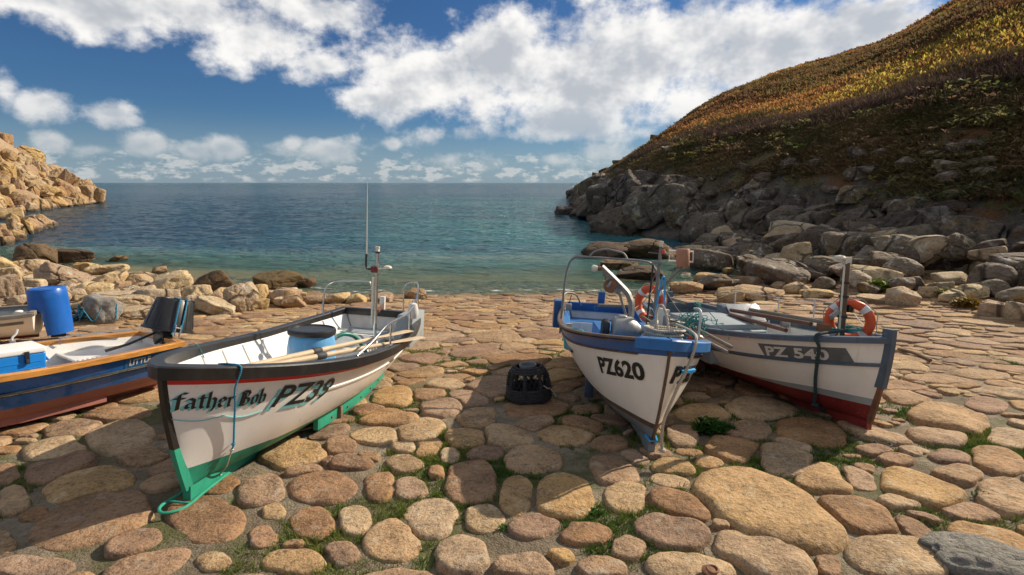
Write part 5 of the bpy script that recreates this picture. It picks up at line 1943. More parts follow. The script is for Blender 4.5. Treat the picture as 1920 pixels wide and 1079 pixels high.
# mast with its lamps and aerials
mx, my = 1.42, 0.40
zb = 0.34
zm = zt + 1.08
MB().tube([(mx, my, zb), (mx, my, zm)], 0.024, 12).build('mast', P_steel, boat1)
mh = MB().lathe([(0.0, 0), (0.032, 0), (0.032, .03), (0.028, .035), (0.028, .075), (0.034, .08), (0.034, .10), (0, .10)], 14, (mx, my, zm)).build('masthead_lamp', P_ivory, boat1)
MB().lathe([(0.036, 0.0), (0.036, .028)], 14, (mx, my, zm)).build('lamp_collar', P_plblack, mh)
MB().tube([(mx, my - 0.05, zt + 0.02), (mx, my - 0.05, zt + 0.72)], 0.021, 12).build('deck_lamp_tube', P_ivory, boat1)
MB().box((mx, my - 0.035, zt + 0.84), (0.07, 0.10, 0.09)).build('lamp_bracket', P_wred, boat1, bevel=0.01)
MB().tube(spline([(mx, my - 0.02, zm - 0.20), (mx, my - 0.11, zm - 0.24), (mx, my - 0.16, zm - 0.22), (mx, my - 0.17, zm - 0.10), (mx, my - 0.165, zm - 0.02)], 5), [0.016] * 21, 8).build('aerial_clamp', P_plblack, boat1)
MB().tube([(mx, my - 0.165, zm - 0.02), (mx + 0.01, my - 0.18, zm + 1.02)], [0.009, 0.004], 8).build('aerial', P_ivory, boat1)
MB().tube([(mx, my + .02, zm - 0.23), (mx, my + 0.13, zm - 0.21)], 0.010, 8).build('aerial_arm', P_ivory, boat1)
MB().lathe([(0, 0), (0.05, 0.0), (0.062, 0.015), (0.055, 0.038), (0.03, 0.05), (0, 0.053)], 16, (mx, my + 0.16, zm - 0.22)).build('aerial_dome', P_ivory, boat1)
# name and number
H1.letter(*T_BOB, 4.99, 0.355, 1, -1, layer=2).build('lettering', P_ink, boat1, smooth=False)
H1.letter(T_BOB[0] + np.array([[-0.018, -0.016]]), T_BOB[1], 4.99, 0.355, 1, -1, layer=1).build('lettering', P_cyan, boat1, smooth=False)
H1.letter(*T_PZ39, 4.30, 0.41, 1, -1, layer=2).build('lettering', P_ink, boat1, smooth=False)
H1.letter(T_PZ39[0] + np.array([[-0.045, -0.038]]), T_PZ39[1], 4.30, 0.41, 1, -1, layer=1).build('lettering', P_cyan, boat1, smooth=False)
for (x0, dx, amp) in ((5.0, -0.33, 1), (4.36, 0.33, 1)):
    pts = [H1.letter(np.array([[0, 0]]), [], x0 + dx * f, 0.44 + 0.035 * math.sin(f * math.pi) * amp, 1, -1, 0.005).v[0] for f in [i / 10 for i in range(11)]]
    MB().tube(pts, 0.004, 5).build('flourish', P_cyan, boat1)
for (x, dr) in ((1.40, 0.30), (1.05, 0.27), (0.98, 0.262)):
    p = Vector(H1.letter(np.array([[0, 0]]), [], x, dr, 1, -1, 0.003).v[0])
    MB().torus(p, 0.020, 0.006, 14, 6, Matrix.Rotation(R(90), 3, 'X')).build('drain_ring', P_castal, boat1)

# things lying in or hanging on it
dr = thing('barrel', M1, (2.62, 0.02, 0.44), 'light blue plastic barrel with black lid in the white boat', 'barrel')
MB().lathe([(0, 0), (0.25, 0), (0.275, 0.03), (0.29, 0.15), (0.295, 0.30), (0.29, 0.45), (0.27, 0.58), (0.245, 0.63), (0, 0.63)], 36).build('drum', P_drumblue, dr)
MB().lathe([(0, 0.625), (0.26, 0.625), (0.285, 0.63), (0.29, 0.67), (0.28, 0.695), (0.255, 0.70), (0.25, 0.685), (0, 0.685)], 36).build('lid', P_plblack, dr)
for (a, b_, r_, lb) in (((446, 697, 4.62), (782, 634, 6.95), 0.0, 'near wooden oar with pale blade overhanging the white boat side'), ((452, 690, 4.72), (760, 622, 7.2), 0.0, 'far wooden oar lying against the rail of the white boat')):
    A, B_ = at(*a), at(*b_)
    d_ = B_ - A
    o = empty('oar', mat=Matrix.Translation(A) @ d_.to_track_quat('X', 'Z').to_matrix().to_4x4())
    tag(o, lb, 'oar', 'oars of the white boat')
    Lo = d_.length
    MB().tube([(0, 0, 0), (0.02, 0, 0), (0.9, 0, 0), (Lo - 0.75, 0, 0), (Lo - 0.6, 0, 0)], [0.026, 0.031, 0.033, 0.026, 0.020], 12).build('loom', W_oar, o)
    mb = MB()
    rows = []
    for f, hw_ in ((0, 0.018), (0.1, 0.028), (0.25, 0.05), (0.5, 0.075), (0.8, 0.085), (0.97, 0.082), (1.0, 0.07)):
        x = Lo - 0.70 + 0.82 * f
        tk = 0.016 * (1 - f) + 0.006
        rows.append([Vector((x, -hw_, 0)), Vector((x, 0, tk)), Vector((x, hw_, 0)), Vector((x, 0, -tk)), Vector((x, -hw_, 0))])
    mb.grid(rows)
    mb.f.append((30, 31, 32, 33))
    mb.build('blade', W_oar, o)
    MB().lathe([(0.036, 0), (0.042, 0.01), (0.042, .12), (0.036, .13)], 14, (0.92, 0, 0), Matrix.Rotation(R(90), 3, 'Y')).build('collar', P_rubber, o)
ho = thing('hose', M1, (2.36, 0.1, 0.95), 'dark green hose curving out beside the light blue barrel', 'hose')
MB().tube(spline([(0.02, 0.10, 0.02), (-0.10, 0.18, 0.06), (-0.25, 0.27, 0.0), (-0.34, 0.36, -0.16), (-0.36, 0.42, -0.34), (-0.36, 0.42, -0.50)], 7), 0.028, 10).build('pipe', P_hose, ho)
MB().tube([(0.05, 0.08, 0.015), (0.0, 0.12, 0.035)], 0.036, 10).build('coupling', P_steel, ho)
fe = thing('canvas_bag', M1, (0.95, H1.b(0.2) - 0.05, zt + 0.06), 'white bag hanging from the rail near the stern of the white boat', 'bag')
MB().lathe([(0, 0), (0.06, 0.01), (0.085, 0.06), (0.08, 0.16), (0.06, 0.24), (0.0, 0.26)], 16).build('bag_body', P_wband, fe)
for k in range(3):
    MB().torus((0.0 + (k - 1) * 0.04, 0, 0.28), 0.024, 0.004, 12, 6, Matrix.Rotation(R(90), 3, 'X')).build('ring', P_steel, fe)
# blue and white line over the bow
tp = lambda x, dr_, off: M1 @ Vector(H1.letter(np.array([[0, 0]]), [], x, dr_, 1, -1, off).v[0])
def hang(top, drops, sway=0.006):
    return [top + Vector((sway * math.sin(3 * i), sway * math.cos(2 * i), -d_)) for i, d_ in enumerate(drops)]


def on1(x, dr_, off):
    return M1 @ Vector(H1.letter(np.array([[0, 0]]), [], x, dr_, 1, -1, off).v[0])


pt = M1 @ (g1(4.70, 0.026, 1, -0.03))
po = M1 @ (g1(4.69, 0.0, 1, 0.062))
k1 = on1(4.51, 0.74, 0.022)
rope_from('mooring_line', [M1 @ g1(4.72, 0.02, 1, -0.10), pt, po, on1(4.67, 0.17, 0.05), on1(4.63, 0.32, 0.03), on1(4.58, 0.52, 0.022), k1, on1(4.50, 0.80, 0.02)], 0.0085, R_blue, 'thin bright blue line hanging over the white boat bow', knots=(k1,))
k2, k3 = on1(4.50, 0.80, 0.022), on1(4.40, 1.10, 0.03)
rope_from('mooring_line', [k2, on1(4.48, 0.9, 0.022), on1(4.44, 1.0, 0.022), k3], 0.008, R_white, 'white tail of line tied under the blue line at the white boat bow', knots=(k2, k3))
rope_from('mooring_line', [M1 @ g1(3.6, 0.02, -1, 0.05), M1 @ g1(3.6, 0.03, -1, -0.05), M1 @ g1(3.55, -0.12, -1, -0.11), M1 @ g1(3.52, -0.25, -1, -0.12)], 0.005, R_teal, 'thin green twine on the far gunwale of the white boat')

# ------------------------------------------------------------------ 2: white boat with blue gunwale and pot hauler
H2 = Hull(4.75, 1.80, 0.98, 0.93, 1.28, wt=0.74, tm=0.46, p=2.5, q=0.74, rake=0.30, k0=0.10, kr=0.02, e=(0.42, 0.33, 0.40, 0.60))
M2 = boat_matrix((1.62, 9.35), (1.45, 4.62), heel=R(-4.0))
boat2 = empty('fishing_boat', mat=M2)
tag(boat2, 'cream open fishing boat with bright blue gunwale, steel hoop and pot hauler', 'boat', 'fishing boats drawn up on the slipway')
hw2 = lambda t: max(0.02, H2.h_of(t, 0.36 - 0.10 * max(0, 0.9 - t)))
hb2 = lambda t: max(0.01, H2.h_of(t, 0.30 - 0.10 * max(0, 0.9 - t)))
H2.patch(lambda t: 0.0, hb2, m=6).build('hull_bottom', P_greyplast, boat2, sharp=60)
H2.patch(hb2, hw2, m=3).build('boot_stripe', P_brown, boat2, sharp=60)
H2.patch(hw2, lambda t: H2.h_of(t, H2.zs(t) - 0.155), m=12, pw=1.0).build('hull_side', P_cream, boat2, sharp=60)
H2.patch(lambda t: H2.h_of(t, H2.zs(t) - 0.155), lambda t: 1.0, m=3, pw=1.0).build('sheer_strake', P_blue, boat2, sharp=60)
H2.rail(0.06, 0.03, 0.012, 0.012).build('gunwale', P_brown, boat2, sharp=35, )
H2.rail(0.10, 0.05, 0.09, 0.018, a=0.78, b=1.0, sides=(1,)).build('bow_rail', P_lblue, boat2, sharp=35)
H2.rail(0.10, 0.05, 0.09, 0.018, a=0.955, b=1.0, sides=(-1,)).build('bow_rail', P_lblue, boat2, sharp=35)
H2.strake(lambda t: H2.h_of(t, H2.zs(t) - 0.03), 0.008, 0.022, b=0.955).build('rubbing_strake', P_brown, boat2)
H2.strake(lambda t: H2.h_of(t, H2.zs(t) - 0.155), 0.010, 0.020, b=0.955).build('rubbing_strake', P_brown, boat2)
H2.strake(lambda t: H2.h_of(t, H2.zs(t) - 0.30), 0.018, 0.03, a=0.30, b=0.62, sides=(-1,)).build('side_fender', P_bluegrey, boat2)
H2.strake(lambda t: H2.h_of(t, H2.zs(t) - 0.30), 0.022, 0.035, a=0.885, b=0.975, sides=(1,)).build('bow_fender', P_skyhook, boat2)
H2.patch(lambda t: max(0.05, H2.h_of(t, 0.30)), lambda t: 0.985, inset=0.045, a=0.012, b=0.985, pw=1.0).build('inside_planking', P_lblue, boat2, sharp=60)
H2.floor(0.32, inset=0.03).build('floor', P_lgrey, boat2)
H2.transom().build('transom', P_cream, boat2)
H2.transom(inset=0.045, x=0.05, h0=0.25).build('transom_lining', P_inner, boat2)
zt2 = H2.zs(0)
MB().box((0.03, 0, zt2 - 0.05), (0.11, H2.b(0) * 2 - 0.06, 0.15)).build('transom_cap', P_blue, boat2, bevel=0.01)
MB().torus((0.09, -0.10, zt2 - 0.05), 0.035, 0.006, 16, 6, Matrix.Rotation(R(90), 3, 'Y')).build('transom_ring', P_steel, boat2)
H2.keel(0.035).build('keel', P_greyplast, boat2)
H2.stem(0.0, 0.95, 0.016, 0.020, 0.04).build('stem_band', W_mast, boat2)
H2.bench(0.06, 0.55, 0.72, 0.04).build('stern_deck', P_lblue, boat2, bevel=0.004)
MB().box((0.56, 0, 0.53), (0.03, 1.45, 0.36)).build('stern_bulkhead', P_inner, boat2, bevel=0.004)
MB().box((0.25, -0.82, 0.80), (0.30, 0.16, 0.5)).build('corner_locker', P_blue, boat2, bevel=0.01)
MB().box((-0.03, 0.0, zt2 + 0.08), (0.08, 0.13, 0.34)).build('stern_post', P_blue, boat2, bevel=0.02)
MB().box((0.40, 0.30, zt2 + 0.06), (0.06, 0.9, 0.05), rotz(0.3)).build('tiller', W_grey, boat2, bevel=0.008)
MB().box((1.75, 0.02, 0.60), (0.85, 0.66, 0.56)).build('engine_box', P_lblue, boat2, bevel=0.02)
MB().prism([(1.30, 0.30), (1.44, 0.30), (1.44, 0.86), (1.30, 0.70)], 0.6, Matrix.Translation((0.95, 0.32, 0.02)) @ Matrix.Rotation(R(90), 4, 'X')).build('box_front', P_lblue, boat2, bevel=0.01)
MB().box((2.65, 0.12, 0.56), (0.62, 0.80, 0.50)).build('bait_locker', P_ivory, boat2, bevel=0.015)
H2.bench(3.35, 4.45, 0.84, 0.04).build('foredeck', P_blue, boat2, bevel=0.004)
MB().box((1.45, 0.60, 0.86), (0.5, 0.3, 0.06), rotz(-0.1)).build('blue_shelf', P_lblue, boat2, bevel=0.01)
# big goal-post hoop
def g2(x, up=0.0, sd=1, dy=0.0):
    p = H2.pos(x / H2.L, 1.0, sd)
    return Vector((p.x, p.y + dy * sd, p.z + up))
xh = 1.75
yl, yr = g2(xh, 0, -1).y + 0.03, g2(xh, 0, 1).y - 0.36
MB().tube(spline([(xh, yl, g2(xh).z - 0.22), (xh, yl + 0.01, zt2 + 0.504), (xh, yl + 0.05, zt2 + 0.806), (xh, yl + 0.12, zt2 + 0.918), (xh, yl + 0.24, zt2 + 0.946), (xh, 0, zt2 + 0.952), (xh, yr - 0.16, zt2 + 0.941), (xh, yr - 0.04, zt2 + 0.874), (xh, yr + 0.03, zt2 + 0.694), (xh, yr + 0.10, zt2 + 0.112), (xh, yr + 0.12, 0.5)], 7), 0.017, 10).build('gantry_hoop', P_galv, boat2)
MB().tube(spline([(xh - 0.02, yl + 0.36, zt2 + 0.963), (xh - 0.05, yl + 0.44, zt2 + 1.042), (xh - 0.05, yl + 0.60, zt2 + 1.086), (xh - 0.05, -0.13, zt2 + 1.075), (xh - 0.05, 0.02, zt2 + 1.042), (xh - 0.02, 0.08, zt2 + 0.963)], 7), 0.015, 10).build('gantry_arch', P_galv, boat2)
MB().tube(spline([g2(0.95, -0.2, -1, -.03), g2(0.95, 0.20, -1, -.03), g2(0.88, 0.29, -1, -.03), g2(0.70, 0.30, -1, -.10), g2(0.45, 0.22, -1, -.22), g2(0.2, 0.0, -1, -.30)], 6), 0.014, 10).build('side_hoop', P_galv, boat2)
MB().tube(spline([g2(0.30, 0.0, 1, -.25), g2(0.35, 0.22, 1, -.22), g2(0.6, 0.32, 1, -.14), g2(0.85, 0.28, 1, -.05), g2(0.95, 0.0, 1, -.03)], 6), 0.014, 10).build('side_hoop', P_galv, boat2)
MB().box(g2(0.80, 0.06, -1, -.12), (0.10, 0.10, 0.12)).build('control_box', P_castal, boat2, bevel=0.01)
MB().tube([g2(0.80, 0.1, -1, -.12), g2(0.82, 0.28, -1, -.15)], 0.008, 8).build('control_lever', P_rust, boat2)
MB().tube([g2(0.98, -0.05, -1, -.02), g2(0.98, 0.36, -1, -.02)], 0.010, 8).build('side_post', P_galv, boat2)
# davit: bent square tube
dpath = [Vector((3.05, -0.06, 0.34)), Vector((3.05, -0.06, zt2 + 0.090)), Vector((3.02, -0.05, zt2 + 0.390)), Vector((2.99, -0.08, zt2 + 0.500)), Vector((2.95, -0.15, zt2 + 0.600)), Vector((2.86, -0.46, zt2 + 0.870))]
MB().tube(spline(dpath, 6), 0.042, 4).build('davit_arm', P_galv, boat2, sharp=20)
MB().tube([(3.03, -0.06, zt2 + 0.130), (2.93, -0.25, zt2 + 0.650)], 0.016, 8).build('davit_stay', P_galv, boat2)
MB().lathe([(0, -0.04), (0.035, -0.035), (0.045, 0), (0.035, 0.035), (0, 0.04)], 14, (2.86, -0.55, zt2 + 0.845), Matrix.Rotation(R(90), 3, 'X')).build('davit_roller', P_ivory, boat2)
MB().lathe([(0, -0.03), (0.03, -0.025), (0.03, 0.025), (0, 0.03)], 12, (2.86, -0.49, zt2 + 0.845), Matrix.Rotation(R(90), 3, 'X')).build('roller_hub', P_rust, boat2)
# chain and snatch block
ch = [(2.87, -0.43, zt2 + 0.830), (2.88, -0.42, zt2 + 0.780), (2.89, -0.40, zt2 + 0.730)]
for i, p in enumerate(ch):
    MB().torus(p, 0.022, 0.007, 12, 6, Matrix.Rotation(R(90 if i % 2 else 0), 3, 'Z') @ Matrix.Rotation(R(80), 3, 'X')).build('chain_link', P_rust, boat2)
MB().lathe([(0.0, -0.03), (0.09, -0.03), (0.09, -0.018), (0.065, -0.008), (0.065, 0.008), (0.09, 0.018), (0.09, 0.03), (0, 0.03)], 20, (2.92, -0.33, zt2 + 0.630), Matrix.Rotation(R(65), 3, 'Z') @ Matrix.Rotation(R(80), 3, 'X')).build('snatch_block', P_rust, boat2)
MB().box((2.92, -0.28, zt2 + 0.610), (0.05, 0.20, 0.10), Matrix.Rotation(R(-30), 3, 'X')).build('block_cheek', P_castal, boat2, bevel=0.015)
# pot hauler: bell and sheave on a horizontal shaft
RY = Matrix.Rotation(R(-90), 3, 'X')      # lathe axis -> +y
MB().lathe([(0.0, 0), (0.12, 0.0), (0.15, 0.02), (0.16, 0.06), (0.165, 0.16), (0.16, 0.22), (0.13, 0.28), (0.075, 0.33), (0.055, 0.37), (0.06, 0.42), (0.10, 0.46), (0.14, 0.49), (0.155, 0.51)], 30, (3.34, -0.33, zt2 + 0.14), RY).build('hauler_bell', P_castal, boat2)
MB().box((3.34, -0.22, zt2 + 0.19), (0.12, 0.12, 0.26)).build('hauler_gearbox', P_castal, boat2, bevel=0.035, seg=3)
MB().lathe([(0, 0), (0.10, 0), (0.115, 0.03), (0.115, 0.07), (0.09, 0.09), (0, 0.09)], 24, (3.20, -0.44, zt2 + 0.120), RY).build('hauler_motor', P_rubber, boat2)
sh = MB().lathe([(0, -0.012), (0.15, -0.012), (0.16, 0.0), (0.15, 0.012), (0, 0.012)], 32, (3.28, 0.23, zt2 + 0.130), Matrix.Rotation(R(-14), 3, 'Z') @ RY).build('hauler_sheave', P_ivory, boat2)
MB().lathe([(0.0, 0.02), (0.03, 0.02), (0.03, -0.03), (0, -0.03)], 14, (3.28, 0.23, zt2 + 0.130), Matrix.Rotation(R(-14), 3, 'Z') @ RY).build('sheave_hub', P_castal, sh)
MB().box((3.20, 0.30, zt2 + 0.240), (0.05, 0.14, 0.36), Matrix.Rotation(R(-8), 3, 'X')).build('hauler_bracket', P_ivory, boat2, bevel=0.015)
MB().box((3.15, 0.36, zt2 + 0.270), (0.16, 0.10, 0.14)).build('hauler_block', P_castal, boat2, bevel=0.02)
MB().tube([(3.05, -0.06, zt2 + 0.090), (3.3, 0.1, zt2 + 0.120)], 0.03, 10).build('hauler_shaft', P_castal, boat2)
MB().tube(spline([(3.18, 0.22, zt2 + 0.270), (3.17, 0.24, zt2 + 0.570), (3.17, 0.262, zt2 + 0.770), (3.16, 0.285, zt2 + 0.815), (3.15, 0.31, zt2 + 0.770), (3.14, 0.325, zt2 + 0.570), (3.13, 0.335, zt2 + 0.290)], 6), 0.012, 8).build('rope_guide', P_skyhook, boat2)
# mast
mx2, my2 = 2.35, 0.42
MB().tube([(mx2, my2, 0.34), (mx2, my2, zt2 + 1.150)], 0.024, 12).build('mast', P_galv, boat2)
MB().tube([(mx2, my2 - 0.10, 0.40), (mx2, my2 - 0.085, zt2 + 0.930)], 0.014, 8).build('mast_stay', P_rubber, boat2)
MB().box((mx2, my2 - 0.04, zt2 + 0.960), (0.08, 0.12, 0.05)).build('mast_bracket', P_galv, boat2, bevel=0.008)
MB().tube([(mx2, my2 - 0.17, zt2 + 1.095), (mx2, my2 + 0.14, zt2 + 1.085)], 0.006, 6).build('mast_crossbar', P_galv, boat2)
MB().box((mx2, my2 + 0.025, zt2 + 1.115), (0.05, 0.05, 0.06)).build('port_lamp', P_redbuoy, boat2, bevel=0.006)
MB().lathe([(0, 0), (0.024, 0), (0.028, 0.06), (0.03, 0.075), (0, 0.08)], 14, (mx2, my2, zt2 + 1.190)).build('masthead_lamp', P_ivory, boat2)
MB().tube([(mx2, my2, zt2 + 1.150), (mx2, my2, zt2 + 1.200)], 0.014, 8).build('lamp_stalk', P_galv, boat2)
MB().tube([(mx2 + 0.02, my2 + 0.02, zt2 + 0.550), (mx2 - 0.02, my2 + 0.33, zt2 + 0.930)], 0.018, 10).build('reflector_arm', W_grey, boat2)
rr_ = MB().lathe([(0, 0), (0.085, 0), (0.092, 0.01), (0.092, 0.24), (0.085, 0.25), (0, 0.25)], 28, (mx2 - 0.03, my2 + 0.34, zt2 + 0.930), Matrix.Rotation(R(5), 3, 'X')).build('radar_reflector', P_terra, boat2)
MB().tube([(mx2 - 0.14, my2 + 0.17, zt2 + 0.990), (mx2 - 0.14, my2 + 0.51, zt2 + 1.000), (mx2 - 0.14, my2 + 0.50, zt2 + 1.150), (mx2 - 0.14, my2 + 0.16, zt2 + 1.140)], 0.015, 4, closed=True).build('reflector_frame', P_wband, boat2)
# bow rail post, hoses
MB().tube(spline([g2(3.2, 0.0, 1, -.05), g2(3.22, 0.30, 1, -.05), g2(3.15, 0.38, 1, -.06), g2(3.02, 0.39, 1, -.10)], 6), 0.016, 10).build('bow_post', P_wband, boat2)
MB().tube(spline([(2.9, 0.30, zt2 + 0.0), (2.75, 0.45, zt2 + 0.10), (2.8, 0.68, zt2 + 0.02), (3.0, 0.78, zt2 - 0.1), (3.1, 0.62, zt2 - 0.18), (2.95, 0.45, zt2 - 0.1)], 7), 0.014, 8).build('hydraulic_hose', P_rubber, boat2)
MB().tube(spline([(3.2, 0.34, zt2 + 0.28), (3.1, 0.5, zt2 + 0.25), (3.0, 0.62, zt2 + 0.18), (2.9, 0.7, zt2 + 0.05)], 7), 0.010, 8).build('hydraulic_hose', P_rubber, boat2)
H2.letter(*T_PZ620, 3.90, 0.43, -1, 1, layer=1).build('lettering', P_ink, boat2, smooth=False)
H2.letter(*T_PZ620, 4.66, 0.43, 1, -1, layer=1).build('lettering', P_ink, boat2, smooth=False)
MB().tube([H2.pos(1.0, 0.02) + Vector((-0.10, 0.05, 0.03)), H2.pos(1.0, 0.02) + Vector((0.03, 0.04, 0.02)), H2.pos(1.0, 0.02) + Vector((0.03, -0.04, 0.02)), H2.pos(1.0, 0.02) + Vector((-0.10, -0.05, 0.03))], 0.014, 6).build('forefoot_shackle', P_skyhook, boat2)
for sd in (1, -1):
    MB().box((2.6, sd * 0.45, 0.13), (0.06, 0.12, 0.26)).build('prop', P_bluegrey, boat2, bevel=0.006)

# things aboard
lifebuoy(M2 @ Matrix.Translation((2.12, 0.40, zt2 + 0.34)) @ Matrix.Rotation(R(36), 4, 'Z'), 'orange lifebuoy hung behind the mast of the blue gunwale boat', 0.225, 0.056)
bu = thing('bucket', M2, (2.15, -0.70, 0.56), 'turquoise bucket with rope tail inside the blue gunwale boat', 'bucket')
MB().lathe([(0, 0.0), (0.105, 0.0), (0.11, 0.01), (0.148, 0.27), (0.158, 0.275), (0.158, 0.29), (0.143, 0.29), (0.104, 0.015), (0, 0.012)], 28).build('pail', P_turq, bu)
MB().tube(spline([(0.0, -0.155, 0.27), (0.04, -0.10, 0.32), (0.06, 0.0, 0.33), (0.05, 0.10, 0.31), (0, 0.155, 0.27)], 6), 0.005, 6).build('handle', P_steel, bu)
MB().tube(spline([(0.1, -0.02, 0.25), (0.155, -0.01, 0.30), (0.17, 0.01, 0.22), (0.15, 0.03, 0.12)], 6), 0.006, 6).build('rope_tail', R_white, bu)
bd = MB()
bd.box((0, 0, 0.17), (0.05, 0.09, 0.34), Matrix.Rotation(R(6), 3, 'X'))
tag(bd.build('wooden_block', W_oar, None, bevel=0.006), 'short pale wooden board standing in the turquoise bucket', 'board').matrix_world = M2 @ Matrix.Translation((2.12, -0.74, 0.60))
co = thing('rope_coil', M2, (4.10, 0.10, 1.12), 'coil of thick cream rope heaped on the bow of the blue gunwale boat', 'rope')
rgc = random.Random(3)
for k in range(9):
    pts = []
    a0 = rgc.random() * 6.28
    for i in range(12):
        a = a0 + 2 * math.pi * i / 12
        rr = 0.115 + 0.025 * rgc.random() + 0.02 * (k % 3)
        pts.append((rr * 0.8 * math.cos(a), rr * 1.25 * math.sin(a), 0.02 + 0.017 * k + 0.02 * rgc.random()))
    MB().tube(spline(pts, 4, True), 0.015, 7, closed=True).build('rope_turn', R_white, co)
MB().tube(spline([(-0.10, -0.05, 0.14), (-0.16, -0.06, 0.30), (-0.15, -0.04, 0.40), (-0.10, 0.0, 0.39), (-0.08, 0.05, 0.25), (-0.04, 0.06, 0.12)], 7), 0.015, 7).build('rope_loop', R_white, co)
rope_from('bow_rope', [M2 @ Vector((4.18, 0.20, 1.36)), M2 @ Vector((4.42, 0.30, 1.33)), M2 @ (H2.pos(0.965, 1.0, 1) + Vector((0.03, 0.06, 0.03))), M2 @ (H2.pos(0.968, 0.85, 1, 0.07)), M2 @ (H2.pos(0.975, 0.6, 1, 0.04)), M2 @ (H2.pos(0.99, 0.3, 1, 0.04)), M2 @ (H2.pos(0.995, 0.12, 1, 0.07)), M2 @ (H2.pos(1.0, 0.0, 1) + Vector((0.05, 0.10, -0.06)))], 0.016, R_white,
          'cream rope hanging from the blue bow down to the stones', knots=(M2 @ (H2.pos(1.0, 0.0, 1) + Vector((0.05, 0.10, -0.04))),))
nt_ = thing('net_heap', M2, (3.02, 0.78, 1.16), 'tangle of turquoise netting hung on the port side of the blue gunwale boat', 'net')
mb = MB()
for k in range(46):
    p = Vector((rgc.gauss(0, .05), rgc.gauss(0, .09), rgc.gauss(0.12, .06)))
    pts = [p]
    for i in range(5):
        p = p + Vector((rgc.gauss(0, .045), rgc.gauss(0, .055), rgc.gauss(-0.03, .05)))
        pts.append(p)
    mb.tube(spline(pts, 3), 0.0045, 4, cap=False)
mb.build('netting', R_teal, nt_)
by = thing('buoy', M2, (2.92, 0.86, 0.93), 'red round buoy jammed under the netting on the blue gunwale boat', 'buoy')
MB().lathe([(0, -0.13), (0.07, -0.115), (0.12, -0.06), (0.135, 0), (0.12, 0.06), (0.07, 0.115), (0.03, 0.135), (0.03, 0.17), (0, 0.17)], 24).build('float', P_redbuoy, by)
MB().torus((0, 0, 0.165), 0.022, 0.008, 12, 6, Matrix.Rotation(R(90), 3, 'X')).build('eye', P_redbuoy, by)
for (a, b_, rr, lb) in (((2.55, 0.86, 1.12), (3.78, 0.98, 1.08), 0.022, 'upper grey pole sticking out over the port bow of the blue gunwale boat'), ((2.5, 0.76, 1.06), (3.86, 0.90, 1.03), 0.026, 'lower grey pole sticking out over the port bow of the blue gunwale boat')):
    A, B_ = M2 @ Vector(a), M2 @ Vector(b_)
    o = MB().tube([(0, 0, 0), (0.02, 0, 0), ((B_ - A).length - .02, 0, 0), ((B_ - A).length, 0, 0)], [rr * 0.85, rr, rr, rr * .8], 10).build('boat_pole', W_grey, None)
    o.matrix_world = Matrix.Translation(A) @ (B_ - A).to_track_quat('X', 'Z').to_matrix().to_4x4()
    tag(o, lb, 'pole')

tg = thing('rope_tangle', M2, (2.75, 0.42, 1.02), 'dark tangle of ropes and lines round the mast foot of the blue gunwale boat', 'rope')
for k, mt in enumerate((R_black, R_twine, R_dgreen, R_black, R_twine, R_white, R_black, R_dgreen)):
    pts = [(rgc.gauss(0, 0.16), rgc.gauss(0, 0.14), abs(rgc.gauss(0.06, 0.10))) for i in range(8)]
    MB().tube(spline(pts, 5), 0.010, 6).build('rope_strand', mt, tg)
for (a, b_) in (((2.35, 0.42, zt2 + 0.75), (3.2, 0.78, zt2 + 0.12)), ((2.35, 0.42, zt2 + 0.9), (0.4, 0.6, zt2 + 0.05)), ((2.35, 0.40, zt2 + 0.62), (3.0, -0.02, zt2 + 0.35))):
    a, b_ = Vector(a), Vector(b_)
    MB().tube([a, (a + b_) / 2 + Vector((0, 0, -0.05)), b_], 0.005, 5).build('mast_line', R_twine, boat2)

# ------------------------------------------------------------------ 3: white boat with blue-grey gunwale and red bottom
H3 = Hull(4.9, 1.95, 0.92, 0.86, 1.16, wt=0.62, tm=0.45, p=2.3, q=0.80, rake=0.16, k0=0.10, kr=0.03, e=(0.42, 0.32, 0.40, 0.66))
M3 = boat_matrix((3.22, 10.1), (4.18, 5.22), heel=R(-1.0))
boat3 = empty('fishing_boat', mat=M3)
tag(boat3, 'white open fishing boat with blue grey gunwale, grey rubbing strake and dark red bottom', 'boat', 'fishing boats drawn up on the slipway')
hw3 = lambda t: max(0.02, H3.h_of(t, 0.26 + 0.09 * t))
hb3 = lambda t: max(0.03, H3.h_of(t, 0.26 + 0.09 * t + 0.085 * smooth_f((t - 0.6) / 0.3)))


def smooth_f(t):
    t = min(max(t, 0), 1)
    return t * t * (3 - 2 * t)


H3.patch(lambda t: 0.0, hw3, m=8).build('hull_bottom', P_wred, boat3, sharp=60)
H3.patch(hw3, hb3, m=2).build('boot_stripe', P_boot, boat3, sharp=60)
H3.patch(hb3, lambda t: 1.0, m=12, pw=1.0).build('hull_side', P_cream, boat3, sharp=60)
H3.rail(0.07, 0.035, 0.055, 0.015).build('gunwale', P_bluegrey, boat3, sharp=35)
H3.strake(lambda t: H3.h_of(t, H3.zs(t) - 0.31 + 0.03 * (1 - t)), 0.022, 0.024).build('rubbing_strake', P_bluegrey, boat3)
H3.rail(0.10, 0.042, 0.075, 0.03, a=0.32, b=0.52, sides=(-1,)).build('rail_guard', P_ivory, boat3, sharp=35)
H3.patch(lambda t: max(0.05, H3.h_of(t, 0.30)), lambda t: 0.985, inset=0.045, a=0.012, b=0.985, pw=1.0).build('inside_planking', P_lgrey, boat3, sharp=60)
H3.patch(lambda t: H3.h_of(t, H3.zs(t) - 0.30), lambda t: H3.h_of(t, H3.zs(t) - 0.07), inset=0.062, a=0.38, b=0.80, pw=1.0, m=3, sides=(1,)).build('inside_panel', P_cream, boat3, sharp=60)
H3.floor(0.32, inset=0.03).build('floor', P_lgrey, boat3)
H3.transom().build('transom', P_cream, boat3)
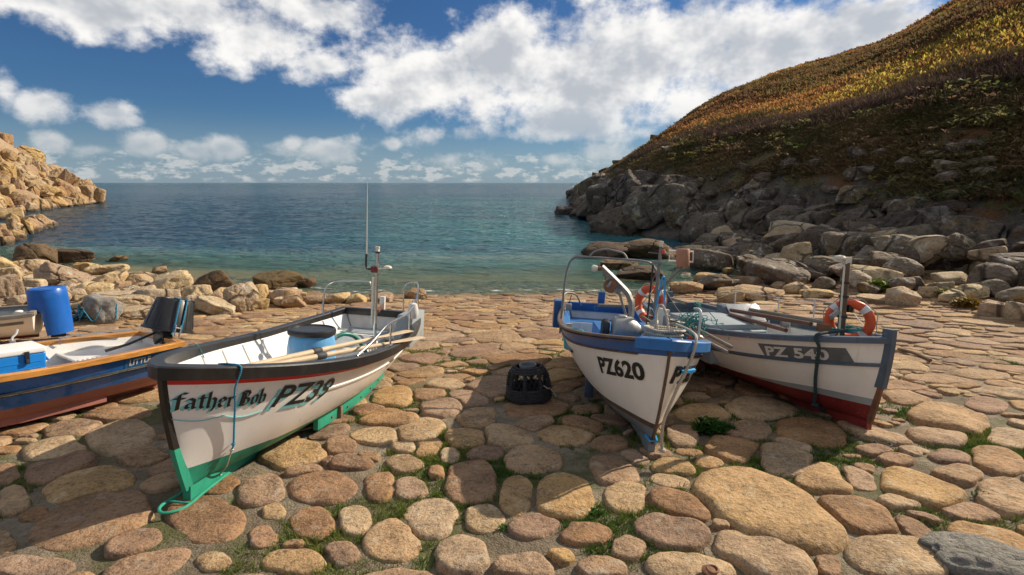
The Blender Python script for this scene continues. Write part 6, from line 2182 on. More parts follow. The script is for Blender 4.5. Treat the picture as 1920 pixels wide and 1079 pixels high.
H3.transom(inset=0.045, x=0.05, h0=0.25).build('transom_lining', P_bluegrey, boat3)
zt3 = H3.zs(0)
MB().box((0.03, 0, zt3 - 0.04), (0.10, H3.b(0) * 2 - 0.06, 0.10)).build('transom_cap', P_bluegrey, boat3, bevel=0.008)
H3.keel(0.035).build('keel', P_wred, boat3)
H3.stem(0.44, 1.10, 0.045, 0.05, 0.06).build('stem_post', P_bluegrey, boat3, sharp=20)
H3.stem(0.0, 0.44, 0.024, 0.028, 0.03).build('stem_foot', P_rust, boat3, sharp=20)
MB().box((-0.03, 0.0, zt3 + 0.06), (0.08, 0.12, 0.34)).build('stern_post', P_bluegrey, boat3, bevel=0.015)
MB().box((0.38, -0.04, zt3 + 0.09), (0.75, 0.05, 0.06), rotz(-0.12)).build('tiller', W_grey, boat3, bevel=0.008)
H3.bench(0.06, 0.8, 0.66, 0.04).build('stern_deck', P_lgrey, boat3, bevel=0.004)
H3.bench(3.95, 4.72, 1.00, 0.04, 0.05).build('foredeck', P_bluegrey, boat3, bevel=0.004)
MB().box((2.20, -0.38, 0.62), (1.15, 0.86, 0.52)).build('engine_box', P_lgrey, boat3, bevel=0.01)
el3 = MB().box((2.20, -0.40, 0.92), (1.22, 0.94, 0.085)).build('engine_lid', P_lgrey, boat3, bevel=0.015)
MB().box((2.78, -0.30, 0.865), (0.35, 0.6, 0.03)).build('hatch_board', P_lgrey, boat3, bevel=0.005)
MB().prism([(0, 0), (0.42, 0), (0.42, 0.10), (0.16, 0.36), (0, 0.36)], 0.72, Matrix.Translation((1.42, 0.84, 0.72)) @ Matrix.Rotation(R(90), 4, 'X')).build('console', P_bluegrey, boat3, bevel=0.012)
MB().box((1.72, 0.48, 0.975), (0.36, 0.60, 0.012), Matrix.Rotation(R(45), 3, 'Y')).build('console_window', paint('salty_glass', (0.46, 0.47, 0.47), 0.25, 0.15, 5, 0.01), boat3, bevel=0.003)
MB().lathe([(0, 0), (0.055, 0), (0.07, 0.02), (0.07, 0.10), (0.05, 0.115), (0, 0.115)], 18, (2.32, 0.72, 0.86), Matrix.Rotation(R(-90), 3, 'X') @ Matrix.Rotation(R(20), 3, 'Y')).build('deck_lamp', P_castal, boat3)
MB().box((2.38, 0.80, 0.86), (0.05, 0.06, 0.26)).build('lamp_post', P_inner, boat3, bevel=0.008)


def g3(x, up=0.0, sd=1, dy=0.0):
    p = H3.pos(x / H3.L, 1.0, sd)
    return Vector((p.x, p.y + dy * sd, p.z + up))


# wire rail on four posts along the far side
tops = []
for x in (0.95, 1.95, 2.75, 3.45):
    p = g3(x, 0, 1, -.02)
    MB().tube([p, p + Vector((0, 0, 0.40))], 0.011, 8).build('rail_post', P_wband, boat3)
    tops.append(p + Vector((0, 0, 0.395)))
for p, q in zip([g3(0.25, 0.05, 1, -.02)] + tops, tops + [g3(4.05, 0.03, 1, -.02)]):
    m_ = (p + q) / 2 + Vector((0, 0, -0.015))
    MB().tube([p, m_, q], 0.004, 6).build('rail_wire', P_wband, boat3)
for x in (1.6, 2.1, 2.6, 2.9, 3.2, 3.5):
    p = g3(x, 0.015, 1, -.03)
    MB().box(p + Vector((0, 0, 0.02)), (0.05, 0.045, 0.04)).build('cleat', P_inner, boat3, bevel=0.005)
# bow mast with lamp, small radar dome
mx3, my3 = 4.22, 0.02
MB().tube([(mx3, my3, 0.5), (mx3, my3, 1.96)], [0.048, 0.040], 12).build('mast', W_mast, boat3)
MB().tube([(mx3 + .02, my3 - 0.045, 1.05), (mx3 + .02, my3 - 0.045, 1.92)], 0.012, 8).build('mast_conduit', P_ivory, boat3)
MB().box((mx3, my3, 1.99), (0.07, 0.09, 0.085)).build('masthead_lamp', P_ivory, boat3, bevel=0.008)
MB().lathe([(0, 0), (0.02, 0.0), (0.025, 0.02), (0.06, 0.035), (0.065, 0.055), (0.05, 0.075), (0, 0.085)], 16, (mx3, my3 - 0.10, 1.97)).build('aerial_dome', P_ivory, boat3)
MB().box((mx3, my3 - 0.07, 1.93), (0.04, 0.10, 0.03)).build('dome_bracket', P_inner, boat3, bevel=0.004)
for z in (1.30, 1.55, 1.72):
    MB().torus((mx3, my3, z), 0.048, 0.010, 16, 6, None, 1.6).build('mast_band', P_rubber, boat3)
MB().box((mx3 + 0.02, my3 + 0.08, 1.40), (0.05, 0.06, 0.09)).build('side_lamp', P_plblack, boat3, bevel=0.008)
MB().box((mx3 + 0.02, my3 - 0.13, 1.33), (0.03, 0.14, 0.06), Matrix.Rotation(R(35), 3, 'X')).build('side_lamp', P_castal, boat3, bevel=0.008)
MB().tube([(mx3, my3 - 0.02, 2.02), (mx3, my3 - 0.015, 2.55)], 0.003, 5).build('aerial', P_plblack, boat3)
# number plate
mb = MB()
pp = []
for i in range(13):
    for j in range(3):
        pp.append((i / 12 * 0.92 + 0.03 * (0.5 - j / 2) * 2, j / 2 * 0.18))
ff = [(i * 3 + j, (i + 1) * 3 + j, (i + 1) * 3 + j + 1, i * 3 + j + 1) for i in range(12) for j in range(2)]
pl3 = H3.letter(np.array(pp), ff, 3.72, 0.30, -1, 1, layer=0).build('number_plate', P_plate, boat3)
H3.letter(T_PZ540[0] * 0.9 + np.array([[0.06, 0.03]]), T_PZ540[1], 3.72, 0.30, -1, 1, layer=1.6).build('lettering', P_letw, pl3, smooth=False)
MB().lathe([(0, 0), (0.02, 0), (0.02, 0.01), (0, 0.012)], 10, H3.letter(np.array([[0, 0]]), [], 3.24, 0.20, -1, 1, 0.002).v[0], Matrix.Rotation(R(90), 3, 'X')).build('bolt', P_rust, boat3)
for k, x in enumerate((0.55, 0.95, 1.35, 1.75)):
    t = x / H3.L
    p = H3.pos(t, 0.12, -1, 0.03)
    MB().box(p + Vector((0, -0.01, -0.05)), (0.37, 0.07, 0.22), Matrix.Rotation(R(-20), 3, 'X')).build('bilge_board', P_brick, boat3, bevel=0.008)
for sd in (1, -1):
    MB().box((1.9, sd * 0.42, 0.12), (0.14, 0.08, 0.24)).build('prop', W_prop, boat3, bevel=0.006)
MB().box((4.25, -0.26, 1.17), (0.14, 0.10, 0.10)).build('bow_fairlead', P_rust, boat3, bevel=0.02)

# things aboard
lifebuoy(M3 @ Matrix.Translation((4.22, 0.13, 1.24)) @ Matrix.Rotation(R(42), 4, 'Z'), 'orange lifebuoy with white bands standing against the bow mast', 0.215, 0.056)
for (a, b_, lb) in (((1.75, 0.18, 1.02), (4.0, -0.22, 1.17), 'upper brown oar lying along the boat with the red bottom'), ((1.95, 0.02, 0.98), (3.72, -0.34, 1.04), 'lower brown oar lying along the boat with the red bottom')):
    A, B_ = M3 @ Vector(a), M3 @ Vector(b_)
    Lo = (B_ - A).length
    o = MB().tube([(0, 0, 0), (0.03, 0, 0), (Lo * .5, 0, 0), (Lo, 0, 0)], [0.026, 0.032, 0.032, 0.028], 10).build('oar', W_brownoar, None)
    o.matrix_world = Matrix.Translation(A) @ (B_ - A).to_track_quat('X', 'Z').to_matrix().to_4x4()
    tag(o, lb, 'oar')
A, B_ = M3 @ g3(0.55, 0.075, 1, -.03), M3 @ (g3(4.35, 0.07, 1, -.06) + Vector((0, -0.05, 0)))
for k, lb in enumerate(('long weathered pole lashed along the far gunwale', 'second weathered pole under the long one on the far gunwale')):
    o = MB().tube([(0, 0, 0), (0.4, 0, 0.0), ((B_ - A).length * (0.98 - .1 * k), 0, 0)], [0.018, 0.027, 0.020], 8).build('boat_pole', W_rail, None)
    o.matrix_world = Matrix.Translation(A + Vector((0.05 * k, -0.03 * k, -0.02 * k))) @ (B_ - A).to_track_quat('X', 'Z').to_matrix().to_4x4()
    tag(o, lb, 'pole')
wh = lambda x, dr_, off: M3 @ Vector(H3.letter(np.array([[0, 0]]), [], x, dr_, -1, 1, off).v[0])
def on3(x, dr_, off):
    return M3 @ Vector(H3.letter(np.array([[0, 0]]), [], x, dr_, -1, 1, off).v[0])


k4, k5 = on3(4.15, 0.86, 0.04), on3(4.12, 0.95, 0.05)
rope_from('mooring_rope', [M3 @ Vector((4.35, 0.1, 1.16)), M3 @ g3(4.42, 0.05, -1, -0.02), M3 @ g3(4.41, 0.0, -1, 0.07), on3(4.40, 0.10, 0.06), on3(4.35, 0.3, 0.045), on3(4.29, 0.5, 0.03), on3(4.23, 0.7, 0.03), k4, k5], 0.02, R_dgreen, 'dark green mooring rope hanging over the bow of the red bottomed boat', knots=(k4, k5))
rope_from('mooring_rope', [M3 @ Vector((3.9, 0.25, 1.10)), M3 @ Vector((4.15, 0.28, 1.14)), M3 @ Vector((4.4, 0.12, 1.16)), M3 @ Vector((4.3, -0.1, 1.15)), M3 @ Vector((4.0, 0.1, 1.12)), M3 @ Vector((4.1, 0.3, 1.15))], 0.014, R_teal, 'turquoise rope laid on the foredeck beside the orange lifebuoy')
ye = thing('yellow_float', M3, (4.23, 0.14, 1.42), 'small yellow float hanging on the mast inside the lifebuoy', 'float')
MB().lathe([(0, -0.075), (0.03, -0.07), (0.034, -0.05), (0.02, -0.02), (0.016, 0.03), (0, 0.04)], 12).build('float_body', P_yellow, ye)
bl = thing('blue_brush', M3, (3.05, -0.10, 0.80), 'white handled blue brush standing in the red bottomed boat', 'brush')
MB().tube([(0, 0, 0.0), (0.0, 0.02, 0.26)], 0.014, 8).build('handle', P_wband, bl)
mb = MB()
for k in range(40):
    a = rgc.random() * 6.28
    e_ = rgc.uniform(-.6, .8)
    d_ = Vector((math.cos(a) * math.cos(e_), math.sin(a) * math.cos(e_), math.sin(e_))) * 0.065
    mb.tube([Vector((0, 0, 0.0)), d_], 0.006, 4)
mb.build('bristles', P_skyhook, bl)

# ------------------------------------------------------------------ 4: blue boat with varnished gunwale
H4 = Hull(4.3, 1.70, 0.80, 0.80, 1.0, wt=0.70, tm=0.45, p=2.2, q=0.82, rake=0.2, k0=0.12, e=(0.36, 0.30, 0.5, 0.95))
M4 = boat_matrix((-5.24, 7.28), (-7.5, 3.63), heel=R(-2.0))
boat4 = empty('rowing_boat', mat=M4)
tag(boat4, 'dark blue boat with varnished wooden gunwale and brownish pink bottom', 'boat', 'small boats at the left of the slipway')
hw4 = lambda t: max(0.03, H4.h_of(t, 0.36))
H4.patch(lambda t: 0.0, hw4, m=8).build('hull_bottom', P_anti, boat4, sharp=60)
H4.patch(hw4, lambda t: 1.0, m=10, pw=1.0).build('hull_side', P_navy, boat4, sharp=60)
H4.rail(0.06, 0.03, 0.06, 0.012).build('gunwale', W_varn, boat4, sharp=35)
H4.strake(lambda t: H4.h_of(t, H4.zs(t) - 0.24), 0.018, 0.03).build('rubbing_strake', P_plblack, boat4)
H4.strake(lambda t: H4.h_of(t, H4.zs(t) - 0.235), 0.005, 0.034).build('strake_band', P_steel, boat4)
H4.patch(lambda t: max(0.05, H4.h_of(t, 0.36)), lambda t: 0.985, inset=0.04, a=0.012, b=0.985, pw=1.0).build('inside_planking', P_inner, boat4, sharp=60)
H4.floor(0.38, inset=0.03).build('floor', P_inner, boat4)
H4.transom().build('transom', P_navy, boat4)
H4.transom(inset=0.04, x=0.05, h0=0.25).build('transom_lining', P_inner, boat4)
MB().box((0.03, 0, H4.zs(0) - 0.02), (0.09, H4.b(0) * 2 - 0.05, 0.07)).build('transom_cap', W_varn, boat4, bevel=0.01)
H4.keel(0.03).build('keel', P_anti, boat4)
H4.stem(0.0, 1.02, 0.03, 0.03, 0.05).build('stem', W_varn, boat4)
H4.bench(0.06, 1.05, 0.64, 0.03, 0.04).build('stern_deck', P_inner, boat4, bevel=0.006)
for sd in (1, -1):
    pts = [H4.pos(t, 0.09, sd, 0.015) for t in (0.2, 0.3, 0.4, 0.5, 0.6, 0.7)]
    mb = MB()
    mb.grid([[p + Vector((0, -.02, .06)), p + Vector((0, -.02, -.06)), p + Vector((0, .02, -.06)), p + Vector((0, .02, .06)), p + Vector((0, -.02, .06))] for p in pts])
    mb.f += [(0, 1, 2, 3), (28, 27, 26, 25)]
    mb.build('bilge_keel', P_anti, boat4, bevel=0.005)
pp = [(i / 8 * 0.72, j / 2 * 0.155) for i in range(9) for j in range(3)]
ff = [(i * 3 + j, (i + 1) * 3 + j, (i + 1) * 3 + j + 1, i * 3 + j + 1) for i in range(8) for j in range(2)]
np4 = H4.letter(np.array(pp), ff, 0.76, 0.225, 1, -1, layer=0).build('name_panel', paint('panel_blue', (0.02, 0.14, 0.34), 0.35, 0.06, 3, 0.004), boat4)
H4.letter(T_AUK[0] + np.array([[0.05, 0.04]]), T_AUK[1], 0.76, 0.225, 1, -1, layer=1.5).build('lettering', P_letw, np4, smooth=False)


def g4(x, up=0.0, sd=1, dy=0.0):
    p = H4.pos(x / H4.L, 1.0, sd)
    return Vector((p.x, p.y + dy * sd, p.z + up))


for x, sd in ((1.45, -1), (2.55, 1)):
    p = g4(x, 0.012, sd, -.02)
    MB().tube(spline([p, p + Vector((0, 0, .09)), p + Vector((-.04, 0, .14)), p + Vector((-.06, 0, .20))], 5), 0.014, 8).build('rowlock', P_wband, boat4)
    MB().box(p + Vector((0, 0, 0.03)), (0.06, 0.05, 0.06)).build('rowlock_block', P_castal, boat4, bevel=0.006)
MB().tube(spline([g4(1.0, -0.05, -1, -.1), g4(0.95, 0.05, -1, -.1), g4(0.55, 0.06, -1, -.1), g4(0.2, 0.05, -1, -.12)], 5), 0.010, 8).build('grab_rail', P_steel, boat4)

zc4 = H4.zs(0)
om = thing('outboard_motor', M4, (0.0, 0.05, zc4), 'outboard motor on the blue boat, hidden under a black tub', 'motor')
tl = Matrix.Rotation(R(-16), 3, 'Y') @ Matrix.Scale(1.12, 3)
MB().box((0.02, 0, 0.0), (0.14, 0.30, 0.18), None).build('clamp_bracket', P_plblack, om, bevel=0.012)
MB().lathe([(0, 0), (0.12, 0), (0.15, 0.04), (0.15, 0.12), (0, 0.12)], 20, (0.0, 0, 0.06)).build('engine_base', P_plblack, om)
MB().tube([(0.10, 0.0, 0.08), (0.45, -0.03, -0.04), (0.72, -0.05, -0.09)], [0.016, 0.018, 0.022], 10).build('tiller_arm', P_plblack, om)
MB().box((-0.10, 0, -0.42), (0.14, 0.09, 0.72)).build('drive_leg', P_plblack, om, bevel=0.02)
MB().tube(spline([(0.05, 0.10, 0.02), (0.16, 0.12, -0.06), (0.2, 0.18, -0.02), (0.12, 0.2, 0.03)], 5), 0.012, 8).build('fuel_line', P_rubber, om)
tb = thing('tub', M4, (-0.05, 0.05, zc4 + 0.09), 'black tub upside down over the outboard motor, tied with blue cord', 'tub', None, tl)
MB().lathe([(0.0, 0.415), (0.20, 0.415), (0.215, 0.40), (0.285, 0.03), (0.30, 0.03), (0.305, 0.0), (0.275, 0.0), (0.20, 0.39), (0, 0.395)], 36).build('tub_shell', P_plblack, tb)
MB().torus((0, 0, 0.417), 0.165, 0.006, 36, 6).build('base_ring', P_plblack, tb)
for k in range(10):
    a = 2 * math.pi * k / 10
    MB().tube([(0.283 * math.cos(a), 0.283 * math.sin(a), 0.05), (0.22 * math.cos(a), 0.22 * math.sin(a), 0.37)], 0.006, 6).build('rib', P_plblack, tb)
for k, yy in enumerate((-0.02, 0.07)):
    pts = [(yy + .02, 0.30, -0.03), (yy, 0.29, 0.05), (yy - .02, 0.225, 0.405), (yy - .03, 0.2, 0.428), (yy - .05, 0.0, 0.43)]
    MB().tube(spline(pts, 4), 0.009, 7).build('cord', R_blue, tb)
for k in range(2):
    MB().tube([(0.0 + 0.06 * k, 0.315, -0.10), (0.0 + 0.06 * k, 0.305, 0.10)], 0.009, 8).build('clamp_rod', P_steel, tb)
MB().tube([(0.0, 0.312, 0.06), (0.06, 0.312, 0.06)], 0.009, 8).build('clamp_bar', P_steel, tb)

cb = thing('cool_box', M4, (2.10, 0.12, 0.53), 'long blue cool box with white lid in the blue boat', 'cool box')
MB().box((0, 0, 0.19), (1.30, 0.44, 0.36), None, 1.02).build('box_body', P_coolblue, cb, bevel=0.025, seg=3)
for z in (0.10, 0.19, 0.27):
    MB().box((0, 0.222, z), (1.22, 0.012, 0.012)).build('moulded_rib', P_coolblue, cb, bevel=0.004)
MB().box((0, 0, 0.405), (1.33, 0.47, 0.075)).build('lid', P_coolwhite, cb, bevel=0.022, seg=3)
for x in (-0.48, 0.0, 0.48):
    lt = MB().box((x, 0.245, 0.33), (0.045, 0.02, 0.15)).build('latch', P_plblack, cb, bevel=0.006)
    MB().box((x, 0.258, 0.29), (0.03, 0.012, 0.05)).build('latch_tongue', P_rubber, lt, bevel=0.004)
for x in (-0.67, 0.67):
    MB().tube(spline([(x, -0.10, 0.30), (x * 1.06, -0.08, 0.24), (x * 1.06, 0.08, 0.24), (x, 0.10, 0.30)], 5), 0.014, 8).build('handle', P_coolblue, cb)
sk = MB()
for k in range(6):
    sk.torus((0.9 + 0.05 * k, 0.42, 0.68), 0.05, 0.018, 14, 8, Matrix.Rotation(R(90), 3, 'Y'))
tag(sk.build('white_fender', P_wband, None), 'small white ribbed fender on the stern deck of the blue boat', 'fender').matrix_world = M4

# ------------------------------------------------------------------ 5: small white dinghy at the left edge
H5 = Hull(3.6, 1.5, 0.62, 0.58, 0.75, wt=0.78, tm=0.42, p=2.3, q=0.8, rake=0.2, k0=0.07, e=(0.34, 0.30, 0.5, 0.95))
M5 = boat_matrix((-10.1, 10.6), (-13.2, 8.8), heel=R(-3.0), lift=0.12)
boat5 = empty('dinghy', mat=M5)
tag(boat5, 'small white dinghy with grey gunwale cut by the left edge of the picture', 'boat', 'small boats at the left of the slipway')
H5.patch(lambda t: 0.0, lambda t: 1.0, m=12).build('hull_side', P_cream, boat5, sharp=60)
H5.rail(0.06, 0.03, 0.07, 0.012).build('gunwale', W_rail, boat5, sharp=35)
H5.strake(lambda t: H5.h_of(t, H5.zs(t) - 0.18), 0.03, 0.022, a=0.04).build('rubbing_strake', W_rail, boat5)
H5.patch(lambda t: max(0.05, H5.h_of(t, 0.22)), lambda t: 0.985, inset=0.04, a=0.012, b=0.985, pw=1.0).build('inside_planking', P_greyplast, boat5, sharp=60)
H5.floor(0.24, inset=0.03).build('floor', P_greyplast, boat5)
H5.transom().build('transom', P_cream, boat5)
H5.transom(inset=0.04, x=0.05, h0=0.25).build('transom_lining', P_greyplast, boat5)
MB().box((0.03, 0, H5.zs(0) - 0.02), (0.10, H5.b(0) * 2 - 0.04, 0.09)).build('transom_cap', W_rail, boat5, bevel=0.01)
H5.keel(0.03).build('keel', P_wred, boat5)
H5.bench(0.10, 0.55, 0.48, 0.03, 0.04).build('stern_seat', P_greyplast, boat5, bevel=0.006)
H5.bench(1.5, 1.78, 0.48, 0.03, 0.04).build('thwart', P_greyplast, boat5, bevel=0.006)
MB().lathe([(0, 0), (0.06, 0.0), (0.07, 0.02), (0.05, 0.04), (0, 0.045)], 16, (0.22, 0.5, H5.zs(0) + 0.02)).build('filler_cap', P_coolwhite, boat5)
for sd in (1, -1):
    MB().box((1.0, sd * 0.30, -0.02), (0.10, 0.10, 0.26)).build('prop', W_prop, boat5, bevel=0.006)
om5 = thing('outboard_motor', M5, (-0.05, 0.0, H5.zs(0)), 'dark outboard motor leg behind the small white dinghy', 'motor')
MB().box((0.0, 0, 0.02), (0.12, 0.24, 0.2)).build('clamp_bracket', P_plblack, om5, bevel=0.012)
MB().box((-0.16, 0, -0.30), (0.16, 0.10, 0.62)).build('drive_leg', P_rubber, om5, bevel=0.02)
MB().box((-0.20, 0, -0.60), (0.26, 0.05, 0.10)).build('skeg', P_rubber, om5, bevel=0.015)
bc = thing('barrel_cover', M5, (-0.16, 0.02, H5.zs(0) - 0.02), 'bright blue cut down plastic barrel covering the outboard of the white dinghy', 'barrel', None, Matrix.Rotation(R(3), 3, 'Y'))
rows = []
NB5 = 48
for j in range(NB5 + 1):
    a = 2 * math.pi * j / NB5
    # the side facing the boat is cut away above the transom
    cut = 0.0 if math.cos(a) > 0.15 else -0.52
    rows.append([Vector((r_ * math.cos(a), r_ * math.sin(a), max(z, cut))) for (r_, z) in ((0.335, cut), (0.34, 0.05), (0.335, 0.25), (0.325, 0.42), (0.30, 0.46), (0.27, 0.47), (0.26, 0.455), (0.0, 0.455))])
MB().grid(rows).build('barrel_shell', P_coverblue, bc, solid=0.008)
MB().torus((0, 0, 0.44), 0.31, 0.014, 40, 8).build('barrel_rim', P_coverblue, bc)

# ================================================================== small things on the slipway
# ---- lobster pot
c0 = on_slip(992, 752)
lp = empty('lobster_pot', (c0.x, c0.y, gz(c0.x, c0.y) + 0.035))
lp.rotation_euler = (R(-5.7), 0, 0.4)
tag(lp, 'black rope bound lobster pot standing on the stones between the boats', 'lobster pot')
rgp = random.Random(11)
prof = lambda z: float(np.interp(z, [0, 0.06, 0.25, 0.38, 0.45, 0.48], [0.285, 0.30, 0.285, 0.255, 0.20, 0.125]))
for k in range(7):
    z = 0.03 + k * 0.024
    pts = [((prof(z) + 0.006 * rgp.random() + 0.007 * math.sin(i * 2.4 + k)) * math.cos(2 * math.pi * i / 40), (prof(z) + 0.006 * rgp.random() + 0.007 * math.sin(i * 2.4 + k)) * math.sin(2 * math.pi * i / 40), z + 0.004 * rgp.random()) for i in range(40)]
    MB().tube(pts, 0.0155, 7, closed=True).build('rope_course', R_black, lp)
for k in range(3):
    z = 0.405 + k * 0.026
    pts = [((prof(z) + 0.008 * math.sin(i * 2.2 + k)) * math.cos(2 * math.pi * i / 36), (prof(z) + 0.008 * math.sin(i * 2.2 + k)) * math.sin(2 * math.pi * i / 36), z) for i in range(36)]
    MB().tube(pts, 0.017, 7, closed=True).build('rope_course', R_black, lp)
for k in range(8):
    a = 2 * math.pi * k / 8 + 0.2
    st = MB().tube([(prof(z) * math.cos(a), prof(z) * math.sin(a), z) for z in (0.02, 0.1, 0.2, 0.28, 0.34, 0.40, 0.45)], 0.02, 8).build('stave', R_black, lp)
    for i in range(11):
        z = 0.06 + 0.034 * i
        MB().torus((prof(z) * math.cos(a), prof(z) * math.sin(a), z), 0.022, 0.011, 10, 6, None, 0.9).build('binding', R_black, st)
mb = MB()
for k in range(24):
    a0 = 2 * math.pi * k / 24
    for s_ in (1, -1):
        pts = []
        for i in range(6):
            z = 0.19 + i * 0.043
            a = a0 + s_ * 0.085 * i
            pts.append(((prof(z) - 0.012) * math.cos(a), (prof(z) - 0.012) * math.sin(a), z))
        mb.tube(pts, 0.004, 5, cap=False)
tag(mb.build('netting', R_black, lp), kind='stuff')
MB().lathe([(0.10, 0.40), (0.105, 0.49), (0.118, 0.495), (0.122, 0.485), (0.118, 0.47), (0.11, 0.38)], 28).build('neck', P_greyplast, lp)
MB().lathe([(0, 0), (0.27, 0), (0.285, 0.015), (0.27, 0.03), (0, 0.03)], 28).build('base', P_rubber, lp)
MB().tube(spline([(0.10, -0.27, 0.24), (0.15, -0.29, 0.20), (0.19, -0.27, 0.19), (0.23, -0.25, 0.15), (0.27, -0.24, 0.11), (0.29, -0.25, 0.05), (0.28, -0.27, 0.08)], 5), 0.009, 6).build('white_cord', R_white, lp)

# ---- heap of gear by the boulders on the left
c0 = on_ground(196, 606)
nh = empty('net_heap', (c0.x, c0.y, c0.z))
tag(nh, 'grey bag of netting with blue cords lying by the boulders', 'net')
V_, F_ = rock_shape(907, 12, 16.0, 0.30, 0.0, ICO4)
me = mesh_np('net_bag', V_ * np.array([[0.42, 0.34, 0.42]]) + np.array([[0, 0, 0.34]]), F_)
link('net_bag', me, paint('grey_netting', (0.23, 0.215, 0.19), 0.9, 0.3, 14, 0.09, dirt=(0.1, 0.09, 0.08), dirt_amt=0.6), nh)
for k in range(5):
    a = rgp.random() * 3
    pts = [(0.46 * math.cos(a + i * 0.5) * 0.9, 0.36 * math.sin(a + i * 0.5) - 0.12, 0.12 + 0.14 * rgp.random() + 0.3 * (i % 2)) for i in range(6)]
    MB().tube(spline(pts, 5), 0.012, 6).build('cord', R_blue, nh)
c1 = on_ground(160, 604)
gh = empty('fishing_gear', (c1.x, c1.y, c1.z))
tag(gh, 'tangle of black rope and blue line beside the grey bag of netting', 'rope')
for k, mt in enumerate((R_black, R_black, R_blue, R_black, R_twine, R_blue)):
    pts = [(rgp.gauss(0, 0.28), rgp.gauss(0, 0.12), 0.05 + abs(rgp.gauss(0.12, 0.12))) for i in range(8)]
    MB().tube(spline(pts, 5), 0.014, 6).build('rope_strand', mt, gh)
c2 = on_ground(146, 602)
rb = empty('ring_float', (c2.x, c2.y - 0.05, c2.z + 0.12))
tag(rb, 'faded red ring shaped float lying in the tangle of rope', 'float')
MB().torus((0, 0, 0), 0.12, 0.045, 24, 10, Matrix.Rotation(R(72), 3, 'X')).build('ring', paint('faded_red', (0.33, 0.06, 0.06), 0.6, 0.2, 8, 0.01), rb)

# ---- chain and stick by the bow of the red bottomed boat
a, b_, c_ = on_slip(1604, 806, 0.05), on_slip(1660, 826, 0.03), on_slip(1672, 836, 0.03)
rope_from('mooring_line', [a, on_slip(1630, 815, 0.03), b_, c_, on_slip(1655, 838, 0.03), on_slip(1640, 828, 0.03)], 0.010, R_black, 'dark line lying on the stones under the red bottomed bow')
a, b_ = on_slip(1685, 655, 0.06), on_slip(1745, 676, 0.05)
o = MB().tube(spline([(0, 0, 0), ((b_ - a).length * .4, 0.02, 0.02), ((b_ - a).length, 0, 0)], 4), 0.03, 8).build('driftwood', W_prop, None)
o.matrix_world = Matrix.Translation(a) @ (b_ - a).to_track_quat('X', 'Z').to_matrix().to_4x4()
tag(o, 'dark stick of driftwood lying on the slipway right of the red bottomed boat', 'driftwood')
# ---- rough concrete lump in the near right corner and rusty ring bolt
c0 = on_slip(1850, 1062)
o = place_rock('rock', 'b', stone_mat('concrete_lump', (0.14, 0.125, 0.10), (0.24, 0.22, 0.18), lichen=(0.4, 0.36, 0.28), lichen_amt=0.3, dark=(0.05, 0.045, 0.04), dark_amt=0.6, scale=4, bump=0.05, tint=0.05), (c0.x, c0.y - 0.05, c0.z), (0.40, 0.24, 0.17), yaw=0.4, roll=0.05, variant=3)
tag(o, 'rough grey lump of rock in the near right corner', 'rock')
c0 = on_slip(1330, 1072, 0.07)
rbt = empty('ring_bolt', c0)
tag(rbt, 'rusty iron ring bolt let into a stone at the near edge', 'ring bolt')
MB().lathe([(0, 0), (0.05, 0.0), (0.05, 0.012), (0.03, 0.02), (0, 0.022)], 16).build('bolt_plate', P_rust, rbt)
MB().torus((0.02, 0, 0.018), 0.035, 0.008, 18, 8).build('ring', P_rust, rbt)
a = on_slip(258, 848, 0.03)
# ---- wooden chocks
for (u, v, rz, lb) in ((1337, 744, 0.3, 'small wooden chock under the stern of the red bottomed boat'),):
    c0 = on_slip(u, v)
    o = MB().box((0, 0, 0.06), (0.18, 0.10, 0.14)).build('wooden_chock', W_prop, None, bevel=0.008)
    o.location = (c0.x, c0.y, gz(c0.x, c0.y) + 0.02)
    o.rotation_euler = (0, 0, rz)
    tag(o, lb, 'chock')

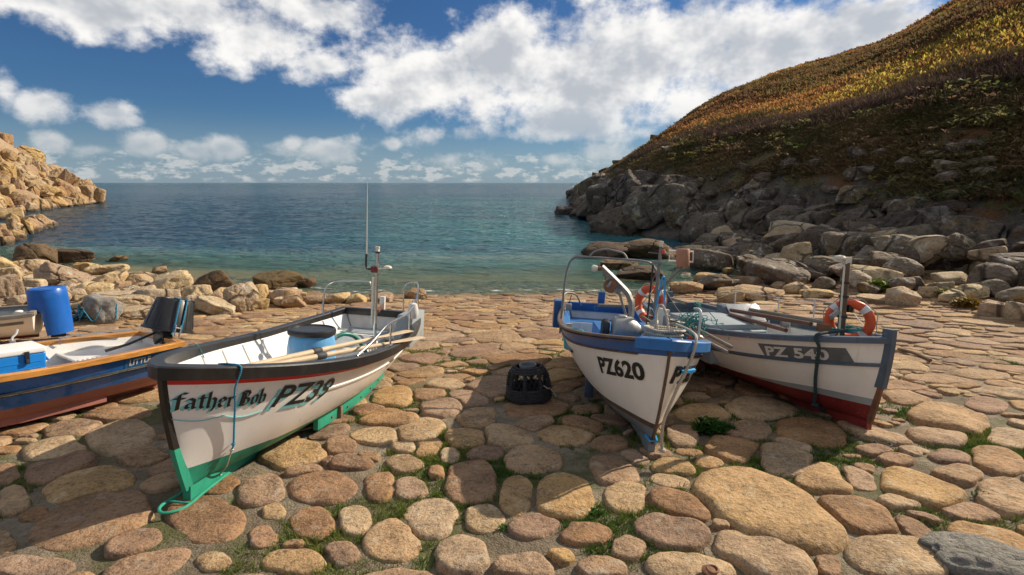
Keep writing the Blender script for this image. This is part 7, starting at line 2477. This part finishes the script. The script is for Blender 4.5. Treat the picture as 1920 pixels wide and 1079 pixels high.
# ---- leafy plants
M_weed = vcol_mat('weed_leaves', 0.6, 0.3)
PLANTS = [(1330, 812, 0.17, 260, (0.045, 0.12, 0.02), 'bushy dark green weed between the blue gunwale boat and the red bottomed boat'),
          (1366, 808, 0.09, 110, (0.05, 0.12, 0.02), 'smaller green weed beside the bushy dark green one'),
          (255, 598, 0.22, 260, (0.09, 0.19, 0.025), 'low bright green plant in front of the white boulder'),
          (1645, 548, 0.40, 420, (0.16, 0.20, 0.03), 'yellow green plant among the boulders right of the lifebuoy mast'),
          (1770, 560, 0.30, 240, (0.20, 0.17, 0.04), 'dry yellow plant beside the broken grey boulder'),
          (1810, 578, 0.30, 240, (0.24, 0.15, 0.03), 'orange yellow tuft at the far slipway edge'),
          (60, 560, 0.35, 260, (0.20, 0.17, 0.08), 'dry grass tuft behind the small white dinghy'),
          (1118, 968, 0.07, 120, (0.06, 0.15, 0.02), 'small green weed in front of the cream bow'),
          (945, 998, 0.06, 80, (0.07, 0.15, 0.02), 'little round leaved weed in the near stones'),
          (1845, 940, 0.08, 150, (0.10, 0.13, 0.03), 'grassy hummock between the near right stones')]
for (u, v, s_, n_, colr, lb) in PLANTS:
    c0 = on_ground(u, v)
    d_ = rng.normal(size=(n_, 3))
    d_ /= np.linalg.norm(d_, axis=1)[:, None]
    d_[:, 2] = np.abs(d_[:, 2])
    P = d_ * (rng.random((n_, 1)) ** 0.5) * s_ * np.array([[1.2, 0.9, 0.8]])
    Vp, Fp, Cp = leaves(P, 2, np.full(n_, s_ * 0.42), s_ * 0.1, s_ * 0.3, np.repeat(np.array([colr]), n_, 0), 0.5)
    me = mesh_np('leaves', Vp, Fp, smooth=False)
    set_col(me, Cp)
    o = empty('plant', c0)
    tag(o, lb, 'plant')
    link('foliage', me, M_weed, o)
    mb = MB()
    for k in range(7):
        q = P[int(rng.integers(n_))]
        mb.tube([(0, 0, -0.02), tuple(q * 0.5), tuple(q)], 0.012 * s_ * 2, 5)
    mb.build('stems', paint('weed_stem', (0.08, 0.10, 0.03), 0.8), o)
